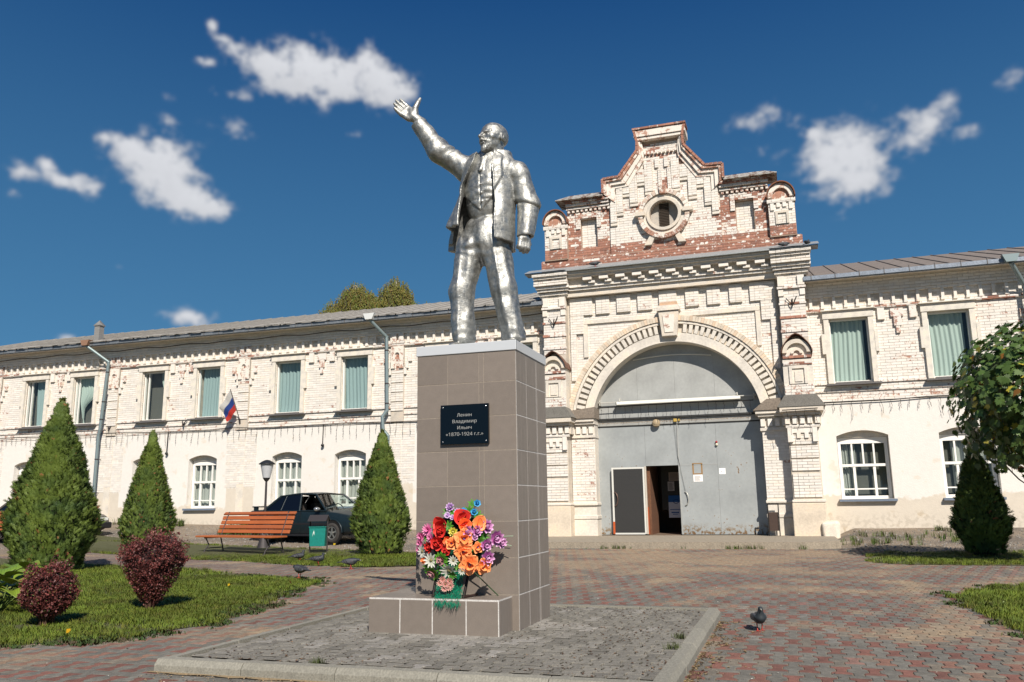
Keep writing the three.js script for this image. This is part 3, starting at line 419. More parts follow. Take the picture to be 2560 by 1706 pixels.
// ---------------------------------------------------------------- masonry: whitewashed brick laid brick by brick
const brickTex = (() => { // three cells side by side: sound whitewash, worn whitewash, bare brick with remains of it
  const N = 512, P = [0.775, 0.74, 0.68], R1 = [0.37, 0.155, 0.095], R2 = [0.23, 0.09, 0.058];
  const enc = (c) => c.map((v) => Math.pow(clamp(v), 1 / 2.2));
  return tex(N * 3, N, (u, v) => { const cell = Math.min(2, Math.floor(u * 3)), a = (u * 3) % 1, n1 = tfbm(a, v, 14, 5, 3), n2 = tfbm(a, v, 60, 3, 7), n4 = tfbm(a, v, 4, 3, 15);
    const red = [0, 1, 2].map((i) => lerp(R2[i], R1[i], clamp(0.5 + n4 * 1.5 + n2))), pt = P.map((q, i) => q * (0.95 + 0.13 * n1 + 0.12 * n2) * (1 - (i === 2 ? 0.12 : i === 1 ? 0.05 : 0) * clamp(n4 * 2.4)));
    const w = cell === 0 ? sstep(0.36, 0.46, n1 * 0.8 + n2 * 0.35) * 0.6 : cell === 1 ? sstep(0.02, 0.26, n1 * 0.9 + n2 * 0.5 + n4 * 0.3) * 0.85 : sstep(-0.36, -0.14, n1 * 0.9 + n2 * 0.45 + n4 * 0.4) * 0.94;
    return enc(pt.map((q, i) => lerp(q, red[i], w))); });
})();
const wornSheet = (lo, hi, k) => { const t = tex(512, 512, (u, v) => { const n1 = tfbm(u, v, 10, 5, 3), n2 = tfbm(u, v, 50, 3, 7), n4 = tfbm(u, v, 3, 3, 15), w = sstep(lo, hi, n1 * 0.9 + n2 * 0.5 + n4 * 0.4) * k; const pt = [0.8, 0.75, 0.67].map((q) => q * (0.95 + 0.13 * n1 + 0.1 * n2)), rd = [0.34, 0.15, 0.09].map((q) => q * (0.85 + n4 + n2 * 0.6)); return pt.map((q, i) => Math.pow(clamp(lerp(q, rd[i], w)), 1 / 2.2)); }); t.repeat.set(0.6, 0.6); return std({ map: t, bumpMap: brickBump, bumpScale: 0.006, roughness: 0.95 }); };
const brickBump = tex(256, 256, (u, v) => 0.5 + 0.5 * tfbm(u, v, 18, 4, 3), { srgb: false });
const brickMat = std({ map: brickTex, bumpMap: brickBump, bumpScale: 0.006, roughness: 0.95, vertexColors: true });
const limeTex = tex(512, 512, (u, v) => { const a = tfbm(u, v, 5, 5, 2), b = tfbm(u, v, 40, 3, 6); const q = 0.93 + 0.14 * a + 0.1 * b; return [q, q * (0.992 - 0.03 * clamp(a * 2)), q * (0.975 - 0.07 * clamp(a * 2))]; });
const limeMat = (c = [0.77, 0.735, 0.675], rep = 0.4) => { const m = limeTex.clone(); m.repeat.set(rep, rep); m.needsUpdate = true; return std({ color: new THREE.Color().setRGB(...c), map: m, bumpMap: grainBump, bumpScale: 0.004, roughness: 0.95 }); };
const LIME = limeMat(), LIME2 = limeMat([0.71, 0.665, 0.595], 0.7), JOINT = limeMat([0.62, 0.575, 0.51], 1), JOINTRED = limeMat([0.46, 0.36, 0.29], 1);
const wornTrim = (() => { const t = brickTex.clone(); t.repeat.set(1 / 3, 1); return t; })();
const CH = 0.0775, BL = 0.262; // course height, brick pitch
class Masonry {
  constructor(seed) { this.r = rng(seed); this.list = []; }
  // lay courses over an area of the plane z; inside(x,y) says where, wear(x,y) 0 sound .. 1 bare
  lay(x0, x1, y0, y1, z, wear = () => 0.15, inside, proud = 0.0045) {
    const k0 = Math.floor(y0 / CH), k1 = Math.ceil(y1 / CH);
    for (let k = k0; k < k1; k++) {
      const ya = Math.max(y0, k * CH + 0.004), yb = Math.min(y1, (k + 1) * CH - 0.004); if (yb - ya < 0.018) continue; const ym = (ya + yb) / 2;
      let spans = [[x0, x1]];
      if (inside) { spans = []; let s = null; for (let x = x0; x <= x1 + 0.001; x += 0.02) { const ok = inside(x, ym) && x < x1 - 0.005; if (ok && s === null) s = x; if (!ok && s !== null) { if (x - s > 0.05) spans.push([s, x]); s = null; } } if (s !== null) spans.push([s, x1]); }
      const off = (((k % 2) + 2) % 2) * 0.5 * BL;
      for (const [a, b] of spans) {
        let x = a; while (x < b - 0.012) { let nx = Math.floor((x - off) / BL + 1 + 1e-6) * BL + off; if (nx - x < 0.05) nx += BL / 2; nx = Math.min(nx, b); if (b - nx < 0.045) nx = b; this.brick(x + 0.004, nx - 0.004, ya, yb, z, wear((x + nx) / 2, ym), proud); x = nx; }
      }
    }
  }
  brick(x0, x1, y0, y1, z, w, proud) {
    const r = this.r, q = w + (r() - 0.5) * 0.34, cell = q < 0.36 ? 0 : q < 0.62 ? 1 : 2, t = cell === 2 ? 0.78 + r() * 0.45 : 0.92 + r() * 0.14;
    this.list.push([x0, x1, y0, y1, z + (r() - 0.5) * 0.006, cell, t, r(), r(), proud]);
  }
  // the bricks that show largest (by score) become parts, the rest one joined part
  build(parent, score, n = 280) {
    const L = this.list; L.forEach((b) => { b.s = score((b[0] + b[1]) / 2, (b[2] + b[3]) / 2, b); }); const top = new Set([...L].sort((a, b) => b.s - a.s).slice(0, n));
    const F = (x0, x1, y0, y1, z0, z1, cell, u, v, uw, uh, out) => { const c = [[x0, y0, z1], [x1, y0, z1], [x1, y1, z1], [x0, y1, z1], [x0, y0, z0], [x1, y0, z0], [x1, y1, z0], [x0, y1, z0]], uvs = [[0, 0], [uw, 0], [uw, uh], [0, uh]];
      for (const [f, n] of [[[0, 1, 2, 3], [0, 0, 1]], [[3, 2, 6, 7], [0, 1, 0]], [[4, 5, 1, 0], [0, -1, 0]], [[1, 5, 6, 2], [1, 0, 0]], [[4, 0, 3, 7], [-1, 0, 0]]]) for (const i of [0, 1, 2, 0, 2, 3]) { out.p.push(...c[f[i]]); out.n.push(...n); const a = uvs[i]; out.u.push((cell + u + a[0]) / 3, v + a[1]); } };
    const mk = (o) => { const g = new THREE.BufferGeometry(); g.setAttribute('position', new THREE.Float32BufferAttribute(o.p, 3)); g.setAttribute('normal', new THREE.Float32BufferAttribute(o.n, 3)); g.setAttribute('uv', new THREE.Float32BufferAttribute(o.u, 2)); if (o.c) g.setAttribute('color', new THREE.Float32BufferAttribute(o.c, 3)); return g; };
    const vars = new Map(), out = { p: [], n: [], u: [], c: [] };
    for (const b of L) {
      const [x0, x1, y0, y1, z, cell, t, ra, rb, pr] = b;
      if (top.has(b)) { const key = cell + '_' + Math.floor(ra * 6) + '_' + Math.round(t * 6); if (!vars.has(key)) { const o = { p: [], n: [], u: [] }; F(-0.5, 0.5, -0.5, 0.5, -0.5, 0.5, cell, 0.02 + Math.floor(ra * 6) * 0.14, rb, 0.125, 0.036, o); const g = mk(o); paint(g, t, t, t); vars.set(key, g); }
        const m = add('brick', vars.get(key), brickMat, parent); m.position.set((x0 + x1) / 2, (y0 + y1) / 2, z - pr / 2 + pr * 0.5); m.scale.set(x1 - x0, y1 - y0, pr * 2); }
      else { const i0 = out.p.length / 3; F(x0, x1, y0, y1, z - pr, z + pr, cell, 0.02 + ra * 0.8, rb, (x1 - x0) / 2, (y1 - y0) / 2, out); for (let i = i0; i < out.p.length / 3; i++) out.c.push(t, t, t); }
    }
    if (out.p.length) add('brickwork', mk(out), brickMat, parent).userData.kind = 'stuff';
  }
}
// stone or plaster trim with painted-over bricks behind it: plain boxes in lime wash, or with worn paint on the ledges
const trimPaint = brickTex.clone(); trimPaint.repeat.set(1, 1);
function trimBox(x0, x1, y0, y1, z0, z1, worn = 0) { // uv picks the cell of the brick atlas
  const g = prep(new THREE.BoxGeometry(x1 - x0, y1 - y0, z1 - z0)); g.translate((x0 + x1) / 2, (y0 + y1) / 2, (z0 + z1) / 2);
  const p = g.attributes.position, n = g.attributes.normal, uv = g.attributes.uv, h = Math.abs(Math.sin(x0 * 12.9 + y0 * 78.2 + z1 * 3.1) * 43758.5) % 1;
  for (let i = 0; i < p.count; i++) { const a = Math.abs(n.getX(i)) > 0.5 ? p.getZ(i) - z0 : p.getX(i) - x0, b = Math.abs(n.getY(i)) > 0.5 ? p.getZ(i) - z0 : p.getY(i) - y0; uv.setXY(i, (worn + 0.05 + (h * 0.4) + Math.min(0.5, a / 2.2 % 100)) / 3, h * 3 + b / 2.2); }
  return paint(g, 1, 1, 1);
}
const TRIM = brickMat, WORN = wornSheet(0.05, 0.3, 0.85), BARE = wornSheet(-0.25, 0.0, 0.92);
// ---------------------------------------------------------------- gatehouse
const GC = -0.345; // axis of symmetry
const roofRust = std({ color: 0xffffff, map: tex(256, 256, (u, v) => { const a = tfbm(u, v, 7, 5, 3) + 0.3 * tfbm(u, v, 40, 2, 5), w = sstep(-0.05, 0.22, a); return [lerp(0.66, 0.36, w), lerp(0.66, 0.24, w), lerp(0.64, 0.17, w)]; }), roughness: 0.75, metalness: 0.2 });
const limeMatRing = [WORN, limeMat([0.7, 0.58, 0.49], 1.5), BARE];
{
  const H = thing('gatehouse', 'whitewashed brick gatehouse with wide arched gateway and stepped red brick gable', 'gatehouse');
  const M = new Masonry(21), ZW = -16.8, AX = -0.33, AY = 3.25;
  const wearW = (x, y) => 0.17 + 0.55 * fbm(x * 0.8, y * 0.8, 2, 3) + (y > 7.6 ? 0.05 : 0);
  const band = (x0, x1, y0, y1, zf, d, w = 0.1) => M.lay(x0, x1, y0, y1, zf - d / 2, typeof w === 'function' ? w : () => w, null, d / 2);
  const mir = (a, b) => [2 * GC - b, 2 * GC - a];
  const both = (a, b, f) => { f(a, b, 1); const [c, d] = mir(a, b); f(c, d, -1); };
  const part = (name, geo, mat = LIME) => add(name, geo, mat, H);
  // body with the gateway cut out
  const arc = (R, a0, a1, n) => { const o = []; for (let i = 0; i <= n; i++) { const a = lerp(a0, a1, i / n); o.push([AX + R * Math.cos(a), AY + R * Math.sin(a)]); } return o; };
  const a0 = Math.asin(0.55 / 2.43);
  part('wall', prism([[-4.1, 0.1], [-2.7, 0.1], [-2.7, 3.8], ...arc(2.43, Math.PI - a0, a0, 40), [2.04, 3.8], [2.04, 0.1], [3.4, 0.1], [3.4, 8.02], [-4.1, 8.02]], -17.7, ZW - 0.006), JOINT);
  part('rear_wall', merge([bx(-4.1, -2.75, 0.1, 8.0, -24, -17.71), bx(2.09, 3.4, 0.1, 8.0, -24, -17.71), bx(-2.74, 2.08, 5.8, 8.0, -24, -17.71)]), LIME2);
  // field above the arch
  M.lay(-3.4, 2.7, 3.85, 7.26, ZW, wearW, (x, y) => Math.hypot(x - AX, y - AY) > 3.16);
  // jambs of the gateway
  for (const s of [-1, 1]) { const [x0, x1] = s > 0 ? [2.033, 2.72] : [-3.4, -2.693];
    part('jamb', bx(x0, x1, 0.1, 3.36, -17.2, -16.69), LIME); band(x0 + 0.003, x1 - 0.003, 1.15, 3.1, -16.676, 0.03, wearW);
    part('plinth', bx(x0 - 0.01, x1 + 0.01, 0.1, 0.62, -17.19, -16.64), LIME); part('plinth_moulding', rbx(x0 - 0.03, x1 + 0.03, 0.63, 0.74, -17.18, -16.62, 0.02), LIME); part('plinth_moulding', rbx(x0 - 0.03, x1 + 0.03, 1.02, 1.1, -17.18, -16.63, 0.02), LIME);
    part('capital', merge([bx(x0 - 0.04, x1 + 0.02, 2.98, 3.06, -17.18, -16.63), bx(x0 - 0.08, x1 + 0.02, 3.37, 3.44, -17.18, -16.56), bx(x0 - 0.14, x1 + 0.02, 3.445, 3.53, -17.18, -16.5)]), LIME);
    for (let i = 0; i < 4; i++) part('dentil', trimBox(x0 - 0.02 + i * 0.19, x0 + 0.1 + i * 0.19, 3.1, 3.3, -16.72, -16.6, 0), TRIM);
    const roof = prism([[x0 - 0.2, 3.535], [x1 + 0.06, 3.535], [x1 + 0.06, 3.86], [s > 0 ? x0 + 0.18 : x1 - 0.1, 3.84], [x0 + (s > 0 ? 0.1 : 0.02), 3.78]], -17.15, -16.46); part('weathering', roof, grainMat(new THREE.Color().setRGB(0.3, 0.25, 0.2), { roughness: 0.9 }, [1, 1], 0.01)); }
  // arch: smooth soffit ring, ring of raised voussoirs, hood of headers
  const ringSeg = (Ra, Rb, t0, t1, z0, z1, n = 1) => { const o = []; for (let i = 0; i <= n; i++) { const t = lerp(t0, t1, i / n); o.push([AX + Rb * Math.cos(t), AY + Rb * Math.sin(t)]); } for (let i = n; i >= 0; i--) { const t = lerp(t0, t1, i / n); o.push([AX + Ra * Math.cos(t), AY + Ra * Math.sin(t)]); } return prism(o, z0, z1); };
  part('arch_ring', ringSeg(2.425, 2.68, 0.21, Math.PI - 0.21, -17.69, -16.66, 60), LIME);
  part('arch_bed', ringSeg(2.68, 2.97, 0.19, Math.PI - 0.19, -17, -16.76, 60), JOINT);
  for (let i = 0; i < 46; i++) { const t = lerp(0.2, Math.PI - 0.2, (i + 0.5) / 46); if (Math.abs(t - Math.PI / 2) < 0.09) continue; part('voussoir', ringSeg(2.7, 2.945, t - 0.018, t + 0.018, -16.9, -16.655), LIME); }
  part('arch_moulding', ringSeg(2.955, 3.03, 0.19, Math.PI - 0.19, -17, -16.64, 60), LIME);
  const hood = []; for (let i = 0; i < 104; i++) { const t = lerp(0.18, Math.PI - 0.18, (i + 0.5) / 104), k = 0.9 + 0.2 * ((i * 37 % 11) / 11); const g = ringSeg(3.04, 3.19 + (i % 3) * 0.004, t - 0.0125, t + 0.0125, -16.95, -16.6 - (i * 7 % 5) * 0.002); paint(g, k, k * (i % 4 ? 0.97 : 0.88), k * (i % 4 ? 0.93 : 0.78)); hood.push(g); }
  part('hood_course', merge(hood), std({ color: new THREE.Color().setRGB(0.77, 0.71, 0.62), map: limeTex, vertexColors: true, roughness: 0.95 })).userData.kind = 'stuff';
  part('hood_bed', ringSeg(3.035, 3.17, 0.18, Math.PI - 0.18, -16.99, -16.63, 60), JOINT);
  { const k = [[-0.55, 5.83], [-0.14, 5.83], [-0.06, 6.56], [-0.63, 6.56]]; const ks = part('keystone', prism(k, -16.9, -16.52, [], 4, 0.012), LIME2); add('worn_face', prism([[-0.47, 5.93], [-0.22, 5.93], [-0.17, 6.45], [-0.52, 6.45]], -16.5, -16.486), WORN, ks); add('key_cap', merge([bx(-0.68, -0.01, 6.58, 6.66, -16.85, -16.46), bx(-0.64, -0.05, 6.665, 6.74, -16.85, -16.5)]), LIME, ks); add('key_slope', prism([[-0.62, 6.745], [-0.07, 6.745], [-0.1, 6.86], [-0.59, 6.86]], -16.83, -16.62), limeMat([0.6, 0.42, 0.3], 1.2), ks); }
  // frieze of raised panels under the cornice
  for (const [x0, x1] of [[-2.54, -2.12], [-1.9, -1.48], [-1.27, -0.83], [-0.63, -0.11], [0.14, 0.53], [0.76, 1.14], [1.39, 1.75]]) { part('frieze_panel', bx(x0, x1, 6.7, 7.24, -16.83, -16.735), LIME); band(x0 + 0.004, x1 - 0.004, 6.705, 7.235, -16.72, 0.03, (x, y) => y < 6.95 ? 0.28 : 0.12); }
  both(1.96, 2.66, (a, b, s) => { part('frieze_panel', bx(a, b, 6.7, 7.24, -16.83, -16.737), LIME); band(a + 0.004, b - 0.004, 6.7, 7.238, -16.722, 0.03, 0.12); const [c, d] = s > 0 ? [2.24, 2.66] : mir(2.24, 2.66); part('frieze_step', bx(c, d, 6.13, 6.69, -16.83, -16.738), LIME); band(c + 0.004, d - 0.004, 6.13, 6.69, -16.723, 0.03, 0.12); const [e, f] = s > 0 ? [2.48, 2.66] : mir(2.48, 2.66); part('frieze_step', bx(e, f, 4.7, 6.12, -16.83, -16.739), LIME); band(e + 0.004, f - 0.004, 4.7, 6.12, -16.724, 0.03, 0.14); });
  part('panel_frame', merge([bx(-2.95, 2.2, 6.42, 6.54, -16.82, -16.74), bx(-2.95, -2.82, 5.4, 6.41, -16.82, -16.741), bx(2.08, 2.2, 5.4, 6.41, -16.82, -16.741)]), LIME);
  // outer pilasters
  const grey = grainMat(new THREE.Color().setRGB(0.24, 0.23, 0.205), { roughness: 0.9 }, [1.5, 1.5], 0.01), redTop = limeMat([0.55, 0.31, 0.2], 1.6);
  both(2.72, 3.47, (a, b, s) => {
    part('pilaster', merge([bx(a, b, 0.1, 3.3, -17.4, -16.31), bx(a + 0.03, b - 0.03, 3.3, 7.3, -17.4, -16.5)]), JOINT);
    // rusticated lower shaft
    for (let i = 0; i < 5; i++) { const y0 = 1.1 + i * 0.36 + (i ? 0.02 : 0.06); band(a + 0.005 + 0.02, b - 0.02, y0, y0 + 0.315, -16.27, 0.07, (x, y) => 0.06 + (y < y0 + 0.06 ? 0.12 : 0)); }
    part('plinth', rbx(a - 0.05, b + 0.05, 0.12, 1.02, -17.3, -16.2, 0.03), limeMat([0.74, 0.66, 0.55], 0.5)); part('plinth_moulding', rbx(a - 0.04, b + 0.06, 1.025, 1.1, -17.3, -16.19, 0.02), LIME);
    // corbelled capital: hanging stepped teeth, dentils, cornice, weathering
    band(a - 0.06, b + 0.06, 3.0, 3.08, -16.2, 0.13, 0.1);
    for (const [o, w, y] of [[0.0, 0.13, 2.62], [0.13, 0.1, 2.86], [0.23, 0.1, 2.72], [0.33, 0.1, 2.86], [0.43, 0.1, 2.72], [0.53, 0.1, 2.86], [0.63, 0.125, 2.62]]) part('tooth', trimBox(a - 0.02 + o, a - 0.02 + o + w, y, 2.995, -16.4, -16.205 - (w > 0.12 ? 0 : 0.02), 0), TRIM);
    for (let i = 0; i < 5; i++) part('dentil', trimBox(a - 0.06 + i * 0.19, a + 0.06 + i * 0.19, 3.1, 3.3, -16.4, -16.16, 0), TRIM);
    part('capital', merge([bx(a - 0.1, b + 0.1, 3.085, 3.32, -17.1, -16.26), bx(a - 0.1, b + 0.1, 3.325, 3.41, -17.1, -16.1), bx(a - 0.18, b + 0.18, 3.415, 3.54, -17.1, -16.0)]), LIME2);
    part('weathering', prism([[a - 0.24, 3.545], [b + 0.24, 3.545], [b + 0.02, 3.86], [a - 0.02, 3.86]], -17.1, -15.98), grey);
    part('base_stone', (() => { const g = rbx(s > 0 ? b - 0.1 : a - 0.32, s > 0 ? b + 0.33 : a + 0.1, 0.02, 0.55, -16.75, -16.05, 0.1); const p = g.attributes.position; for (let i = 0; i < p.count; i++) { const k = 0.05 * n3(p.getX(i) * 4, p.getY(i) * 4, p.getZ(i) * 4); p.setXYZ(i, p.getX(i) + k, p.getY(i) + (p.getY(i) > 0.3 ? k : 0), p.getZ(i) + k); } g.computeVertexNormals(); return g; })(), limeMat([0.8, 0.75, 0.66], 0.8));
    // little shrine on the capital: framed square, half round, pointed sheet metal roof
    part('shrine', bx(a - 0.01, b + 0.01, 3.8, 4.86, -17, -16.24), LIME); band(a, b, 3.87, 4.16, -16.22, 0.04, 0.42); band(a, b, 4.7, 4.78, -16.21, 0.06, 0.55);
    part('shrine_frame', prism([[a + 0.14, 4.18], [b - 0.14, 4.18], [b - 0.14, 4.68], [a + 0.14, 4.68]], -16.245, -16.2, [[[a + 0.22, 4.18], [b - 0.22, 4.18], [b - 0.22, 4.6], [a + 0.22, 4.6]]]), LIME);
    part('shrine_frame', prism([[a + 0.28, 4.24], [b - 0.28, 4.24], [b - 0.28, 4.52], [a + 0.28, 4.52]], -16.245, -16.22), LIME);
    const m = (a + b) / 2, half = (R, yb, n = 16) => { const o = []; for (let i = 0; i <= n; i++) { const t = Math.PI * i / n; o.push([m + R * Math.cos(t), yb + R * Math.sin(t)]); } return o; };
    part('half_round', prism([...half(0.37, 5.04), [m - 0.37, 4.87], [m + 0.37, 4.87]], -17, -16.3), LIME); part('half_round', prism([...half(0.37, 5.04), ...half(0.26, 5.04).reverse()], -16.301, -16.2), LIME2); part('half_round', prism([...half(0.15, 5.02), ...half(0.08, 5.02).reverse()], -16.301, -16.23), LIME); band(a, b, 4.87, 4.96, -16.2, 0.09, 0.6);
    const rf = []; for (let i = 0; i <= 12; i++) { const t = Math.PI * i / 12, k = 0.4 + 0.14 * Math.pow(Math.sin(t), 6); rf.push([m + 0.41 * Math.cos(t), 5.03 + k * Math.sin(t)]); } const ri = rf.map(([x, y]) => [m + (x - m) * 0.965, 5.03 + (y - 5.03) * 0.96]).reverse();
    part('shrine_roof', prism([...rf, ...ri], -17, -16.13), grainMat(new THREE.Color().setRGB(0.2, 0.1, 0.065), { roughness: 0.8 }, [2, 2], 0.003));
    // upper shaft with bands of bare brick
    M.lay(a + 0.035, b - 0.035, 5.5, 7.25, -16.494, wearW); for (const y of [5.69, 6.09, 6.49]) band(a + 0.01, b - 0.01, y - 0.04, y + 0.04, -16.46, 0.07, 0.5);
    for (let i = 0; i < 2; i++) part('corner_block', trimBox(i ? b - 0.2 : a + 0.02, i ? b - 0.02 : a + 0.2, 6.98, 7.26, -16.6, -16.42, 0), TRIM); band(a - 0.01, b + 0.01, 6.88, 6.96, -16.42, 0.12, 0.4); for (let i = 0; i < 2; i++) part('corner_block', trimBox(i ? b - 0.16 : a + 0.02, i ? b - 0.02 : a + 0.16, 6.7, 6.87, -16.6, -16.45, 0), TRIM);
    // iron tie anchor
    const an = part('tie_anchor', merge([rod([m - 0.16, 6.62, -16.44], [m - 0.02, 6.42, -16.4], 0.014), rod([m + 0.12, 6.66, -16.44], [m + 0.02, 6.42, -16.4], 0.014), rod([m, 6.6, -16.46], [m, 6.38, -16.4], 0.016)]), std({ color: 0x17130f, roughness: 0.8, metalness: 0.4 }));
  });
  // main cornice
  const cw = (x, y) => 0.12 + 0.35 * fbm(x * 1.2, y * 3, 5, 3);
  const corn = [[7.265, 7.335, -16.66], [7.34, 7.42, -16.58], [7.425, 7.51, -16.5], [7.515, 7.59, -16.44]];
  for (const [y0, y1, zf] of corn) { band(-3.38, 2.68, y0, y1, zf, 0.26, cw); both(2.7, 3.53, (a, b) => band(a - (zf + 16.66) * 0.4, b + (zf + 16.66) * 0.6, y0, y1, zf + 0.14, 0.4, cw)); }
  part('cornice_core', merge([bx(-4.2, 3.5, 7.27, 7.95, -17.6, -16.58), bx(-4.28, 3.58, 7.6, 7.95, -17.6, -16.5), bx(2.62, 3.62, 7.6, 7.96, -17.55, -16.26), bx(2 * GC - 3.62, 2 * GC - 2.62, 7.6, 7.96, -17.55, -16.26)]), LIME2);
  for (let x = -2.82; x < 2.6; x += 0.5) { part('modillion', trimBox(x, x + 0.27, 7.69, 7.79, -16.6, -16.3, 0), TRIM); band(x + 0.16, x + 0.36, 7.6, 7.68, -16.36, 0.2, 0.1); }
  band(-3.4, 2.62, 7.805, 7.87, -16.3, 0.28, cw); band(-3.4, 2.62, 7.875, 7.96, -16.22, 0.36, cw); both(2.6, 3.66, (a, b) => { band(a, b, 7.61, 7.69, -16.22, 0.3, cw); band(a, b, 7.695, 7.79, -16.24, 0.3, 0.3); band(a, b, 7.8, 7.87, -16.18, 0.3, cw); band(a - 0.02, b + 0.03, 7.875, 7.96, -16.12, 0.4, cw); });
  const flash = grainMat(new THREE.Color().setRGB(0.42, 0.45, 0.46), { roughness: 0.6, metalness: 0.25 }, [2, 2], 0.006);
  { const g = new THREE.PlaneGeometry(8.5, 1, 60, 2); const p = g.attributes.position; for (let i = 0; i < p.count; i++) { const u = p.getX(i) + GC, v = p.getY(i) + 0.5, br = (u > 2.55 || u < 2 * GC - 2.55) ? 0.1 : 0; p.setXYZ(i, u, 8.24 - v * 0.24 + (v > 0.8 ? 0.02 * n3(u * 3, 0, 0) : 0), -16.64 + v * (0.48 + br)); } g.computeVertexNormals(); const f = part('flashing', g, flash); flash.side = THREE.DoubleSide; add('drip_edge', bx(-4.58, 3.88, 7.965, 8.0, -16.5, -16.1), flash, f); }
  // ---------------- gable
  const ZG = -16.72, gw = (x, y) => { let w = 0.66 + 1.05 * fbm(x * 0.8, y * 1.0, 12, 4); if (y < 8.78) w += 0.42; if (y < 8.52) w += 0.25; if (x > -1.95 && x < 1.22 && y > 8.8) w -= 0.33; if (y > 10.2) w -= 0.1; if (Math.abs(x - GC) < 0.3 && y > 10.3 && y < 10.8) w += 0.45; return w; };
  const out = [[-2.0, 8.5], [-2.0, 10.25], [-2.15, 10.4], [-2.15, 10.88], [-1.64, 10.9], [-1.05, 11.66], [-1.03, 11.95], [-1.12, 12.36], [0.43, 12.36], [0.34, 11.95], [0.36, 11.66], [0.95, 10.9], [1.46, 10.88], [1.46, 10.4], [1.31, 10.25], [1.31, 8.5]];
  const oc = [-0.34, 9.59], hole = []; for (let i = 0; i < 36; i++) { const t = i / 36 * 2 * Math.PI; hole.push([oc[0] + 0.43 * Math.cos(t), oc[1] + 0.43 * Math.sin(t)]); }
  part('gable_core', prism(out, -17.25, ZG - 0.006, [hole]), JOINTRED);
  part('gable_base', bx(-4.18, 3.49, 8.02, 8.52, -17.5, -16.705), JOINTRED); band(-4.21, 3.52, 8.08, 8.5, -16.69, 0.05, (x, y) => 0.85 + 0.55 * fbm(x * 0.9, y * 1.4, 3, 3));
  const inG = (x, y) => { let c = false; for (let i = 0, j = out.length - 1; i < out.length; j = i++) { const [xi, yi] = out[i], [xj, yj] = out[j]; if ((yi > y) !== (yj > y) && x < ((xj - xi) * (y - yi)) / (yj - yi) + xi) c = !c; } return c; };
  M.lay(-2.0, 1.31, 8.5, 11.9, ZG, gw, (x, y) => inG(x, y) && Math.hypot(x - oc[0], y - oc[1]) > 0.62);
  // side walls of the gable with blind windows
  both(1.31, 2.68, (a, b, s) => { const n0 = s > 0 ? a + 0.42 : b - 0.94, n1 = n0 + 0.52; part('gable_side', prism([[a, 8.5], [b, 8.5], [b, 10.2], [a, 10.2]], -17.25, -16.78, [[[n0, 8.84], [n1, 8.84], [n1, 9.77], [n0, 9.77]]]), JOINTRED); part('blind_window', bx(n0 - 0.02, n1 + 0.02, 8.8, 9.8, -17.2, -16.93), JOINTRED); M.lay(n0 + 0.01, n1 - 0.01, 8.85, 9.76, -16.925, (x, y) => 0.18 + (y < 8.95 ? 0.3 : 0)); M.lay(a, b, 8.5, 10.08, -16.775, gw, (x, y) => !(x > n0 - 0.005 && x < n1 + 0.005 && y > 8.84 && y < 9.77));
    for (const q of [n0 - 0.14, n1]) band(q, q + 0.14, 9.45, 9.98, -16.73, 0.05, 0.5); band(n0 - 0.14, n1 + 0.14, 9.79, 9.98, -16.73, 0.05, 0.6);
    for (let x = a + 0.05; x < b - 0.05; x += 0.14) part('sawtooth', trimBox(x, x + 0.075, 10.0, 10.075, -16.85, -16.69, 1), TRIM);
    band(a, b, 10.09, 10.17, -16.66, 0.2, 0.35); band(a, b + (s > 0 ? 0.02 : 0), 10.18, 10.26, -16.6, 0.26, 0.45); band(a, b, 10.27, 10.36, -16.54, 0.3, 0.65);
    const e0 = s > 0 ? 1.47 : a - 0.28, e1 = s > 0 ? b + 0.28 : -2.16; const rg = new THREE.BufferGeometry(), q = [[e0, 10.37, -16.42], [e1, 10.37, -16.42], [e1 - (s > 0 ? 0.35 : 0), 10.66, -16.95], [e0 + (s > 0 ? 0 : 0.35), 10.66, -16.95], [e0, 10.345, -16.42], [e1, 10.345, -16.42], [e0, 10.345, -17.3], [e1, 10.345, -17.3], [e0 + (s > 0 ? 0 : 0.35), 10.66, -17.3], [e1 - (s > 0 ? 0.35 : 0), 10.66, -17.3]];
    const ix = [0, 1, 2, 0, 2, 3, 4, 5, 1, 4, 1, 0, 6, 7, 5, 6, 5, 4, 3, 2, 9, 3, 9, 8, 1, 5, 7, 1, 7, 9, 1, 9, 2, 0, 3, 8, 0, 8, 6, 0, 6, 4]; rg.setAttribute('position', new THREE.Float32BufferAttribute(ix.flatMap((i) => q[i]), 3)); rg.computeVertexNormals(); boxUV(rg);
    part('gable_roof', rg, roofRust); });
  // corner turrets with half round heads
  both(2.65, 3.38, (a, b, s) => { const m = (a + b) / 2; part('turret', bx(a, b, 8.5, 9.62, -17.2, -16.64), JOINTRED); M.lay(a + 0.005, b - 0.005, 8.52, 9.5, -16.634, (x, y) => 0.25 + (y < 8.85 ? 0.55 : 0) + 0.4 * fbm(x * 2, y * 2, 8, 3)); band(a - 0.03, b + 0.03, 9.5, 9.63, -16.58, 0.1, 0.3); for (let i = 0; i < 4; i++) part('tooth', trimBox(a + 0.06 + i * 0.17, a + 0.16 + i * 0.17, 9.28 + (i === 0 || i === 3 ? -0.0 : 0.08), 9.49, -16.7, -16.59, 0), TRIM);
    part('turret_panel', prism([[a + 0.18, 8.86], [b - 0.18, 8.86], [b - 0.18, 9.25], [a + 0.18, 9.25]], -16.64, -16.59, [[[a + 0.25, 8.86], [b - 0.25, 8.86], [b - 0.25, 9.18], [a + 0.25, 9.18]]]), LIME2);
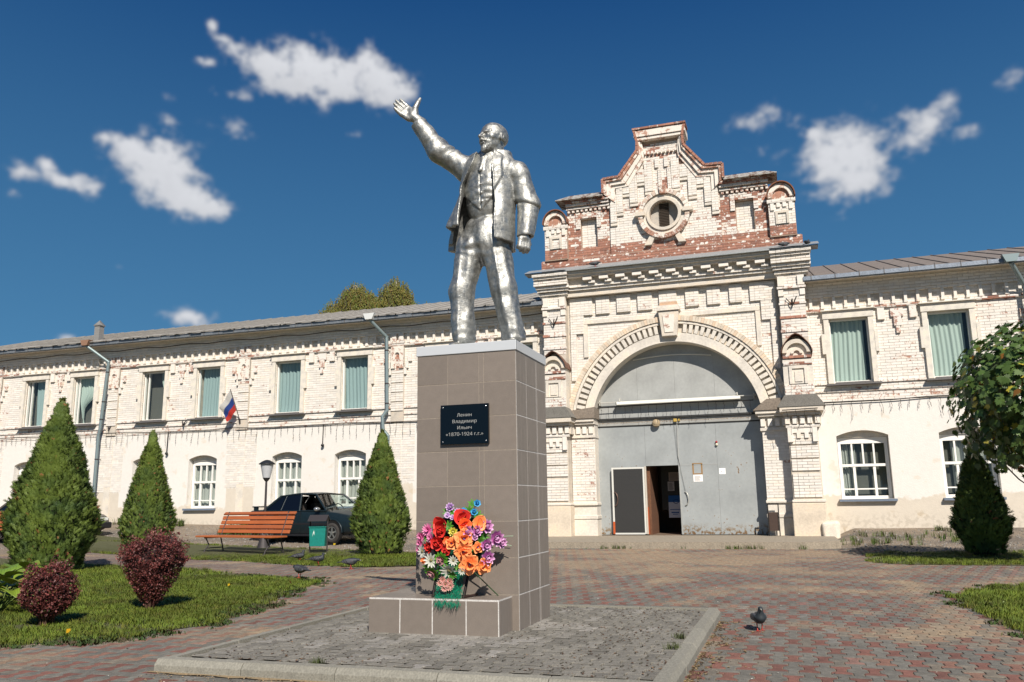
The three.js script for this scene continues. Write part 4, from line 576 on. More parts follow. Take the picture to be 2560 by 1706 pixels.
    const o = []; for (let i = 0; i <= 16; i++) { const t = Math.PI * i / 16; o.push([m + 0.36 * Math.cos(t), 9.66 + 0.42 * Math.sin(t)]); } part('turret_head', prism([[m + 0.36, 9.63], ...o, [m - 0.36, 9.63]], -17.2, -16.66), BARE); const o2 = o.map(([x, y]) => [m + (x - m) * 0.66, 9.66 + (y - 9.66) * 0.66]).reverse(); part('turret_head', prism([...o, ...o2], -16.661, -16.58), WORN);
    const o3 = o.map(([x, y]) => [m + (x - m) * 1.12, 9.66 + (y - 9.66) * 1.1]), o4 = o.map(([x, y]) => [m + (x - m) * 1.04, 9.66 + (y - 9.66) * 1.03]).reverse(); part('turret_roof', prism([...o3, ...o4], -17.25, -16.5), grainMat(new THREE.Color().setRGB(0.26, 0.11, 0.06), {}, [2, 2], 0.004)); });
  // raking cornice: bands following the outline
  const rake = [[-2.15, 10.42], [-2.15, 10.88], [-1.64, 10.9], [-1.05, 11.66], [-1.03, 11.95], [-1.12, 12.36], [0.43, 12.36], [0.34, 11.95], [0.36, 11.66], [0.95, 10.9], [1.46, 10.88], [1.46, 10.42]];
  const offs = (pts, d) => pts.map(([x, y]) => [GC + (x - GC) * (1 - d * 0.55) - Math.sign(x - GC) * d * 0.25, y - d]);
  const strip = (d0, d1, z0, z1) => prism([...offs(rake, d0), ...offs(rake, d1).reverse()], z0, z1);
  part('raking_cornice', strip(0.0, 0.09, -17.28, -16.5), BARE); part('raking_cornice', strip(0.085, 0.2, -17.2, -16.56), WORN); part('raking_cornice', strip(0.195, 0.29, -17.2, -16.62), WORN);
  for (let i = 0; i < rake.length - 1; i++) { const [ax, ay] = rake[i], [bx_, by] = rake[i + 1], L = Math.hypot(bx_ - ax, by - ay), n = Math.max(1, Math.round(L / 0.135)); if (i === 5) continue; for (let k = 0; k < n; k++) { const t = (k + 0.5) / n, g = trimBox(-L / n / 2 + 0.006, L / n / 2 - 0.006, -0.035, 0.035, -0.08, 0.08, 2); g.rotateZ(Math.atan2(by - ay, bx_ - ax)); g.translate(lerp(ax, bx_, t), lerp(ay, by, t) + 0.01, -16.55 + (k * 7 % 3) * 0.006); part('coping_brick', g, TRIM); } }
  part('top_block', merge([bx(-1.12, 0.43, 12.1, 12.3, -17.28, -16.48), bx(-1.07, 0.38, 12.0, 12.09, -17.25, -16.52)]), WORN); band(-1.16, 0.47, 12.31, 12.385, -16.44, 0.6, 1.0);
  for (let i = 0; i < 9; i++) part('sawtooth', trimBox(-0.86 + i * 0.118, -0.8 + i * 0.118, 11.56, 11.64, -16.9, -16.62, 1), TRIM);
  for (const s of [-1, 1]) for (let i = 0; i < 9; i++) { const t = (i + 0.5) / 9, x = GC + s * lerp(0.62, 1.3, t), y = lerp(11.36, 10.52, t); part('sawtooth', trimBox(x - 0.035, x + 0.035, y - 0.05, y + 0.03, -16.9, -16.63, 1), TRIM); }
  // stepped hanging bars
  for (const s of [-1, 1]) for (const [x0, x1, yb, yt] of [[0.28, 0.53, 10.36, 11.3], [0.53, 0.76, 10.68, 11.1], [0.76, 1.01, 10.05, 10.95], [1.01, 1.22, 10.38, 10.7], [1.22, 1.42, 9.8, 10.6], [1.42, 1.62, 9.5, 10.4]]) { const a = s > 0 ? GC + x0 : GC - x1, b = s > 0 ? GC + x1 : GC - x0; part('hanging_bar', bx(a, b, yb, yt, -16.75, -16.655), JOINT); band(a + 0.003, b - 0.003, yb + 0.003, yt, -16.645, 0.03, (x, y) => 0.2 + 0.3 * fbm(x, y, 4, 2)); part('bar_foot', rbx(a - 0.005, b + 0.005, yb - 0.1, yb - 0.02, -16.74, -16.66, 0.01), LIME); }
  both(GC + 0.08, GC + 0.2, (a, b) => { band(a, b, 11.1, 11.42, -16.66, 0.08, 0.2); band(a + 0.08, b + 0.08, 10.3, 11.05, -16.67, 0.06, 0.2); });
  // round window
  const ring = (Ra, Rb, z0, z1, t0 = 0, t1 = Math.PI * 2, n = 40) => { const o = []; for (let i = 0; i <= n; i++) { const t = lerp(t0, t1, i / n); o.push([oc[0] + Rb * Math.cos(t), oc[1] + Rb * Math.sin(t)]); } for (let i = n; i >= 0; i--) { const t = lerp(t0, t1, i / n); o.push([oc[0] + Ra * Math.cos(t), oc[1] + Ra * Math.sin(t)]); } return prism(o, z0, z1); };
  const rw = part('round_window', ring(0.43, 0.52, -17.0, -16.58), LIME2); add('outer_ring', ring(0.52, 0.63, -17.0, -16.63), LIME, rw);
  for (let i = 0; i < 40; i++) { const t = i / 40 * Math.PI * 2; add('ring_brick', ring(0.635, 0.765, -16.9, -16.56 - (i * 7 % 4) * 0.004, t + 0.006, t + Math.PI * 2 / 40 - 0.006, 1), limeMatRing[Math.sin(t) < -0.5 ? 2 : i % 3 === 0 ? 1 : 0], rw); }
  add('shutter', (() => { const g = new THREE.CircleGeometry(0.44, 36); g.translate(oc[0], oc[1], -16.86); return g; })(), limeMat([0.5, 0.48, 0.45], 2), rw);
  for (let i = 0; i < 15; i++) { const g = bx(-0.145, 0.145, -0.014, 0.014, -0.03, 0.03); g.rotateX(0.6); g.translate(oc[0] - 0.01, oc[1] - 0.36 + i * 0.05, -16.83); add('louvre', g, std({ color: 0x4a4138, roughness: 0.9 }), rw); }
  add('louvre_back', bx(oc[0] - 0.155, oc[0] + 0.135, oc[1] - 0.39, oc[1] + 0.39, -16.858, -16.85), std({ color: 0x0c0a08, roughness: 1 }), rw);
  add('ring_key', prism([[-0.42, 10.2], [-0.26, 10.2], [-0.24, 10.44], [-0.44, 10.44]], -16.9, -16.5), BARE, rw); for (const s of [-1, 1]) add('ring_key', bx(oc[0] + s * 0.71 - 0.15, oc[0] + s * 0.71 + 0.15, 9.58, 9.7, -16.9, -16.52), LIME2, rw);
  for (const s of [-1, 1]) { add('ring_leg', prism([[oc[0] + s * 0.28, 8.93], [oc[0] + s * 0.42, 8.98], [oc[0] + s * 0.62, 8.66], [oc[0] + s * 0.4, 8.66]].map((p, i, a) => s > 0 ? p : a[3 - i]), -16.9, -16.6), LIME2, rw); }
  M.build(H, (x, y, b) => (y > 8 ? 3 - Math.hypot(x - 0.5, y - 8.4) * 0.2 + (b[5] === 2 ? 0.5 : 0) : 0) + (b[1] - b[0]) * 2);
  // step in front of the gateway
  const slab = structure('gate_step', merge([prism([[-4.5, -16.9], [3.65, -16.9], [3.65, -13.4], [2.9, -12.95], [-4.5, -12.9]].map(([x, z]) => [x, -z]), 0.0, 0.165).rotateX(-Math.PI / 2), prism([[2.95, -13.35], [4.6, -15.2], [3.66, -15.6], [3.66, -13.5]].map(([x, z]) => [x, -z]), 0.0, 0.1).rotateX(-Math.PI / 2)]), grainMat(new THREE.Color().setRGB(0.4, 0.345, 0.265), {}, [1.2, 1.2], 0.012));
}
// ---------------------------------------------------------------- steel gates in the gateway and what hangs on them
{
  const AX = -0.33, AY = 3.25, ZD = -17.16;
  const rustTex = (rust) => tex(512, 512, (u, v) => { const a = tfbm(u, v, 5, 4, 2), b = tfbm(u, v, 36, 4, 9), q = 0.9 + 0.1 * a + 0.05 * b; const low = rust ? sstep(0.13, 0.0, v + b * 0.1 + a * 0.05) : 0, sp = rust * sstep(0.3, 0.42, b * 0.9 + a * 0.35) * sstep(0.75, 0.6, v); const w = clamp(low * sstep(-0.05, 0.2, b) + sp * 0.8); return [lerp(q, 0.62, w), lerp(q * 1.005, 0.42, w), lerp(q, 0.22, w)]; });
  const gt = rustTex(1), gt0 = rustTex(0);
  const sheetM = (c, t, ux, uy, ox, oy) => { const m = t.clone(); m.repeat.set(ux, uy); m.offset.set(ox, oy); m.needsUpdate = true; return std({ color: new THREE.Color().setRGB(...c), map: m, roughness: 0.55, metalness: 0.05 }); };
  const low = sheetM([0.40, 0.425, 0.43], gt, 0.32, 0.305, 0.1, -0.055), up = sheetM([0.44, 0.45, 0.44], gt0, 0.4, 0.4, 0, 0), dark = std({ color: 0x1d1e1f, roughness: 0.7 }), white = std({ color: 0xcfcfc8, roughness: 0.5 });
  const G = thing('steel_gate', 'grey sheet steel gate filling the arched gateway, wicket door open', 'gate');
  const arcPts = (x0, x1, y0, R = 2.45) => { const o = [[x0, y0], [x1, y0]]; for (let i = 0; i <= 14; i++) { const x = lerp(x1, x0, i / 14); o.push([x, Math.max(y0 + 0.02, AY + Math.sqrt(Math.max(0, R * R - (x - AX) ** 2)))]); } return o; };
  for (const [a, b] of [[-2.69, -1.462], [-1.458, -0.352], [-0.348, 0.788], [0.792, 2.03]]) add('tympanum_sheet', prism(arcPts(a, b, 3.56), ZD - 0.02, ZD), up, G);
  add('gate_sheet', bx(-2.7, -1.302, 0.175, 3.3, ZD - 0.02, ZD), low, G); add('gate_sheet', bx(-1.298, -0.342, 2.13, 3.3, ZD - 0.02, ZD), low, G); add('gate_sheet', bx(-0.338, 0.738, 0.175, 3.3, ZD - 0.021, ZD - 0.001), low, G); add('gate_sheet', bx(0.742, 2.04, 0.175, 3.3, ZD - 0.02, ZD), low, G);
  add('lintel', merge([bx(-2.7, 2.04, 3.5, 3.555, ZD - 0.1, ZD + 0.1), bx(-2.7, 2.04, 3.305, 3.33, ZD - 0.05, ZD + 0.02)]), std({ color: 0x2b2c2c, roughness: 0.8 }), G);
  add('lintel_beam', bx(-2.7, 2.04, 3.335, 3.495, ZD - 0.05, ZD + 0.035), sheetM([0.42, 0.42, 0.4], gt, 0.5, 2, 0, 0.2), G);
  add('gate_stile', merge([bx(-0.36, -0.325, 0.18, 3.3, ZD - 0.005, ZD + 0.025), bx(-0.345, 0.74, 2.12, 2.14, ZD - 0.005, ZD + 0.004)]), up, G);
  add('arch_trim', (() => { const o = [], R = [2.3, 2.28]; for (let i = 0; i <= 10; i++) { const x = lerp(-1.55, 0.75, i / 10); o.push([x, 5.28 + 0.09 * Math.sin((x + 1.55) / 2.3 * Math.PI), ZD + 0.03]); } return tube(o, 0.02, 6); })(), white, G);
  // wicket: leaf swung fully open, lying against the gate
  const W = add('wicket_door', bx(-2.29, -1.345, 0.19, 2.1, ZD + 0.09, ZD + 0.14), up, G);
  const hide = grainMat(new THREE.Color().setRGB(0.035, 0.035, 0.034), { roughness: 0.55 }, [5, 5], 0.004);
  add('padded_face', bx(-2.245, -1.385, 0.235, 2.05, ZD + 0.1405, ZD + 0.148), hide, W);
  add('door_edge', merge([bx(-2.3, -2.25, 0.2, 2.1, ZD + 0.0905, ZD + 0.152), bx(-1.385, -1.34, 0.2, 2.1, ZD + 0.0905, ZD + 0.152), bx(-2.25, -1.385, 2.052, 2.1, ZD + 0.0905, ZD + 0.153), bx(-2.25, -1.385, 0.185, 0.232, ZD + 0.0905, ZD + 0.153)]), white, W);
  add('painted_edge', bx(-2.304, -2.246, 0.2, 0.55, ZD + 0.15, ZD + 0.156), std({ color: 0xb5521f, roughness: 0.7 }), W); add('hinge_jamb', bx(-1.335, -1.295, 0.19, 2.12, ZD, ZD + 0.09), std({ color: 0xb9b2a6, roughness: 0.7 }), W); add('hinge_jamb', bx(-1.294, -1.27, 0.19, 0.95, ZD - 0.05, ZD + 0.05), std({ color: 0xa34a1c, roughness: 0.7 }), W);
  const ringH = (x, y, z, r, dir) => { const o = []; for (let i = 0; i <= 10; i++) { const t = -Math.PI / 2 + Math.PI * i / 10; o.push([x + dir * r * 0.55 * Math.cos(t), y + r * Math.sin(t), z + 0.02 + 0.05 * Math.cos(t)]); } return tube(o, 0.014, 7, 20); };
  add('handle', ringH(-2.24, 1.19, ZD + 0.14, 0.2, 1), std({ color: 0x6d564d, roughness: 0.4, metalness: 0.5 }), W); add('handle', ringH(-0.22, 1.18, ZD, 0.19, 1), std({ color: 0xb6b6ae, roughness: 0.4, metalness: 0.4 }), G);
  add('pull_wire', tube([[-0.42, 3.33, ZD + 0.05], [-0.36, 2.4, ZD + 0.04], [-0.2, 1.4, ZD + 0.03], [-0.17, 1.25, ZD + 0.02]], 0.004, 5), dark, G);
  // passage behind the wicket
  const brown = grainMat(new THREE.Color().setRGB(0.2, 0.09, 0.045), {}, [1, 1]);
  const P = structure('passage', merge([bx(-2.74, 2.08, 0.0, 5.78, -20.2, -20), bx(-2.76, -2.72, 0.1, 5.79, -20, -17.72), bx(2.06, 2.1, 0.1, 5.79, -20, -17.72), bx(-2.74, 2.08, 0.1, 0.17, -20, -17.2)]), std({ color: 0x6b5a4a, roughness: 1 }));
  add('passage_panel', bx(-1.34, -1.22, 0.17, 2.5, -18.8, -17.3), brown, P); add('passage_board', bx(-1.1, 0.6, 0.85, 2.3, -18.7, -18.65), std({ color: 0x4a4a45, roughness: 0.9 }), P);
  const sheet = (name, label, x0, x1, y0, y1, z, draw, group) => { const c = document.createElement('canvas'); c.width = 128; c.height = Math.round(128 * (y1 - y0) / (x1 - x0)); const k = c.getContext('2d'); draw(k, c.width, c.height); const t = new THREE.CanvasTexture(c); t.colorSpace = THREE.SRGBColorSpace; const g = new THREE.BoxGeometry(x1 - x0, y1 - y0, 0.003); g.translate((x0 + x1) / 2, (y0 + y1) / 2, z); const m = add(name, g, std({ map: t, roughness: 0.85 })); tag(m, label, 'notice', group); return m; };
  const lines = (bg, ink, n, top = 0.15) => (k, w, h) => { k.fillStyle = bg; k.fillRect(0, 0, w, h); k.fillStyle = ink; const r = rng(n * 7); for (let i = 0; i < n; i++) k.fillRect(w * 0.12, h * (top + (0.92 - top) * i / n), w * (0.5 + r() * 0.28), h * 0.5 / n * 0.7); };
  sheet('paper_notice', 'white paper sheet with one short black line on steel gate', 0.775, 0.95, 1.845, 2.01, ZD + 0.002, (k, w, h) => { k.fillStyle = '#f6f6f4'; k.fillRect(0, 0, w, h); k.fillStyle = '#222'; k.fillRect(w * 0.22, h * 0.5, w * 0.28, h * 0.07); k.fillRect(w * 0.6, h * 0.47, w * 0.08, h * 0.07); });
  sheet('paper_notice', 'white paper sheet with lines of text below rusty frame on gate', 0.045, 0.305, 1.65, 1.845, ZD + 0.002, lines('#f4f2ee', '#8a8580', 7, 0.2));
  { const m = add('rusty_frame', prism([[0.03, 1.855], [0.315, 1.855], [0.315, 2.175], [0.03, 2.175]], ZD, ZD + 0.004, [[[0.07, 1.885], [0.275, 1.885], [0.275, 2.15], [0.07, 2.15]]]), grainMat(new THREE.Color().setRGB(0.42, 0.25, 0.1), {}, [6, 6], 0.003)); tag(m, 'rusty orange rectangular frame above text notice on steel gate', 'frame'); }
  sheet('poster', 'blue and white poster hanging inside the dark doorway', -0.9, -0.52, 0.62, 1.28, -18.62, (k, w, h) => { k.fillStyle = '#dfe6ee'; k.fillRect(0, 0, w, h); k.fillStyle = '#2b66a6'; k.fillRect(0, 0, w, h * 0.3); k.strokeStyle = '#123c78'; k.lineWidth = 6; k.beginPath(); k.ellipse(w * 0.6, h * 0.27, w * 0.2, h * 0.09, 0, 0, 7); k.stroke(); k.fillStyle = '#2b66a6'; k.fillRect(w * 0.1, h * 0.62, w * 0.8, h * 0.03); k.fillRect(w * 0.2, h * 0.74, w * 0.6, h * 0.05); k.fillRect(w * 0.3, h * 0.83, w * 0.4, h * 0.03); });
  for (const [a, b, c, d, col, lab] of [[-0.86, -0.5, 1.72, 1.98, '#b9aa9c', 'wide tan paper notice, highest on the board inside the doorway'], [-0.9, -0.7, 1.42, 1.7, '#cfc9c4', 'upright pale notice above the blue poster inside the doorway'], [-0.48, -0.3, 1.35, 1.62, '#c9c4be', 'small pale notice right of the upright notice inside the doorway'], [-0.46, -0.25, 0.75, 1.15, '#cdc4bd', 'tall pale notice right of the blue poster inside the doorway']]) sheet('paper_notice', lab, a, b, c, d, -18.63, lines(col, '#7d746d', 8), 'notices inside the doorway');
  // lamps and boxes over the gate
  { const L = thing('tube_lamp', 'long white fluorescent tube lamp across the arched gateway', 'lamp'); add('housing', rbx(-2.06, 1.5, 3.93, 4.02, ZD + 0.12, ZD + 0.26, 0.015), std({ color: 0xe9e9df, roughness: 0.5 }), L); add('bracket', merge([bx(-2.62, 1.95, 4.02, 4.045, ZD + 0.1, ZD + 0.14), bx(-2.0, -1.97, 4.0, 4.14, ZD, ZD + 0.14), bx(1.4, 1.43, 4.0, 4.14, ZD, ZD + 0.14), bx(1.85, 1.88, 3.95, 4.1, ZD, ZD + 0.14), bx(-2.6, -2.57, 3.95, 4.1, ZD, ZD + 0.14)]), std({ color: 0xb9b8b0, roughness: 0.6 }), L); add('end_cap', bx(-2.075, -2.058, 3.935, 4.015, ZD + 0.125, ZD + 0.255), dark, L); }
  { const L = thing('bulkhead_lamp', 'round ribbed beige bulkhead lamp under gate lintel', 'lamp'); const g = new THREE.SphereGeometry(0.115, 20, 14); g.scale(1, 1, 0.8); g.translate(-0.93, 3.36, ZD + 0.1); add('globe', g, std({ color: 0xa38f70, roughness: 0.45 }), L); for (let i = -2; i <= 2; i++) { const r = Math.sqrt(0.118 ** 2 - (i * 0.036) ** 2), t = new THREE.TorusGeometry(r, 0.005, 5, 24); t.rotateX(Math.PI / 2); t.scale(1, 1, 0.82); t.translate(-0.93, 3.36 + i * 0.036, ZD + 0.1); add('guard_ring', t, std({ color: 0xcfc2a6, roughness: 0.5 }), L); } add('mount', bx(-0.97, -0.89, 3.3, 3.42, ZD + 0.03, ZD + 0.08), dark, L); }
  { const m = add('junction_box', merge([rbx(-0.43, -0.33, 3.38, 3.47, ZD + 0.036, ZD + 0.09, 0.008), rbx(-0.3, -0.24, 3.39, 3.46, ZD + 0.036, ZD + 0.09, 0.02)]), std({ color: 0xb59a4a, roughness: 0.6 })); tag(m, 'small yellowish junction boxes on gate lintel beam', 'box'); }
  { const L = thing('alarm_light', 'small red and white alarm light on right gate leaf', 'alarm'); const a = new THREE.SphereGeometry(0.034, 14, 10); a.translate(0.75, 2.755, ZD + 0.035); add('red_lens', a, std({ color: 0x9c1015, roughness: 0.25 }), L); const b = new THREE.SphereGeometry(0.04, 14, 10); b.translate(0.752, 2.68, ZD + 0.035); add('base', b, std({ color: 0xcfcdb8, roughness: 0.5 }), L); }
  { const L = thing('ash_bin', 'narrow rusty brown bin in black frame beside gateway jamb', 'bin'); const f = std({ color: 0x141210, roughness: 0.7 }); add('frame', merge([bx(2.03, 2.055, 0.165, 1.0, -16.5, -16.475), bx(2.3, 2.325, 0.165, 1.0, -16.5, -16.475), bx(2.03, 2.325, 0.99, 1.012, -16.501, -16.474), bx(2.03, 2.055, 0.165, 1.0, -16.25, -16.225), bx(2.3, 2.325, 0.165, 1.0, -16.25, -16.225)]), f, L); add('bucket', bx(2.06, 2.295, 0.3, 0.78, -16.47, -16.255), grainMat(new THREE.Color().setRGB(0.07, 0.04, 0.028), { roughness: 0.6 }, [3, 3]), L); }
}
// ---------------------------------------------------------------- two storeyed wings
const glassM = new THREE.MeshPhysicalMaterial({ color: new THREE.Color().setRGB(0.9, 0.96, 0.95), transmission: 1, thickness: 0, roughness: 0.03, ior: 1.5 });
const roomWall = std({ color: 0x57554f, roughness: 0.95 });  // brown-grey wallpaper tone of the boards closing the window openings
const curtainM = [std({ color: new THREE.Color().setRGB(0.27, 0.345, 0.345), roughness: 0.95 }), std({ color: new THREE.Color().setRGB(0.4, 0.46, 0.42), roughness: 0.95 }), std({ color: new THREE.Color().setRGB(0.34, 0.34, 0.31), roughness: 0.95 })];
curtainM.forEach((m) => { m.side = THREE.DoubleSide; });
function curtainGeo(x0, x1, y0, y1, z, seed, left = () => 0, right = () => 1) {
  const n = 44, m = 14, g = new THREE.PlaneGeometry(1, 1, n, m), p = g.attributes.position;
  for (let i = 0; i < p.count; i++) { const u = p.getX(i) + 0.5, v = p.getY(i) + 0.5, a = left(v), b = right(v), x = lerp(x0, x1, lerp(a, b, u)); p.setXYZ(i, x, lerp(y0, y1, v), z + 0.022 * Math.sin(u * 46 + seed + 1.5 * Math.sin(v * 3 + seed)) + 0.012 * Math.sin(u * 19 + seed * 2)); }
  g.computeVertexNormals(); return g;
}
const whiteWood = std({ color: new THREE.Color().setRGB(0.79, 0.78, 0.74), roughness: 0.6 }), trimWood = limeMat([0.78, 0.75, 0.69], 1.3);
const sillDark = grainMat(new THREE.Color().setRGB(0.16, 0.15, 0.145), { roughness: 0.6 }, [3, 3]), sillBlue = grainMat(new THREE.Color().setRGB(0.2, 0.25, 0.33), { roughness: 0.5 }, [3, 3]);
function plasterTex(x0, x1, seed, brickish) { return tex(2048, 512, (u, v) => { const x = lerp(x0, x1, u), y = v * 4, a = fbm(x * 0.6, y * 0.6, seed, 4), b = fbm(x * 2.2, y * 2.2, seed + 3, 4), c = fbm(x * 9, y * 9, seed, 3);
  let q = [0.935 + 0.03 * a + 0.03 * c, 0.925 + 0.03 * a + 0.03 * c, 0.905 + 0.03 * a + 0.03 * c]; const edge = 1.15 + 0.3 * a + 0.1 * b + brickish(x), d = sstep(0.03, -0.03, y - edge + 0.1 * c); const be = [0.86 + 0.04 * b + 0.03 * c, 0.825 + 0.04 * b + 0.03 * c, 0.765 + 0.04 * b + 0.03 * c]; q = q.map((t, i) => lerp(t, be[i], d * 0.85));
  const st = sstep(0.2, 0.42, b + 0.4 * c) * 0.06; q = [q[0] - st * 0.5, q[1] - st * 0.8, q[2] - st * 1.2]; const damp = sstep(0.28, 0.0, y - 0.55 - 0.3 * b) * sstep(-0.1, 0.2, c) * 0.07; return q.map((t) => t - damp); }); }
function wing(o) {
  const { x0, x1, up, low, pil, seed } = o, H = thing('wing_building', o.label, 'building', [0, 0, 0], 0, 'wings of the gatehouse'), M = new Masonry(seed), Z = -17;
  const part = (n, g, m) => add(n, g, m, H), rect = (a, b, c, d) => [[a, c], [b, c], [b, d], [a, d]];
  const lowArc = ({ x, w }) => { const h = w / 2, R = (h * h + 0.14 * 0.14) / (2 * 0.14), yc = 2.92 - R, p = [[x - h, 1.1], [x + h, 1.1]]; for (let i = 0; i <= 10; i++) { const q = lerp(h, -h, i / 10); p.push([x + q, yc + Math.sqrt(R * R - q * q)]); } return p; };
  part('upper_wall', prism(rect(x0, x1, 3.72, 7.1), -17.42, Z - 0.006, up.map(({ x }) => rect(x - 0.505, x + 0.505, 4.25, 6.02))), JOINT);
  const pt = plasterTex(x0, x1, seed, (x) => pil.some((p) => Math.abs(x - p) < 0.55) ? 0.6 : 0); pt.wrapS = pt.wrapT = THREE.ClampToEdgeWrapping; pt.repeat.set(1 / (x1 - x0), 0.25); pt.offset.set(-x0 / (x1 - x0), 0);
  part('plaster_wall', prism(rect(x0, x1, -0.3, 3.72), -17.42, Z + 0.02, low.map(lowArc)), std({ map: pt, color: new THREE.Color().setRGB(0.83, 0.82, 0.8), bumpMap: grainBump, bumpScale: 0.006, roughness: 0.95 }));
  const wr = (x, y) => 0.17 + 0.45 * fbm(x * 0.7, y * 1.1, seed, 3) + (y < 3.98 ? 0.16 + 0.4 * fbm(x * 0.9, y, seed + 5, 3) : 0);
  const hit = (x, y) => up.some((w) => Math.abs(x - w.x) < 0.5 && y > 4.25 && y < 6.02);
  M.lay(x0 + 0.01, x1 - 0.01, 3.72, 6.42, Z, wr, (x, y) => !hit(x, y));
  const band = (a, b, c, d, zf, dep, w = 0.1) => M.lay(Math.max(a, x0 + 0.01), Math.min(b, x1 - 0.01), c, d, zf - dep / 2, typeof w === 'function' ? w : () => w, null, dep / 2);
  // eaves cornice: corbelled courses over a row of small brackets
  M.lay(x0 + 0.01, x1 - 0.01, 6.42, 6.66, Z - 0.01, () => 0.1); band(x0, x1, 6.665, 6.74, -16.93, 0.12, 0.08); band(x0, x1, 6.745, 6.82, -16.9, 0.14, 0.08); M.lay(x0 + 0.01, x1 - 0.01, 6.82, 7.02, -16.885, () => 0.1); band(x0, x1, 7.02, 7.1, -16.82, 0.2, 0.1); part('eaves_core', bx(x0, x1, 6.76, 7.1, -17.4, -16.91), JOINT);
  for (let x = x0 + 0.12; x < x1 - 0.1; x += 0.305) { part('bracket', trimBox(x, x + 0.075, 6.4, 6.66, -17.02, -16.925, 0), TRIM); part('bracket_foot', trimBox(x - 0.012, x + 0.087, 6.345, 6.395, -17.02, -16.915, (Math.round(x * 9) % 3) === 0 ? 1 : 0), TRIM); }
  // string courses and sill band, worn on top
  const free = (a, b, f) => { const cuts = up.map((w) => [w.x - 0.68, w.x + 0.68]).filter(([c, d]) => d > a && c < b).sort((p, q) => p[0] - q[0]); let x = a; for (const [c, d] of cuts) { if (c - x > 0.05) f(x, c); x = d; } if (b - x > 0.05) f(x, b); };
  free(x0, x1, (a, b) => { band(a, b, 6.255, 6.325, -16.92, 0.1, 0.52); band(a, b, 4.2, 4.262, -16.95, 0.06, 0.42); }); band(x0, x1, 3.99, 4.05, -16.96, 0.05, 0.45); band(x0, x1, 3.73, 3.78, -16.965, 0.05, 0.3);
  // pilasters between the pairs of windows
  for (const p of pil) { part('pilaster', bx(p - 0.22, p + 0.22, 3.75, 6.25, -17.1, -16.93), JOINT); for (let i = 0; i < 4; i++) band(p - 0.215, p + 0.215, 4.1 + i * 0.31, 4.38 + i * 0.31, -16.9, 0.05, 0.12); M.lay(p - 0.215, p + 0.215, 5.34, 6.24, -16.925, () => 0.5);
    part('niche', prism([[p - 0.22, 5.5], [p - 0.08, 5.5], [p - 0.08, 5.95], ...[0, 1, 2, 3, 4, 5, 6].map((i) => [p - 0.08 * Math.cos(Math.PI * i / 6), 5.95 + 0.08 * Math.sin(Math.PI * i / 6)]), [p + 0.08, 5.5], [p + 0.22, 5.5], [p + 0.22, 6.22], [p - 0.22, 6.22]], -16.95, -16.87), limeMatWorn); for (const [dx, y, w] of [[-0.5, 5.72, 0.14], [0.36, 5.72, 0.14], [-0.38, 5.5, 0.1], [0.28, 5.5, 0.1], [-0.31, 5.3, 0.08], [0.23, 5.3, 0.08]]) part('corbel', trimBox(p + dx, p + dx + w, y, y + 0.22, -17.02, -16.92, Math.abs(dx) > 0.3 && y > 5.4 ? 1 : 0), TRIM);
    M.lay(p - 0.62, p + 0.62, 1.9 + 0.2 * Math.sin(p), 3.7, -16.976, () => 0.06, null, 0.004); part('lower_strip', bx(p - 0.14, p + 0.14, -0.2, 3.7, -17.1, -16.965), LIMEP); M.lay(p - 0.135, p + 0.135, 1.9, 3.69, -16.962, () => 0.08); band(p - 0.25, p + 0.25, 6.33, 6.41, -16.9, 0.1, 0.5); for (const dx of [-0.2, 0.06]) part('corbel', trimBox(p + dx, p + dx + 0.14, 6.42, 6.66, -17.02, -16.9, 1), TRIM); }
  // hanging ornament between the windows of a pair
  for (const q of o.mid) { part('pendant', merge([trimBox(q - 0.16, q + 0.16, 5.98, 6.2, -17.02, -16.93, 1), trimBox(q - 0.095, q + 0.095, 5.72, 5.975, -17.02, -16.925, 1), trimBox(q - 0.05, q + 0.05, 5.52, 5.715, -17.02, -16.935, 1)]), TRIM); for (const s of [-1, 1]) part('corbel', trimBox(q + s * 0.4 - 0.09, q + s * 0.4 + 0.09, 5.92, 6.24, -17.02, -16.92, s > 0 ? 1 : 0), TRIM); }
  // upper windows
  up.forEach((w, i) => { const x = w.x, F = part('window', prism(rect(x - 0.505, x + 0.505, 4.25, 6.02), -17.16, -17.07, [rect(x - 0.468, x + 0.468, 4.285, 5.985)]), whiteWood);
    add('casing', merge([bx(x - 0.64, x - 0.508, 4.22, 6.03, -17.02, -16.91), bx(x + 0.508, x + 0.64, 4.22, 6.03, -17.02, -16.91), bx(x - 0.66, x + 0.66, 6.035, 6.245, -17.02, -16.89)]), trimWood, F); for (const s of [-1, 1]) add('casing_block', bx(x + s * 0.68 - 0.045, x + s * 0.68 + 0.045, 5.05, 5.62, -17.02, -16.9), trimWood, F); add('hood_board', bx(x - 0.7, x + 0.7, 6.248, 6.275, -17.02, -16.82), trimWood, F);
    add('sill', merge([bx(x - 0.7, x + 0.7, 4.155, 4.2, -17.1, -16.8), bx(x - 0.46, x + 0.46, 4.203, 4.247, -17.25, -16.9)]), sillDark, F);
    const g = new THREE.PlaneGeometry(0.935, 1.7); g.translate(x, 5.135, -17.11); add('pane', g, glassM, F); if (w.bar) add('glazing_bar', bx(x + w.bar - 0.02, x + w.bar + 0.02, 4.29, 5.98, -17.15, -17.09), whiteWood, F);
    const c = w.c || {}; add('curtain', curtainGeo(x - 0.5, x + 0.5, 4.26, 6.01, -17.24, i * 2.1 + seed, c.l, c.r), curtainM[w.m || 0], F); add('room_back', bx(x - 0.6, x + 0.6, 4.1, 6.2, -17.52, -17.43), roomWall, F); });
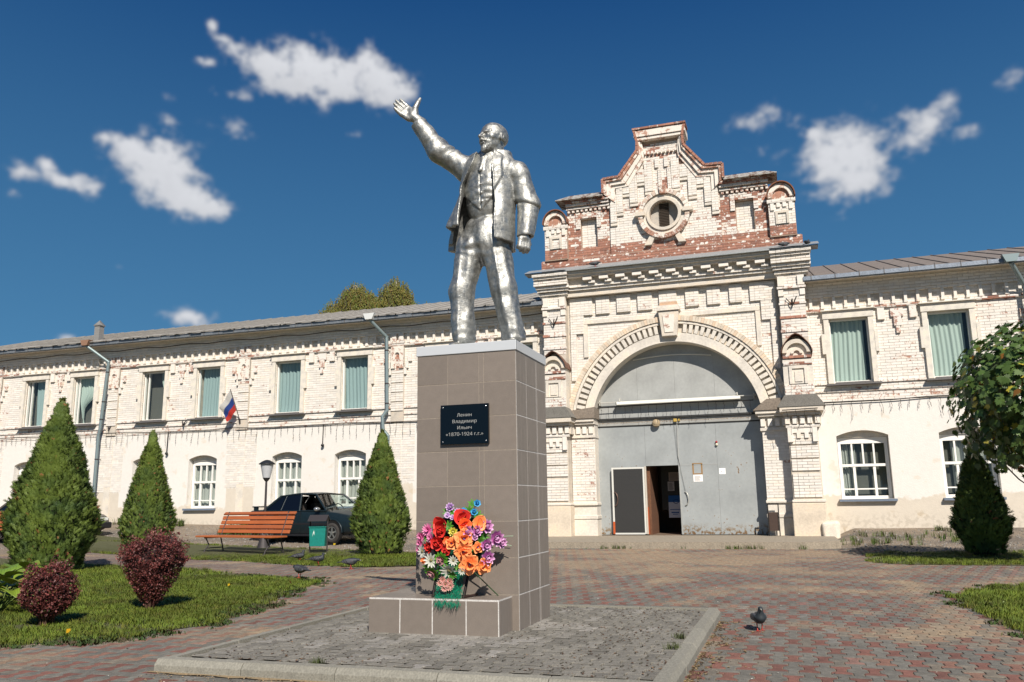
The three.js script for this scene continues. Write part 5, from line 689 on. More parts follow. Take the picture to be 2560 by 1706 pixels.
  // lower windows: transom, four lights over three, small lights at the foot
  low.forEach((w, i) => { const x = w.x, h = w.w / 2 - 0.02, F = part('window', prism([[x - h, 1.1], [x + h, 1.1], [x + h, 2.74], [x - h, 2.74]], -17.3, -17.2, [rect(x - h + 0.08, x + h - 0.08, 1.18, 2.58)]), whiteWood), a = x - h + 0.08, b = x + h - 0.08, W = b - a;
    const u = [0.25, 0.5, 0.75].map((t) => a + W * t), l = [a + W * 0.27, a + W * 0.73], bars = [bx(a, b, 1.96, 2.03, -17.285, -17.19)]; for (const q of u) bars.push(bx(q - 0.022, q + 0.022, 2.035, 2.58, -17.275, -17.21)); for (const q of l) bars.push(bx(q - 0.032, q + 0.032, 1.18, 1.955, -17.275, -17.205)); const ls = [a, l[0], l[1], b]; for (let k = 0; k < 3; k++) bars.push(bx(ls[k] + (k ? 0.034 : 0.002), ls[k + 1] - (k < 2 ? 0.034 : 0.002), 1.345, 1.38, -17.27, -17.215)); add('glazing_bars', merge(bars), whiteWood, F);
    const pane = (c, d, e, f) => { const g = new THREE.PlaneGeometry(d - c, f - e); g.translate((c + d) / 2, (e + f) / 2, -17.245); add('pane', g, glassM, F); }; const us = [a, ...u, b]; for (let k = 0; k < 4; k++) pane(us[k], us[k + 1], 2.03, 2.58); for (let k = 0; k < 3; k++) { pane(ls[k], ls[k + 1], 1.38, 1.96); pane(ls[k], ls[k + 1], 1.18, 1.345); }
    add('head_board', prism([...lowArc({ x, w: w.w - 0.01 }).slice(2), [x - h, 2.745], [x + h, 2.745]], -17.3, -17.15), trimWood, F); add('sill', bx(x - w.w / 2 - 0.06, x + w.w / 2 + 0.06, 1.03, 1.095, -17.2, -16.86), sillBlue, F);
    add('curtain', curtainGeo(x - h, x + h, 1.05, 2.68, -17.38, i + seed * 3, w.l, w.r), curtainM[2], F); add('room_back', bx(x - h - 0.1, x + h + 0.1, 0.9, 2.9, -17.6, -17.43), roomWall, F); });
  // roof
  const ez = -16.42, ey = 7.18, rz = -22.2, ry = 9.0, RM = o.roofMat, slope = (z) => lerp(ey, ry, (ez - z) / (ez - rz));
  const rf = prism([[-ez, ey], [-rz, ry], [30, 7.2], [30, 7.0], [16.9, 7.0], [16.9, 7.11], [-ez, 7.14]].map(([z, y]) => [z, y]), 0, x1 - x0); rf.rotateY(Math.PI / 2); rf.translate(x0, 0, 0); { const p = rf.attributes.position; let mz = 0; for (let i = 0; i < p.count; i++) mz = Math.min(mz, p.getZ(i)); if (mz > -10) { rf.scale(1, 1, -1); } } rf.computeVertexNormals(); boxUV(rf);
  const R = part('roof', rf, RM); const rb = rod([0, 0, 0], [0, ry - ey, rz - ez], 0.016, 0.016, 5); for (let x = x0 + 0.3; x < x1; x += 0.56) { const m = add('roof_seam', rb, RM, R); m.position.set(x, ey + 0.012, ez); }
  add('gutter', merge([bx(x0, x1, 7.07, 7.18, -16.43, -16.385), bx(x0, x1, 7.055, 7.085, -16.5, -16.43)]), o.gutterMat, R); for (let x = x0 + 0.2; x < x1; x += 0.62) add('gutter_hook', bx(x, x + 0.018, 7.07, 7.235, -16.44, -16.375), sillDark, R); add('soffit', bx(x0, x1, 7.1, 7.125, -16.9, -16.44), trimWood, R);
  for (const s of o.ragged ? [1] : []) { const r = rng(5); for (let x = x0; x < x1 - 0.6; x += 0.45) { const m = add('edge_slate', bx(-0.22, 0.22, -0.012, 0.012, -0.14, 0.14), RM, R); m.position.set(x + 0.22, ey + 0.055 + r() * 0.02, ez - 0.05 + r() * 0.05); m.rotation.set(0.3 + r() * 0.06, 0, (r() - 0.5) * 0.05); } }
  part('body', bx(x0 + 0.02, x1 - 0.02, -0.3, 6.98, -29, -17.65), LIME2);
  M.build(H, (x, y) => -Math.hypot(x - 2.67, y - 1.1, 24) + (y > 4 ? 0.5 : 0), 285);
  return H;
}
const limeMatWorn = WORN, LIMEP = limeMat([0.78, 0.74, 0.67], 0.8);
const roofOld = grainMat(new THREE.Color().setRGB(0.42, 0.4, 0.36), { roughness: 0.95 }, [0.8, 0.8], 0.02), roofR = grainMat(new THREE.Color().setRGB(0.245, 0.21, 0.185), { roughness: 0.9 }, [0.7, 0.7], 0.015);
const half = (k) => ({ l: (v) => k * (1 - sstep(0.2, 0.95, v) * 0.6) });
wing({ x0: -31, x1: -4.11, seed: 3, label: 'long whitewashed brick wing with flag and drainpipes, left of the gatehouse', pil: [-26.6, -20.85, -15.17, -9.25], mid: [-23.45, -17.85, -12.1, -6.4], roofMat: roofOld, ragged: true, gutterMat: grainMat(new THREE.Color().setRGB(0.3, 0.33, 0.36), { roughness: 0.5, metalness: 0.4 }, [1, 1]),
  up: [{ x: -30.3 }, { x: -27.9 }, { x: -24.65, c: { l: (v) => 0.3 + 0.12 * (1 - v), r: () => 0.97 }, bar: -0.33 }, { x: -22.28, c: { l: (v) => 0.08 + 0.3 * Math.pow(1 - v, 3), r: (v) => lerp(0.3, 1, sstep(0.3, 0.75, v)) }, bar: -0.36, m: 1 }, { x: -19.07, c: { l: (v) => lerp(0.95, 0.62, sstep(0.25, 0.9, v)) }, bar: -0.33, m: 1 }, { x: -16.67, c: { l: (v) => 0.1 } }, { x: -13.4 }, { x: -10.84 }, { x: -7.6 }, { x: -5.12 }],
  low: [{ x: -27.9, w: 1.15 }, { x: -24.8, w: 1.15 }, { x: -22.45, w: 1.15 }, { x: -19.2, w: 1.15 }, { x: -16.75, w: 1.17 }, { x: -13.35, w: 1.15 }, { x: -10.95, w: 1.15 }, { x: -7.6, w: 1.15 }] });
wing({ x0: 3.43, x1: 15, seed: 8, label: 'whitewashed brick wing with pale curtained windows, right of the gatehouse', pil: [9.2], mid: [5.77], roofMat: roofR, gutterMat: grainMat(new THREE.Color().setRGB(0.3, 0.35, 0.42), { roughness: 0.5, metalness: 0.3 }, [1, 1]),
  up: [{ x: 4.52, m: 1, c: { r: () => 0.88 } }, { x: 7.01, m: 1, c: { r: () => 0.88 } }, { x: 10.5 }, { x: 13 }],
  low: [{ x: 4.6, w: 1.3, l: () => 0.0, r: (v) => 0.35 }, { x: 7.12, w: 1.3, l: (v) => 0.22 }, { x: 10.5, w: 1.3 }] });
// ---------------------------------------------------------------- lawns
const leafStd = (o = {}) => std({ color: 0xffffff, roughness: 0.8, side: THREE.DoubleSide, ...o });
function instanced(name, geo, mat, items, parent, kind = 'stuff') { const m = new THREE.InstancedMesh(geo, mat, items.length); const M4 = new THREE.Matrix4(), q = new THREE.Quaternion(), e = new THREE.Euler(), c = new THREE.Color(); items.forEach((t, i) => { if (t.q) q.copy(t.q); else q.setFromEuler(e.set(t.rx || 0, t.ry || 0, t.rz || 0, 'YXZ')); M4.compose(V(t.x, t.y, t.z), q, t.sv || V(t.s, t.s * (t.sy || 1), t.s)); m.setMatrixAt(i, M4); m.setColorAt(i, c.setRGB(...t.c)); }); m.name = parent ? name : numbered(name); m.castShadow = m.receiveShadow = true; if (kind) m.userData.kind = kind; (parent || scene).add(m); return m; }
function tuftGeo(seed, n, h, spread, w) { const r = rng(seed), pos = [], nor = []; for (let i = 0; i < n; i++) { const a = r() * 6.28, d = r() * spread, x = Math.cos(a) * d, z = Math.sin(a) * d, b = r() * 6.28, hh = h * (0.55 + r() * 0.6), lean = (0.25 + r() * 0.9) * hh * 0.8, dx = Math.cos(b), dz = Math.sin(b), ww = w * (0.7 + r() * 0.6), px = -dz * ww, pz = dx * ww; const P = [[x - px, 0, z - pz], [x + px, 0, z + pz], [x + dx * lean * 0.35 + px * 0.75, hh * 0.62, z + dz * lean * 0.35 + pz * 0.75], [x + dx * lean * 0.35 - px * 0.75, hh * 0.62, z + dz * lean * 0.35 - pz * 0.75], [x + dx * lean, hh, z + dz * lean]]; const N = V(dx * 0.3, 0.95, dz * 0.3).normalize(); for (const k of [0, 1, 2, 0, 2, 3, 3, 2, 4]) { pos.push(...P[k]); nor.push(N.x, N.y, N.z); } } const g = new THREE.BufferGeometry(); g.setAttribute('position', new THREE.Float32BufferAttribute(pos, 3)); g.setAttribute('normal', new THREE.Float32BufferAttribute(nor, 3)); return g; }
{
  const soil = grainMat(new THREE.Color().setRGB(0.1, 0.105, 0.035), {}, [1.5, 1.5], 0.015);
  for (const [poly, nm] of [[lawnLeft, 'lawn_soil'], [stripLeft, 'verge_soil'], [stripRight, 'verge_soil'], [lawnRight, 'lawn_soil']]) { const g = new THREE.ShapeGeometry(new THREE.Shape(poly.map(([x, z]) => new THREE.Vector2(x, -z)))); const q = prep(g); q.rotateX(-Math.PI / 2); q.translate(0, 0.006, 0); boxUV(q); const p = q.attributes.position; for (let i = 0; i < p.count; i++) p.setY(i, groundY(p.getX(i), p.getZ(i)) + 0.006); structure(nm, q, soil); }
  const r = rng(12), t1 = [], t2 = [], low = [];
  const put = (poly, bb, dens, hs) => { const area = (bb[1] - bb[0]) * (bb[3] - bb[2]), n = Math.round(area * dens); for (let i = 0; i < n; i++) { const x = lerp(bb[0], bb[1], r()), z = lerp(bb[2], bb[3], r()), f = fbm(x * 2.2, 1, z * 2.2, 3); const d = distPoly(poly, x, z), ins = inPoly(poly, x, z); if (!ins && d > 0.05 + f * 0.3) continue; if (ins && d < 0.16 - f * 0.5 && r() < 0.65) continue; const bare = fbm(x * 0.8 + 5, 3, z * 0.8, 3); if (bare > 0.22 && r() < 0.6) continue; const v = r(), y = 0.85 + 0.9 * fbm(x * 0.9, 8, z * 0.9, 3) + (r() - 0.5) * 0.6, dry = r() < 0.1 ? 0.07 : 0; const c = [(0.185 + dry) * y + 0.05 * v, (0.285 + dry * 0.25) * y, 0.03 * y + dry * 0.2]; (i % 2 ? t1 : t2).push({ x, y: groundY(x, z) + 0.004, z, ry: r() * 6.28, s: hs * (0.7 + r() * 0.6), sy: 0.8 + f * 0.5, c }); } };
  put(lawnLeft, [-6.5, -2.4, -4.6, 2.6], 620, 0.9); put(lawnLeft, [-12.6, -6.5, -7.2, 1.5], 260, 1.05);
  put(stripLeft, [-17.6, -3.8, -13.4, -6.7], 330, 1.15); put(stripRight, [3.8, 8.5, -12.3, -8.3], 230, 1.05); put(lawnRight, [4.2, 6.4, -5.4, 0.2], 640, 1.05);
  instanced('lawn_grass', tuftGeo(1, 13, 0.05, 0.05, 0.0026), leafStd({ roughness: 0.65 }), t1); instanced('lawn_grass', tuftGeo(2, 13, 0.056, 0.055, 0.0028), leafStd({ roughness: 0.65 }), t2);
  // low knotweed creeping over the paving from the lawn edge
  for (let i = 0; i < 5200; i++) { const P = i % 4 === 3 ? lawnRight : lawnLeft, k = Math.floor(r() * P.length), [ax, az] = P[k], [bx_, bz] = P[(k + 1) % P.length], t = r(), x = lerp(ax, bx_, t) + (r() - 0.5) * 0.5, z = lerp(az, bz, t) + (r() - 0.5) * 0.5; if (x < -8 || x > 6.5 || z > 2.6 || z < -5) continue; const f = fbm(x * 2.5, 6, z * 2.5, 3); if (f < 0.02) continue; const b = r() < 0.2; low.push({ x, y: 0.003, z, ry: r() * 6.28, s: 0.6 + r() * 0.7, c: b ? [0.13, 0.1, 0.05] : [0.05 + r() * 0.03, 0.09 + r() * 0.04, 0.018] }); }
  instanced('creeping_knotweed', (() => { const g = tuftGeo(5, 14, 0.022, 0.06, 0.006); return g; })(), leafStd(), low);
  // grass along the foot of the wing walls, the step and the platform kerb
  const w = []; for (let i = 0; i < 1500; i++) { let x, z, s; const q = i % 5; if (q === 0) { x = -14.6 + r() * 3.2; z = -15.9 + r() * 0.7; s = 2.6 * (1 - Math.abs(x + 13.3) / 2.2) + 0.6; } else if (q === 1) { x = -12.2 + r() * 2.6; z = -16.2 + r() * 0.4; s = 1 + r(); } else if (q === 2) { x = -3 + r() * 6; z = -12.86 + r() * 0.14; const q2 = fbm(x * 0.9, 0.3, 0, 4) + fbm(x * 7, 5.3, 0, 2) * 0.5; if (q2 < 0.04 || r() < 0.4) continue; s = 0.35 + r() * 0.6; } else if (q === 3) { x = 3.7 + r() * 3.8; z = -13 - r() * 3 - (x - 4) * 0.2; if (fbm(x * 1.2, 3, z * 1.5, 3) < 0.08) continue; s = 1.2; } else { x = -22 + r() * 18; z = -16.75 + r() * 0.2; if (fbm(x * 1.3, 9, 0, 3) < 0.16) continue; s = 1.5 + r(); } w.push({ x, y: groundY(x, z), z, ry: r() * 6.28, s, c: [0.09 + r() * 0.05, 0.15 + r() * 0.05, 0.025] }); }
  instanced('wall_foot_grass', tuftGeo(7, 10, 0.12, 0.07, 0.005), leafStd(), w);
  const k = []; for (let i = 0; i < 40; i++) { const [cx, cz] = [[1.78, 0.55], [1.79, 1.02], [-0.4, 2.14]][i % 3]; k.push({ x: cx + (r() - 0.5) * 0.1, y: PLAT.y - 0.004, z: cz + (r() - 0.5) * 0.1, ry: r() * 6, s: 0.5 + r() * 0.35, c: [0.1, 0.13, 0.03] }); } instanced('joint_grass', tuftGeo(8, 8, 0.07, 0.03, 0.0025), leafStd(), k);
}
{ // leaf crumbs, gravel, yellow leaves
  const r = rng(41), cr = [], lg = new THREE.BufferGeometry(); lg.setAttribute('position', new THREE.Float32BufferAttribute([-0.5, 0, -0.25, 0.1, 0.22, -0.35, 0.5, 0.05, 0.1, -0.5, 0, -0.25, 0.5, 0.05, 0.1, -0.1, 0.2, 0.4, -0.1, 0.2, 0.4, 0.5, 0.05, 0.1, 0.2, 0.3, 0.3], 3)); lg.computeVertexNormals();
  for (let i = 0; i < 3000; i++) { let x = lerp(PLAT.x0 + 0.1, PLAT.x1 - 0.1, r()), z = lerp(PLAT.z0 + 0.1, PLAT.z1 - 0.1, r()), y = PLAT.y + 0.001; const e = Math.min(x - PLAT.x0, PLAT.x1 - x, z - PLAT.z0, PLAT.z1 - z); const f = fbm(x * 1.8, 4, z * 1.8, 3); if (r() > sstep(-0.1, 0.35, f + (x > 1 ? 0.16 : 0) + (z < -0.4 || e < 0.3 ? 0.12 : 0))) continue; if (Math.abs(x) < 0.5 && Math.abs(z) < 0.5) continue; if (x > -0.77 && x < 0.43 && z < 0.83 && z > -0.28) continue; cr.push({ x, y, z, ry: r() * 6.28, s: 0.008 + r() * r() * 0.024, c: r() < 0.7 ? [0.085, 0.05, 0.032] : [0.2, 0.13, 0.08] }); }
  for (let i = 0; i < 2600; i++) { const x = PLAT.x1 + 0.02 + Math.pow(r(), 2.2) * 0.42, z = lerp(PLAT.z0 + 0.3, 2.8, r()); const f = fbm(x * 2.5, 2, z * 2.5, 3); if (r() > sstep(-0.25, 0.25, f + 0.1 - (x - PLAT.x1) * 0.7)) continue; cr.push({ x, y: 0.002, z, ry: r() * 6.28, s: 0.008 + r() * r() * 0.028, c: r() < 0.5 ? [0.09, 0.055, 0.03] : [0.24, 0.18, 0.09] }); }
  for (let i = 0; i < 900; i++) { const x = lerp(-3.4, 4.3, r()), z = lerp(-6, 3.6, r()); cr.push({ x, y: 0.003, z, ry: r() * 6.28, s: 0.005 + r() * r() * 0.02, c: r() < 0.25 ? [0.6, 0.58, 0.52] : [0.08, 0.055, 0.04] }); }
  for (let i = 0; i < 500; i++) { const x = lerp(PLAT.x0, PLAT.x1, r()), z = PLAT.z1 + 0.02 + r() * r() * 0.3; cr.push({ x, y: 0.003, z, ry: r() * 6.28, s: 0.006 + r() * 0.014, c: r() < 0.6 ? [0.36, 0.26, 0.15] : [0.07, 0.05, 0.035] }); }
  instanced('leaf_crumbs', lg, leafStd({ roughness: 1 }), cr);
  const st = []; for (let i = 0; i < 9000; i++) { const x = lerp(-20, 9, r()), z = lerp(-16.6, -11.4, r()); if (lawns.some((p) => inPoly(p, x, z)) || (x > -4.6 && x < 3.7)) continue; const v = 0.12 + r() * 0.2; st.push({ x, y: groundY(x, z) - 0.008, z, rx: r() * 3, ry: r() * 6, s: 0.008 + r() * r() * 0.026, sy: 0.6, c: [v, v * 0.95, v * 0.86] }); }
  instanced('road_gravel', new THREE.IcosahedronGeometry(1, 0), std({ roughness: 0.95 }), st);
  const sand = (pts, nm) => { const g = new THREE.ShapeGeometry(new THREE.Shape(pts.map(([x, z]) => new THREE.Vector2(x, -z)))); g.rotateX(-Math.PI / 2); g.translate(0, 0.0045, 0); boxUV(g); structure(nm, g, grainMat(new THREE.Color().setRGB(0.4, 0.3, 0.17), {}, [4, 4], 0.01)); };
  const blob = (x0, x1, z0, amp, seed) => { const a = [], b = []; for (let i = 0; i <= 40; i++) { const x = lerp(x0, x1, i / 40); a.push([x, z0]); b.push([x, z0 + amp * (0.3 + 0.9 * Math.abs(fbm(x * 5, seed, 0, 4)) * 2.2)]); } return [...a, ...b.reverse()]; };
  sand(blob(PLAT.x0 - 0.03, PLAT.x1, PLAT.z1 - 0.01, 0.12, 3), 'kerb_sand');
  const lf = maplePolygon(0.5); for (const [x, z, s, col, lab] of [[-3.42, 1.28, 0.05, [0.75, 0.42, 0.01], 'orange yellow fallen leaf at the lawn edge near the platform corner'], [-4.75, -2.7, 0.045, [0.8, 0.5, 0.02], 'yellow fallen leaf in the grass behind the tall dark red bush'], [-11.3, -9.0, 0.13, [0.85, 0.5, 0.0], 'bright yellow flower head in the grass beside the bench leg'], [-8.9, -12.6, 0.08, [0.7, 0.5, 0.02], 'yellow fallen leaf on gravel between bench and litter bin'], [-4.1, -3.2, 0.06, [0.3, 0.14, 0.05], 'brown withered leaf near the tip of the lawn']]) { const m = add('fallen_leaf', lf, std({ color: new THREE.Color().setRGB(...col), roughness: 0.8, side: THREE.DoubleSide })); m.position.set(x, groundY(x, z) + 0.07, z); m.scale.setScalar(s); m.rotation.set(0.5, x * 7, 0.3); tag(m, lab, 'leaf', 'fallen leaves'); }
}
function maplePolygon(s = 1) { const P = [[0, -0.42], [0.06, -0.3], [0.3, -0.38], [0.26, -0.24], [0.5, -0.12], [0.36, -0.02], [0.42, 0.16], [0.2, 0.1], [0.22, 0.3], [0.1, 0.26], [0, 0.52]]; const pts = [...P, ...P.slice(1, -1).reverse().map(([x, y]) => [-x, y])]; const g = new THREE.ShapeGeometry(new THREE.Shape(pts.map(([x, y]) => new THREE.Vector2(x * s * 2, y * s * 2)))); const p = g.attributes.position; for (let i = 0; i < p.count; i++) p.setZ(i, -0.16 * s * Math.hypot(p.getX(i), p.getY(i)) ** 2 + 0.05 * s * Math.abs(p.getX(i))); g.computeVertexNormals(); return g; }
// ---------------------------------------------------------------- arborvitae
function sprayGeo(seed) { const r = rng(seed), pos = [], nor = []; const leaf = (a, len, w, x, y) => { const dx = Math.sin(a), dy = Math.cos(a), nx = dy * w, ny = -dx * w, zz = (r() - 0.5) * 0.18, P = [[x, y, 0], [x + dx * len * 0.5 + nx, y + dy * len * 0.5 + ny, zz * 0.5], [x + dx * len, y + dy * len, zz], [x + dx * len * 0.5 - nx, y + dy * len * 0.5 - ny, zz * 0.5]]; const N = V(0.35 * dx, 0.45, 0.8).normalize(); for (const k of [0, 1, 2, 0, 2, 3]) { pos.push(...P[k]); nor.push(N.x, N.y, N.z); } }; leaf(0, 1.0, 0.06, 0, 0); for (let i = 0; i < 9; i++) { const s = i % 2 ? 1 : -1, y = 0.06 + i * 0.085; leaf(s * (0.45 + r() * 0.4), 0.55 - i * 0.03, 0.058, 0, y); } const g = new THREE.BufferGeometry(); g.setAttribute('position', new THREE.Float32BufferAttribute(pos, 3)); g.setAttribute('normal', new THREE.Float32BufferAttribute(nor, 3)); return g; }
const sprays = [sprayGeo(3), sprayGeo(4), sprayGeo(9)];
function thuja(pos, H, R, n, label, seed, prof, tone = 1) {
  const T = thing('arborvitae', label, 'shrub', pos, 0, 'clipped conical evergreens'), r = rng(seed);
  const rad = (t, a) => R * prof(t) * (1 + 0.16 * n3(Math.cos(a) * 1.7 + seed, t * 5, Math.sin(a) * 1.7) + 0.16 * n3(Math.cos(a) * 5, t * 13, Math.sin(a) * 5 + seed) + 0.1 * n3(Math.cos(a) * 11, t * 26, Math.sin(a) * 11 + seed));
  add('trunk', rod([0, -0.02, 0], [0, H * 0.8, 0], 0.06, 0.015, 8), grainMat(new THREE.Color().setRGB(0.09, 0.06, 0.04), {}, [3, 3], 0.01), T);
  const core = new THREE.LatheGeometry(Array.from({ length: 15 }, (_, i) => { const t = i / 14; return new THREE.Vector2(Math.max(0.004, R * prof(t) * 0.74 - 0.02), 0.03 + H * 0.97 * t); }), 18); add('dark_core', core, grainMat(new THREE.Color().setRGB(0.02, 0.022, 0.01), { roughness: 1, side: THREE.DoubleSide }, [6, 6], 0.03), T);  // added solid core; shade in the gaps between sprays is put into its colour
  const L = [[], [], []], up = V(0, 1, 0), X = V(0, 0, 0), Z = V(0, 0, 0), Y = V(0, 0, 0), m = new THREE.Matrix4();
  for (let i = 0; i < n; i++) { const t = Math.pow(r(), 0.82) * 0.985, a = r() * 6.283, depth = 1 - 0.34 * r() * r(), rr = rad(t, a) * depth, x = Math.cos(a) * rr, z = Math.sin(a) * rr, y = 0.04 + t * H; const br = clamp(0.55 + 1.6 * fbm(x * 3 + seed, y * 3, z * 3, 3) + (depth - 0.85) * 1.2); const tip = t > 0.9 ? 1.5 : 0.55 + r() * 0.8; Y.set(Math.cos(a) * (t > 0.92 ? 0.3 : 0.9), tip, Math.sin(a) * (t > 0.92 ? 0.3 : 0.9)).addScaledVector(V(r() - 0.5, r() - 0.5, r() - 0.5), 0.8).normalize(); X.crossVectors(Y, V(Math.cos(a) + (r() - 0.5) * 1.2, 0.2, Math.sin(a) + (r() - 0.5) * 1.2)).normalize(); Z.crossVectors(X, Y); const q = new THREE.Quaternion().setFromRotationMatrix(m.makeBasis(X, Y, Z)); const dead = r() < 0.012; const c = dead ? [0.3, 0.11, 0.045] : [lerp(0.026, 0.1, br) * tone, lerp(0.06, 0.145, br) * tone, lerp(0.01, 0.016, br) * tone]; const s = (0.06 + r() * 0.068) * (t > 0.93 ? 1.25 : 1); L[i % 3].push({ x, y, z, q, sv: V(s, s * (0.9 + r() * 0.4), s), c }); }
  for (let i = 0; i < 60; i++) { const h = r(), a = r() * 6.28, d = 0.05 * (1 - h); L[i % 3].push({ x: Math.cos(a) * d, y: H * (0.95 + 0.1 * h), z: Math.sin(a) * d, ry: a, rx: (r() - 0.5) * 0.9, rz: (r() - 0.5) * 0.9, s: 0.1 + r() * 0.06, c: [0.1 * tone, 0.13 * tone, 0.02] }); }
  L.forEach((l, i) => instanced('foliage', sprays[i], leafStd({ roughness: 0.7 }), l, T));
  return T;
}
const cone = (t) => t < 0.2 ? lerp(0.74, 1, sstep(0, 0.2, t)) : Math.pow(1 - (t - 0.2) / 0.8, 0.82) * 0.97 + 0.03, plump = (t) => t < 0.3 ? lerp(0.72, 1, sstep(0, 0.3, t)) : lerp(1, 0.02, Math.pow((t - 0.3) / 0.7, 1.05)), egg = (t) => t < 0.28 ? lerp(0.62, 1, sstep(0, 0.28, t)) : lerp(1, 0.06, Math.pow((t - 0.28) / 0.72, 1.15));
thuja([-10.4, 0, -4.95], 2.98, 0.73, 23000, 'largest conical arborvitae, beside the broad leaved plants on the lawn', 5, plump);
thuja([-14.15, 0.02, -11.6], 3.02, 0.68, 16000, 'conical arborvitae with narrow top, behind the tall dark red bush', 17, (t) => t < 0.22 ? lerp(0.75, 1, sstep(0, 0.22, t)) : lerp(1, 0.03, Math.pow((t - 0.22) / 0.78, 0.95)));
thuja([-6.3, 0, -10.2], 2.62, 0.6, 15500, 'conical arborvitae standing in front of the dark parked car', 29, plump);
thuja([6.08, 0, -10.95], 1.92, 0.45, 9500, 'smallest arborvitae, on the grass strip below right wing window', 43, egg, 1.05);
// ---------------------------------------------------------------- dark red bushes
function barberry(pos, H, R, n, label, seed, green, shape) {
  const T = thing('barberry_bush', label, 'bush', pos, 0, 'dark red clipped bushes'), r = rng(seed), stems = [], L = [];
  for (let i = 0; i < 34; i++) { const a = r() * 6.28, d = R * (0.25 + 0.6 * r()), b = [Math.cos(a) * 0.06, 0, Math.sin(a) * 0.06], m = [Math.cos(a) * d * 0.45, H * 0.35, Math.sin(a) * d * 0.45], e = [Math.cos(a) * d, H * (0.6 + 0.3 * r()), Math.sin(a) * d]; stems.push(tube([b, m, e], 0.004 + r() * 0.003, 4, 6)); }
  add('stems', merge(stems), std({ color: 0x4a3528, roughness: 0.9 }), T);
  { const g = new THREE.IcosahedronGeometry(1, 3), p = g.attributes.position; for (let i = 0; i < p.count; i++) { const q = shape(p.getX(i) * R, p.getY(i), p.getZ(i) * R, H), k = 0.7 + 0.1 * n3(p.getX(i) * 3, p.getY(i) * 3, p.getZ(i) * 3 + seed); p.setXYZ(i, q[0] * k, H * 0.6 + (q[1] - H * 0.6) * k, q[2] * k); } g.computeVertexNormals(); add('dark_core', g, std({ color: new THREE.Color().setRGB(0.022, 0.009, 0.009), roughness: 1 }), T); }  // added core mass, inner shade of the crown painted in as near-black red
  const lf = new THREE.BufferGeometry(); lf.setAttribute('position', new THREE.Float32BufferAttribute([0, 0, 0, 0.34, 0.55, 0.08, 0, 1, 0.02, 0, 0, 0, 0, 1, 0.02, -0.34, 0.55, 0.08], 3)); lf.computeVertexNormals();
  while (L.length < n) { const u = r() * 2 - 1, a = r() * 6.28, rr = Math.cbrt(0.42 + 0.58 * r()); let x = Math.sqrt(1 - u * u) * Math.cos(a) * rr, z = Math.sqrt(1 - u * u) * Math.sin(a) * rr, y = u * rr; const p = shape(x * R, y, z * R, H); if (!p) continue; const k = 1 + 0.26 * n3(x * 2.2 + seed, y * 2.2, z * 2.2) + 0.16 * n3(x * 6, y * 6, z * 6 + seed); const br = clamp(0.5 + 1.3 * fbm(x * 4 + seed, y * 4, z * 4, 2) + r() * 0.4 - 0.2), g = r() < green; L.push({ x: p[0] * k, y: p[1] * k, z: p[2] * k, rx: r() * 3, ry: r() * 6.28, rz: (r() - 0.5) * 2, s: 0.016 + r() * 0.014, c: g ? [0.09, 0.12, 0.03] : [lerp(0.055, 0.2, br), lerp(0.017, 0.05, br), lerp(0.018, 0.042, br)] }); }
  instanced('foliage', lf, leafStd({ roughness: 0.55 }), L, T);
}
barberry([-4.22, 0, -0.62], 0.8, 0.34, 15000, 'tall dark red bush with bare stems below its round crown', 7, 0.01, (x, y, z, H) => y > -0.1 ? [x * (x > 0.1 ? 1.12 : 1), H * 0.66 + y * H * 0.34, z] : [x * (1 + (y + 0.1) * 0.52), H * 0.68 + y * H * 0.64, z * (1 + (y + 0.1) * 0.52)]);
barberry([-4.33, 0, 0.66], 0.56, 0.255, 10500, 'low rounded purple bush beside the broad green leaves', 9, 0.06, (x, y, z, H) => [x * (y < -0.4 ? 1 + (y + 0.4) * 0.6 : 1), H * 0.56 + y * H * 0.46, z * (y < -0.4 ? 1 + (y + 0.4) * 0.6 : 1)]);
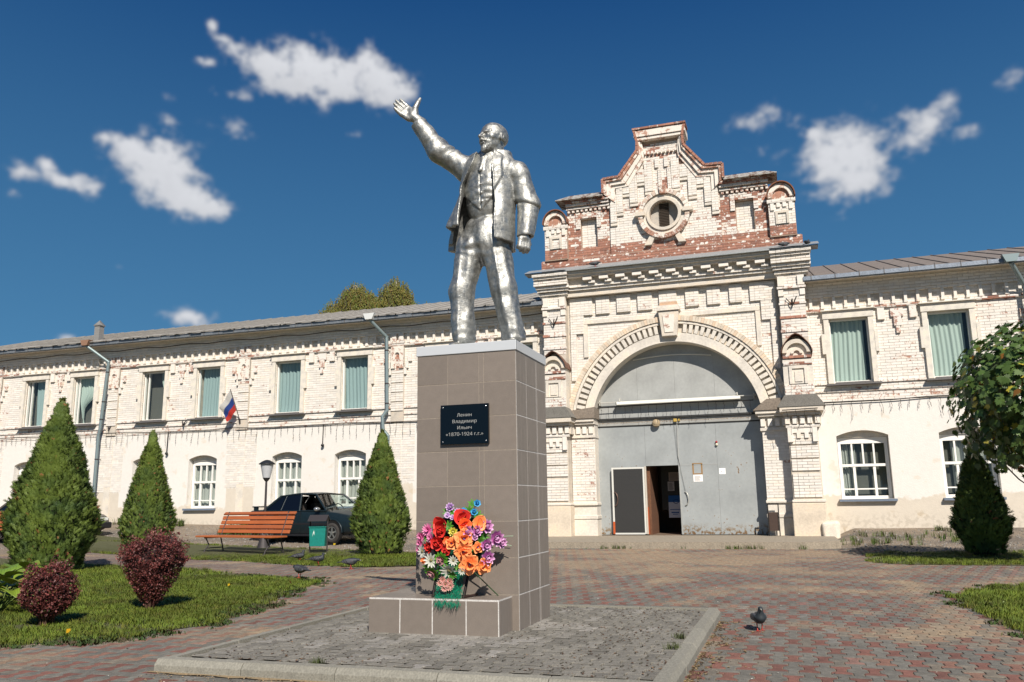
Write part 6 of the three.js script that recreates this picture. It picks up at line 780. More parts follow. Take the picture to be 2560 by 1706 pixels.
// ---------------------------------------------------------------- broad leaved plant at the frame's edge
{
  const g = new THREE.PlaneGeometry(1, 1, 8, 10), p = g.attributes.position; for (let i = 0; i < p.count; i++) { const u = p.getX(i) * 2, v = p.getY(i) + 0.5, w = 0.58 * Math.pow(Math.sin(Math.PI * Math.pow(clamp(v, 0.001, 0.999), 0.62)), 0.8); const x = u * w; p.setXYZ(i, x, 0.12 * Math.sin(v * 2.2) - 0.42 * v * v + 0.35 * Math.abs(x) + 0.014 * Math.sin(u * 14), v); } g.computeVertexNormals();
  const lt = tex(128, 128, (u, v) => { const rib = 0.5 + 0.5 * Math.cos((u - 0.5) * 60), q = 0.86 + 0.1 * rib + 0.08 * tfbm(u, v, 8, 2, 4); return [q, q, q * 0.9]; });
  const mats = [[0.19, 0.27, 0.03], [0.14, 0.235, 0.03], [0.23, 0.26, 0.045]].map((c) => new THREE.MeshPhysicalMaterial({ color: new THREE.Color().setRGB(...c), map: lt, roughness: 0.5, side: THREE.DoubleSide }));
  for (const [x, z, n, lab, sd] of [[-5.72, 0.0, 30, 'broad leaved green plant growing beside the low purple bush', 3], [-6.5, -0.9, 24, 'broad leaved green plant growing towards the largest arborvitae', 8]]) { const T = thing('hosta_plant', lab, 'plant', [x, 0, z]), r = rng(sd); for (let i = 0; i < n; i++) { const a = i * 2.4 + r() * 0.5, k = Math.sqrt((i + 1) / n), m = add('leaf', g, mats[i % 3], T); m.position.set(Math.cos(a) * 0.36 * k, 0.42 - 0.3 * k + r() * 0.08, -Math.sin(a) * 0.36 * k); m.rotation.set(-0.55 + 0.5 * k, a + Math.PI / 2, 0, 'YXZ'); m.scale.setScalar(0.19 + r() * 0.1); } const st = []; for (let i = 0; i < 12; i++) { const a = i * 0.55; st.push(rod([0, 0, 0], [Math.cos(a) * 0.25, 0.28, -Math.sin(a) * 0.25], 0.008, 0.005, 5)); } add('stalks', merge(st), std({ color: 0x55692a, roughness: 0.7 }), T); }
}
// ---------------------------------------------------------------- broadleaf trees
{
  const T = thing('maple_tree', 'small globe maple with dark green leaves, some turned yellow', 'tree', [6.78, 0, -8.8]), r = rng(61), L = [], br = [];
  const bark = grainMat(new THREE.Color().setRGB(0.13, 0.1, 0.075), {}, [3, 3], 0.015); add('trunk', tube([[0, -0.05, 0], [0.02, 0.6, 0], [-0.01, 1.2, 0.01], [0, 2.1, 0]], 0.07, 10, 14), bark, T);
  const C = V(0.1, 2.72, 0); for (let i = 0; i < 26; i++) { const u = r() * 1.7 - 0.75, a = r() * 6.28, d = V(Math.sqrt(Math.max(0, 1 - u * u)) * Math.cos(a), u, Math.sqrt(Math.max(0, 1 - u * u)) * Math.sin(a)).multiplyScalar(1.25), e = C.clone().add(d); br.push(tube([[0, 1.35 + r() * 0.5, 0], [d.x * 0.4, 1.75 + d.y * 0.5, d.z * 0.4], e.toArray()], 0.012, 5, 8)); } add('branches', merge(br), bark, T);
  for (let i = 0; i < 5200; i++) { const u = r() * 2 - 1, a = r() * 6.28, rr = Math.cbrt(0.2 + 0.8 * r()), s = Math.sqrt(1 - u * u); const d = V(s * Math.cos(a), u, s * Math.sin(a)), k = 1.42 * (1 + 0.2 * n3(d.x * 2.2, d.y * 2.2, d.z * 2.2) + 0.1 * n3(d.x * 6, d.y * 6, d.z * 6)); if (fbm(d.x * rr * 3, d.y * rr * 3, d.z * rr * 3 + 5, 2) < -0.17) continue; const out = V(d.x, d.y * 0.6 + 0.35, d.z).addScaledVector(V(r() - 0.5, r() - 0.5, r() - 0.5), 1.1).normalize(), q = new THREE.Quaternion().setFromUnitVectors(V(0, 0, 1), out).multiply(new THREE.Quaternion().setFromAxisAngle(V(0, 0, 1), Math.PI + (r() - 0.5) * 2)); const y = fbm(d.x * 2 + 3, d.y * 2, d.z * 2, 2), yl = r() < 0.05 + (y > 0.12 ? 0.22 : 0), or = yl && r() < 0.25; const b = 0.65 + r() * 0.7; L.push({ x: d.x * rr * k, y: C.y + d.y * rr * k * 0.94, z: d.z * rr * k, q, s: 0.085 + r() * 0.07, c: or ? [0.3, 0.13, 0.02] : yl ? [0.34 * b, 0.3 * b, 0.03] : [0.075 * b, 0.135 * b, 0.025 * b] }); }
  instanced('crown', maplePolygon(0.62), new THREE.MeshPhysicalMaterial({ color: 0xffffff, roughness: 0.55, side: THREE.DoubleSide, transmission: 0.22, thickness: 0 }), L, T);
}
function birch(pos, H, R, n, label, seed, tops) {
  const T = thing('birch_tree', label, 'tree', pos, 0, 'birches behind the roof'), r = rng(seed), L = [], tw = []; add('trunk', tube([[0, 0, 0], [0.2, H * 0.4, 0], [0.1, H * 0.75, 0.1], [0, H * 0.97, 0]], 0.14, 8, 14), grainMat(new THREE.Color().setRGB(0.5, 0.47, 0.42), {}, [2, 2]), T);
  const lf = merge([0, 1, 2, 3, 4].map((i) => { const g = new THREE.BufferGeometry(); g.setAttribute('position', new THREE.Float32BufferAttribute([0, 0, 0, 0.3, -0.5, 0, 0, -1, 0, 0, 0, 0, 0, -1, 0, -0.3, -0.5, 0], 3)); g.computeVertexNormals(); g.rotateZ((i - 2) * 0.5); g.rotateY(i * 1.3); g.translate((i % 2) * 0.3 - 0.15, -i * 0.5, 0.1 * i); return g; }));
  for (const [tx, ty, tr] of tops) for (let s = 0; s < n; s++) { const a = r() * 6.28, d = Math.sqrt(r()) * tr * R, x = tx * R + Math.cos(a) * d, z = Math.sin(a) * d, top = ty * H - (d / (tr * R)) ** 2 * 1.6 * tr - r() * 1.1 * tr, len = 0.8 + r() * 2.2; const bend = (r() - 0.5) * 0.7; if (s % 4 === 0) tw.push(tube([[tx * R * 0.4, top - 1.2, 0], [x * 0.8, top - 0.1, z * 0.8], [x, top - 0.2, z], [x + bend * 0.3, top - len, z]], 0.018, 3, 6)); for (let k = 0; k < 7; k++) { const t = k / 7; L.push({ x: x + bend * t * 0.3 + (r() - 0.5) * 0.12, y: top - len * t, z: z + (r() - 0.5) * 0.15, ry: r() * 6.28, rz: (r() - 0.5) * 0.5, s: 0.075 + r() * 0.06, c: [0.095 + r() * 0.07, 0.105 + r() * 0.04, 0.018] }); } }
  add('limbs', merge(tw), std({ color: 0x4a4036, roughness: 0.9 }), T); instanced('crown', lf, leafStd({ roughness: 0.7 }), L, T);
}
birch([-21.4, 0, -35.7], 14.6, 2.0, 360, 'wide olive green birch with several rounded tops behind long roof', 4, [[-0.55, 0.93, 0.62], [0.1, 0.99, 0.6], [0.55, 0.93, 0.5], [-0.9, 0.84, 0.4]]);
birch([-19.0, 0, -36.4], 14.8, 1.5, 340, 'slender green birch with pointed top, right of the wide birch', 11, [[0.0, 1.0, 0.72], [0.55, 0.9, 0.55], [-0.4, 0.92, 0.5]]);
birch([-17.3, 0, -37.2], 13.3, 0.5, 46, 'thin birch tip just showing over the roof ridge', 15, [[0, 1.0, 0.5]]);
birch([-51.3, 0, -37], 12.6, 1.3, 160, 'dark birch top beyond the far end of the long roof', 19, [[0, 1, 0.7]]);
// ---------------------------------------------------------------- benches, bin, street lamp
const ironM = std({ color: new THREE.Color().setRGB(0.045, 0.04, 0.042), roughness: 0.6, metalness: 0.3 });
const woodT = tex(512, 64, (u, v) => { const g = tnoise(u, v, 3, 2) * 0.4 + n3(u * 6, v * 50, 2) * 0.5 + n3(u * 30, v * 160, 5) * 0.3; const q = 0.88 + 0.16 * g, w = sstep(0.34, 0.5, tfbm(u, v, 10, 3, 6) + 0.1 * g); return [lerp(q, 0.78, w), lerp(q * 0.98, 0.72, w), lerp(q * 0.95, 0.7, w)]; });
const slatM = [0, 1, 2].map((i) => { const t = woodT.clone(); t.repeat.set(0.6, 4); t.offset.set(i * 0.3, i * 0.31); t.needsUpdate = true; return std({ color: new THREE.Color().setRGB(0.5 - i * 0.03, 0.145 - i * 0.008, 0.042), map: t, roughness: 0.55 }); });
function bench(pos, turn, label) {
  const B = thing('park_bench', label, 'bench', pos, turn, 'orange slatted benches'); const L = 2.62;
  // seat: three slats; back: five slats leaning away
  for (let i = 0; i < 3; i++) add('seat_slat', rbx(-L / 2, L / 2, 0.415, 0.455, 0.3 - i * 0.17 - 0.075, 0.3 - i * 0.17 + 0.075, 0.008), slatM[i % 3], B);
  for (let i = 0; i < 5; i++) { const t = i / 4, g = rbx(-L / 2 + 0.12, L / 2 - 0.02, -0.045, 0.045, -0.018, 0.018, 0.008); const m = add('back_slat', g, slatM[(i + 1) % 3], B); m.position.set(0.0, 0.54 + t * 0.42, -0.2 - t * 0.17); m.rotation.x = i === 4 ? -0.9 : -0.38; }
  for (const x of [-1.02, 1.06]) { const bar = (a, b, r = 0.017) => rod([x, ...a], [x, ...b], r, r, 6); add('leg_frame', merge([bar([0.405, 0.34], [0.405, -0.16]), bar([0.405, 0.3], [0.24, 0.2]), bar([0.24, 0.2], [0.12, 0.3]), bar([0.12, 0.3], [0, 0.36]), bar([0.41, -0.14], [0, -0.26]), bar([0.16, 0.27], [0.16, -0.21], 0.013), bar([0.41, -0.14], [1.0, -0.37])]), ironM, B); }
  add('back_brace', rod([0.02, 0.41, -0.16], [0.02, 0.98, -0.38], 0.015), ironM, B);
  return B;
}
bench([-9.72, 0, -9.86], -0.235, 'orange slatted bench in front of the dark sedan'); bench([-21.75, 0.1, -13.2], -0.2, 'orange slatted bench half hidden by the largest arborvitae');
{ const B = thing('litter_bin', 'green sheet metal litter bin with small pitched roof on two posts', 'bin', [-7.92, 0, -10.2], 0.28);
  const gr = std({ color: new THREE.Color().setRGB(0.0, 0.24, 0.2), roughness: 0.5, map: (() => { const t = grainTex.clone(); t.repeat.set(3, 3); t.needsUpdate = true; return t; })() });
  const body = prism([[-0.17, 0.2], [0.17, 0.2], [0.19, 0.62], [-0.19, 0.62]], -0.13, 0.13, [], 4, 0.004); add('bucket', body, gr, B); add('rim', merge([bx(-0.2, 0.2, 0.622, 0.645, 0.125, 0.15), bx(-0.2, 0.2, 0.622, 0.645, -0.15, -0.125), bx(-0.2, -0.18, 0.622, 0.645, -0.125, 0.125), bx(0.18, 0.2, 0.622, 0.645, -0.125, 0.125)]), gr, B); add('inside', bx(-0.18, 0.18, 0.6, 0.624, -0.124, 0.124), std({ color: 0x050505 }), B);
  for (const x of [-0.205, 0.205]) add('post', rod([x, -0.02, 0], [x, 0.87, 0], 0.016, 0.016, 8), ironM, B);
  add('roof', prism([[-0.2, 0.78], [0, 0.91], [0.2, 0.78], [0.2, 0.765], [0, 0.89], [-0.2, 0.765]], -0.22, 0.22).rotateY(Math.PI / 2), ironM, B);
  add('scratch', prism([[-0.1, 0.5], [-0.08, 0.56], [-0.065, 0.5], [-0.07, 0.44], [-0.085, 0.5], [-0.12, 0.41]], 0.136, 0.1372), std({ color: 0xc9d5d0 }), B); }
{ const L = thing('street_lamp', 'black street lamp with tapered white lantern beside the orange bench', 'street lamp', [-10.25, 0.01, -11.4]); add('pole', rod([0, 0.3, 0], [0, 1.8, 0], 0.034, 0.028, 10), ironM, L); add('base', new THREE.CylinderGeometry(0.07, 0.2, 0.42, 12).translate(0, 0.2, 0), ironM, L); add('lantern', new THREE.CylinderGeometry(0.17, 0.095, 0.36, 24).translate(0, 2.02, 0), new THREE.MeshPhysicalMaterial({ color: new THREE.Color().setRGB(0.62, 0.64, 0.66), roughness: 0.4, transmission: 0.25, thickness: 0 }), L); const cp = new THREE.LatheGeometry([[0.001, 2.31], [0.06, 2.3], [0.14, 2.26], [0.215, 2.205], [0.205, 2.19], [0.001, 2.2]].map(([a, b]) => new THREE.Vector2(a, b)), 24); add('cap', cp, std({ color: 0x202224, roughness: 0.5, side: THREE.DoubleSide }), L); add('collar', new THREE.CylinderGeometry(0.1, 0.04, 0.09, 16).translate(0, 1.8, 0), ironM, L); add('number_plate', bx(-0.04, 0.04, 0.78, 0.86, 0.031, 0.038), std({ color: 0xd08a2a }), L); }
// ---------------------------------------------------------------- cars (local +x is forward, y up, z to the near side)
function sedan(pos, turn, paintC, label, round = 0) {
  const C = thing('parked_car', label, 'car', pos, turn, 'cars parked by the wing'), dusty = std({ color: new THREE.Color().setRGB(...paintC), roughness: 0.38, metalness: 0.25, map: (() => { const t = grainTex.clone(); t.repeat.set(0.7, 0.7); t.needsUpdate = true; return t; })() }), trim = std({ color: 0x15161a, roughness: 0.6 }), glass = std({ color: 0x0c1017, roughness: 0.06, metalness: 0.1 }), clear = new THREE.MeshPhysicalMaterial({ color: 0xdfe8e6, transmission: 1, thickness: 0, roughness: 0.03 });
  // body: cross sections along x: [x, half width at sill, half width at belt, y sill, y belt(shoulder), crown]
  const S = [[-2.08, 0.66, 0.7, 0.42, 0.83, 0.86], [-2.02, 0.74, 0.77, 0.28, 0.9, 0.925], [-1.6, 0.79, 0.8, 0.24, 0.91, 0.94], [-1.15, 0.8, 0.815, 0.22, 0.9, 0.92], [-0.6, 0.805, 0.82, 0.2, 0.89, 0.9], [0.2, 0.805, 0.82, 0.2, 0.885, 0.895], [0.85, 0.8, 0.815, 0.21, 0.87, 0.9], [1.3, 0.795, 0.8, 0.22, 0.81, 0.86], [1.75, 0.77, 0.77, 0.26, 0.74, 0.78], [1.98, 0.7, 0.71, 0.32, 0.66, 0.7], [2.03, 0.64, 0.66, 0.4, 0.6, 0.62]];
  const prof = (s) => { const [x, a, b, y0, y1, yc] = s, o = []; const pts = [[a * 0.86, y0], [a, y0 + 0.08], [b + 0.005, y0 + (y1 - y0) * 0.45], [b, y0 + (y1 - y0) * 0.72], [b * 0.975, y1 - 0.02], [b * 0.9, y1 + (yc - y1) * 0.4], [b * 0.5, yc], [0, yc + 0.006]]; for (const [z, y] of pts) o.push([x, y, z]); for (let i = pts.length - 2; i >= 0; i--) o.push([x, pts[i][1], -pts[i][0]]); return o; };
  const pos3 = [], idx = [], n = 15; S.forEach((s) => prof(s).forEach((p) => pos3.push(...p))); for (let i = 0; i < S.length - 1; i++) for (let j = 0; j < n; j++) { const a = i * n + j, b = i * n + (j + 1) % n, c = a + n, d = b + n; idx.push(a, c, b, b, c, d); } const cap = (i, f) => { for (let j = 1; j < n - 1; j++) f ? idx.push(i * n, i * n + j, i * n + j + 1) : idx.push(i * n, i * n + j + 1, i * n + j); }; cap(0, true); cap(S.length - 1, false);
  const bg = new THREE.BufferGeometry(); bg.setAttribute('position', new THREE.Float32BufferAttribute(pos3, 3)); bg.setIndex(idx); bg.computeVertexNormals(); boxUV(bg); add('body', bg, dusty, C);
  // cabin: pillars and roof as a loft between belt line and roof line, glass let in
  const q = round * 0.12, roofPts = [[-0.95, 1.33], [-0.55, 1.385 + round * 0.06], [0.0, 1.395 + round * 0.07], [0.35, 1.36 + round * 0.05]]; const rf = new THREE.BufferGeometry(), rp = [], ri = []; roofPts.forEach(([x, y]) => { for (const [k, dy] of [[-0.56, -0.035], [-0.5, -0.004], [-0.25, 0.012], [0, 0.016], [0.25, 0.012], [0.5, -0.004], [0.56, -0.035]]) rp.push(x, y + dy, k); }); for (let i = 0; i < 3; i++) for (let j = 0; j < 6; j++) { const a = i * 7 + j; ri.push(a, a + 1, a + 7, a + 1, a + 8, a + 7); } rf.setAttribute('position', new THREE.Float32BufferAttribute(rp, 3)); rf.setIndex(ri); rf.computeVertexNormals(); boxUV(rf); const rm = dusty.clone(); rm.side = THREE.DoubleSide; add('roof', rf, rm, C);
  const pillar = (a, b, w) => rod(a, b, w, w, 6);
  for (const s of [-1, 1]) { const Z = (y) => s * lerp(0.795, 0.565, (y - 0.88) / 0.48), P = (x, y) => [x, y, Z(y)];
    add('pillars', merge([pillar(P(0.95, 0.88), P(0.36, 1.34), 0.028), pillar(P(-0.05, 0.88), P(-0.2, 1.36), 0.032), pillar(P(-1.45, 0.9), P(-0.95, 1.31), 0.04), pillar(P(0.36, 1.34), P(-0.2, 1.37), 0.026), pillar(P(-0.2, 1.37), P(-0.95, 1.31), 0.026), pillar(P(-0.78, 0.9), P(-0.74, 1.34), 0.018), pillar(P(0.95, 0.875), P(-1.45, 0.905), 0.02)]), dusty, C);
    const quad = (pts) => { const g = new THREE.BufferGeometry(), v = pts.map(([x, y]) => P(x, y)), o = []; for (let i = 1; i < v.length - 1; i++) o.push(...v[0], ...v[i], ...v[i + 1]); g.setAttribute('position', new THREE.Float32BufferAttribute(o, 3)); g.computeVertexNormals(); return boxUV(g); }; const gl = glass.clone(); gl.side = THREE.DoubleSide;
    add('rear_window', quad([[-0.09, 0.9], [-0.21, 1.345], [-0.73, 1.335], [-0.77, 0.905]]), gl, C); add('quarter_window', quad([[-0.82, 0.91], [-0.79, 1.32], [-0.95, 1.29], [-1.38, 0.92]]), gl, C); if (s < 0) add('front_window', quad([[0.88, 0.9], [0.34, 1.33], [-0.17, 1.345], [-0.02, 0.9]]), clear, C);
    for (const [x, w] of [[-0.35, 0.17], [-1.02, 0.17]]) add('door_handle', rbx(x, x + w, 0.78, 0.81, s * 0.815 - 0.012, s * 0.815 + 0.022, 0.008), trim, C); add('side_strip', rbx(-1.2, 1.2, 0.5, 0.56, s * 0.81 - 0.01, s * 0.81 + 0.018, 0.008), trim, C); add('side_sill', bx(-1.15, 1.15, 0.2, 0.26, s * 0.795 - 0.02, s * 0.795 + 0.012), trim, C);
    const mir = new THREE.SphereGeometry(0.1, 14, 10); mir.scale(0.85, 0.62, 1.0); mir.translate(0.72, 0.93, s * 0.92); add('wing_mirror', mir, std({ color: 0xb9bcbd, roughness: 0.15, metalness: 0.8 }), C); for (const x of [0.02, -0.83]) add('door_gap', bx(x - 0.004, x + 0.004, 0.28, 0.88, s * 0.822 - 0.008, s * 0.822 + 0.001), std({ color: 0x050607 }), C); }
  const plane = (a, b, c, d, m) => { const g = new THREE.BufferGeometry(); g.setAttribute('position', new THREE.Float32BufferAttribute([...a, ...b, ...c, ...a, ...c, ...d], 3)); g.computeVertexNormals(); boxUV(g); return g; };
  add('windscreen', plane([0.96, 0.88, 0.74], [0.96, 0.88, -0.74], [0.37, 1.34, -0.54], [0.37, 1.34, 0.54]), clear, C); const gl2 = glass.clone(); gl2.side = THREE.DoubleSide; add('rear_screen', plane([-1.46, 0.92, 0.72], [-1.46, 0.92, -0.72], [-0.96, 1.31, -0.54], [-0.96, 1.31, 0.54]), gl2, C);
  add('spoiler', merge([rbx(-2.05, -1.82, 1.0, 1.035, -0.68, 0.68, 0.012), bx(-2.0, -1.86, 0.9, 1.0, 0.6, 0.66), bx(-2.0, -1.86, 0.9, 1.0, -0.66, -0.6)]), dusty, C); add('tail_light', rbx(-2.1, -1.98, 0.66, 0.82, 0.52, 0.745, 0.01), std({ color: 0x8d160c, roughness: 0.3 }), C); add('tail_light', rbx(-2.1, -1.98, 0.66, 0.82, -0.745, -0.52, 0.01), std({ color: 0x8d160c, roughness: 0.3 }), C); add('bumper', rbx(-2.14, -1.95, 0.34, 0.54, -0.76, 0.76, 0.04), trim, C); add('bumper', rbx(1.9, 2.1, 0.32, 0.52, -0.74, 0.74, 0.04), trim, C); for (const s of [-1, 1]) add('headlight', rbx(1.93, 2.03, 0.55, 0.66, s * 0.5 - 0.15, s * 0.5 + 0.15, 0.02), std({ color: 0xd8dcd8, roughness: 0.1 }), C);
  // cabin inside
  for (const s of [-1, 1]) { add('seat', merge([rbx(-0.45, 0.1, 0.45, 0.7, s * 0.36 - 0.22, s * 0.36 + 0.22, 0.06), rbx(-0.55, -0.38, 0.6, 1.12, s * 0.36 - 0.22, s * 0.36 + 0.22, 0.06), rbx(-0.55, -0.42, 1.12, 1.27, s * 0.36 - 0.12, s * 0.36 + 0.12, 0.04)]), std({ color: 0x3b3530, roughness: 0.9 }), C); } const sw = new THREE.TorusGeometry(0.17, 0.014, 8, 24); sw.rotateY(Math.PI / 2); sw.rotateZ(0.5); sw.translate(0.42, 0.93, -0.36); add('steering_wheel', sw, trim, C); add('dashboard', rbx(0.55, 0.95, 0.7, 0.9, -0.7, 0.7, 0.05), trim, C);
  // wheels in dark arches
  for (const [x, s] of [[1.2, 1], [1.2, -1], [-1.26, 1], [-1.26, -1]]) { const arch = new THREE.CylinderGeometry(0.335, 0.335, 0.06, 24, 1); arch.rotateX(Math.PI / 2); arch.translate(x, 0.3, s * 0.795); add('wheel_arch', arch, std({ color: 0x040404, roughness: 1 }), C); const lip = new THREE.TorusGeometry(0.345, 0.022, 6, 24, Math.PI); lip.translate(x, 0.3, s * 0.815); add('arch_lip', lip, dusty, C);
    const ty = new THREE.TorusGeometry(0.215, 0.078, 12, 28); ty.scale(1, 1, 1.15); ty.translate(x, 0.287, s * 0.765); const w = add('wheel', ty, grainMat(new THREE.Color().setRGB(0.05, 0.046, 0.042), { roughness: 0.95 }, [2, 2]), C); add('rim', (() => { const g = [new THREE.TorusGeometry(0.165, 0.016, 8, 28).translate(0, 0, s * 0.06), new THREE.CylinderGeometry(0.05, 0.05, 0.05, 12).rotateX(Math.PI / 2).translate(0, 0, s * 0.05)]; for (let i = 0; i < 5; i++) { const b = new THREE.BoxGeometry(0.045, 0.15, 0.025); b.translate(0, 0.09, s * 0.05); b.rotateZ(i * Math.PI * 0.4); g.push(b); } const m = merge(g); m.translate(x, 0.287, s * 0.765); return m; })(), std({ color: 0x9a9a94, roughness: 0.35, metalness: 0.7 }), w); add('hub_disc', new THREE.CylinderGeometry(0.16, 0.16, 0.05, 20).rotateX(Math.PI / 2).translate(x, 0.287, s * 0.765), std({ color: 0x0b0b0b, roughness: 0.8 }), w); }
  return C;
}
sedan([-10.32, 0.1, -14.2], -0.2, [0.012, 0.027, 0.036], 'dark teal sedan with rear spoiler parked behind the bench'); sedan([-20.6, 0.19, -14.3], -0.1, [0.16, 0.15, 0.13], 'grey beige car mostly hidden behind the largest arborvitae', 1);
// ---------------------------------------------------------------- pigeons
function pigeonGeo(headUp, seed) { // faces +x
  const f = (p) => { let d = SD.su(SD.ell(p, [0, 0.125, 0], [0.095, 0.058, 0.052]), SD.ell(p, [-0.08, 0.128, 0], [0.08, 0.036, 0.034]), 0.03); const h = headUp ? [0.085, 0.225, 0] : [0.125, 0.155, 0]; d = SD.su(d, SD.cap(p, [0.055, 0.145, 0], headUp ? [0.08, 0.2, 0] : [0.11, 0.152, 0], 0.042, 0.023), 0.025); d = SD.su(d, SD.ell(p, h, [0.027, 0.022, 0.02]), 0.012); d = SD.su(d, SD.box(p, [-0.175, 0.118 + (p[0] + 0.175) * 0.12, 0], [0.06, 0.007, 0.026], 0.006), 0.02); const m = [p[0], p[1], Math.abs(p[2])]; d = SD.su(d, SD.ell([m[0], m[1] - (m[0] + 0.03) * 0.1, m[2]], [-0.035, 0.132, 0.046], [0.105, 0.036, 0.014]), 0.008); return d; };
  const g = surfaceNets(f, [-0.25, 0.05, -0.07], [0.17, 0.26, 0.07], 0.0062), p = g.attributes.position, c = new Float32Array(p.count * 3), r = rng(seed), dk = seed % 3; for (let i = 0; i < p.count; i++) { const x = p.getX(i), y = p.getY(i), z = Math.abs(p.getZ(i)); let q = [0.028, 0.029, 0.035]; if (z > 0.035 && x < 0.06 && x > -0.14) { q = dk ? [0.06, 0.063, 0.07] : [0.03, 0.031, 0.036]; const bar = Math.abs(x + 0.05 + (y - 0.12) * 0.6) < 0.008 || Math.abs(x + 0.09 + (y - 0.12) * 0.6) < 0.008; if (bar) q = [0.015, 0.015, 0.018]; else if (n3(x * 60, y * 60, seed) > 0.25) q = [0.09, 0.093, 0.1]; } if (x > 0.06) q = [0.02, 0.027, 0.032]; if (x < -0.2) q = [0.02, 0.02, 0.025]; c.set(q, i * 3); } g.setAttribute('color', new THREE.BufferAttribute(c, 3)); return g; }
{
  const pm = std({ vertexColors: true, roughness: 0.6 }), lm = std({ color: 0xb4473a, roughness: 0.7 }), bm = std({ color: 0x9a9a90, roughness: 0.5 }), geos = [pigeonGeo(true, 1), pigeonGeo(false, 2), pigeonGeo(true, 3)];
  const mk = (kind, pos, turn, label, s = 1) => { const B = thing('pigeon', label, 'pigeon', pos, turn, 'pigeons'), hu = kind !== 1; add('body', geos[kind], pm, B); const h = hu ? [0.108, 0.222, 0] : [0.15, 0.15, 0], e = hu ? [0.132, 0.215, 0] : [0.172, 0.142, 0]; add('beak', rod(h, e, 0.007, 0.002, 6), bm, B); for (const z of [-0.022, 0.022]) { const dx = z > 0 ? 0.02 : -0.02; add('leg', merge([rod([0, 0.08, z], [dx, 0.004, z], 0.0055, 0.0045, 6), rod([dx, 0.005, z], [dx + 0.035, 0.004, z], 0.004, 0.003, 5), rod([dx, 0.005, z], [dx + 0.028, 0.004, z + 0.018], 0.004, 0.003, 5), rod([dx, 0.005, z], [dx + 0.028, 0.004, z - 0.018], 0.004, 0.003, 5), rod([dx, 0.005, z], [dx - 0.02, 0.004, z], 0.004, 0.003, 5)]), lm, B); } B.scale.set(s, s * (kind === 1 ? 0.95 : 0.84), s); return B; };
  mk(0, [-7.0, 0, -7.96], 1.1, 'pigeon standing upright at the grass edge by the bench leg', 1.12); mk(2, [-6.02, 0, -7.09], 0.15, 'grey winged pigeon walking on paving below green litter bin', 1.15); mk(1, [-4.86, 0, -6.27], 0.1, 'pigeon walking with lowered head on the open paving', 1.12); mk(1, [-4.59, 0.03, -4.2], 2.75, 'dark pigeon at the tip of the lawn with head lowered', 1.12); mk(0, [2.33, 0, -0.52], -1.35, 'dark pigeon walking alone on red and grey paving beside the platform', 1.02);
  mk(1, [3.0, 7.99, -16.22], 0.5, 'dark pigeon crouching on the gatehouse cornice flashing', 1.15); mk(0, [3.62, 7.995, -16.25], 1.2, 'dark pigeon standing on the corner of the gatehouse cornice', 1.1); mk(1, [-2.4, 8.0, -16.2], 0.2, 'dark pigeon at the left end of the gatehouse cornice below the gable', 1.15);
}
// ---------------------------------------------------------------- flag, pipes, wires, lights
{ const F = thing('flag', 'white, blue and red striped flag on short pole above the garland', 'flag'); const base = V(-15.25, 4.02, -16.94), tip = V(-15.2, 5.06, -16.25); add('pole', rod(base.toArray(), tip.toArray(), 0.014, 0.012, 8), std({ color: 0x2a211c, roughness: 0.6 }), F); add('bracket', merge([bx(-15.31, -15.19, 3.9, 4.12, -16.97, -16.94), rod([-15.25, 3.95, -16.93], [-15.25, 4.12, -16.88], 0.03)]), ironM, F);
  const n = 24, m = 30, pos = [], col = [], idx = []; for (let j = 0; j <= m; j++) for (let i = 0; i <= n; i++) { const u = i / n, v = j / m, a = tip.clone().lerp(base, 0.02 + u * 0.62), sag = v * (0.92 - 0.3 * u); const x = a.x - v * (0.52 - 0.1 * u) * 0.62 - 0.02, y = a.y - sag * 0.66, z = a.z + 0.05 * Math.sin(v * 9 + u * 5) * v + 0.08 * v; pos.push(x, y, z); const c = u < 0.34 ? [0.62, 0.62, 0.6] : u < 0.67 ? [0.012, 0.05, 0.26] : [0.5, 0.03, 0.02]; col.push(...c); } for (let j = 0; j < m; j++) for (let i = 0; i < n; i++) { const a = j * (n + 1) + i; idx.push(a, a + 1, a + n + 1, a + 1, a + n + 2, a + n + 1); } const g = new THREE.BufferGeometry(); g.setAttribute('position', new THREE.Float32BufferAttribute(pos, 3)); g.setAttribute('color', new THREE.Float32BufferAttribute(col, 3)); g.setIndex(idx); const gg = g.toNonIndexed(); // one colour for each stripe
  gg.computeVertexNormals(); add('cloth', gg, new THREE.MeshPhysicalMaterial({ vertexColors: true, roughness: 0.85, side: THREE.DoubleSide, transmission: 0.2, thickness: 0 }), F); }
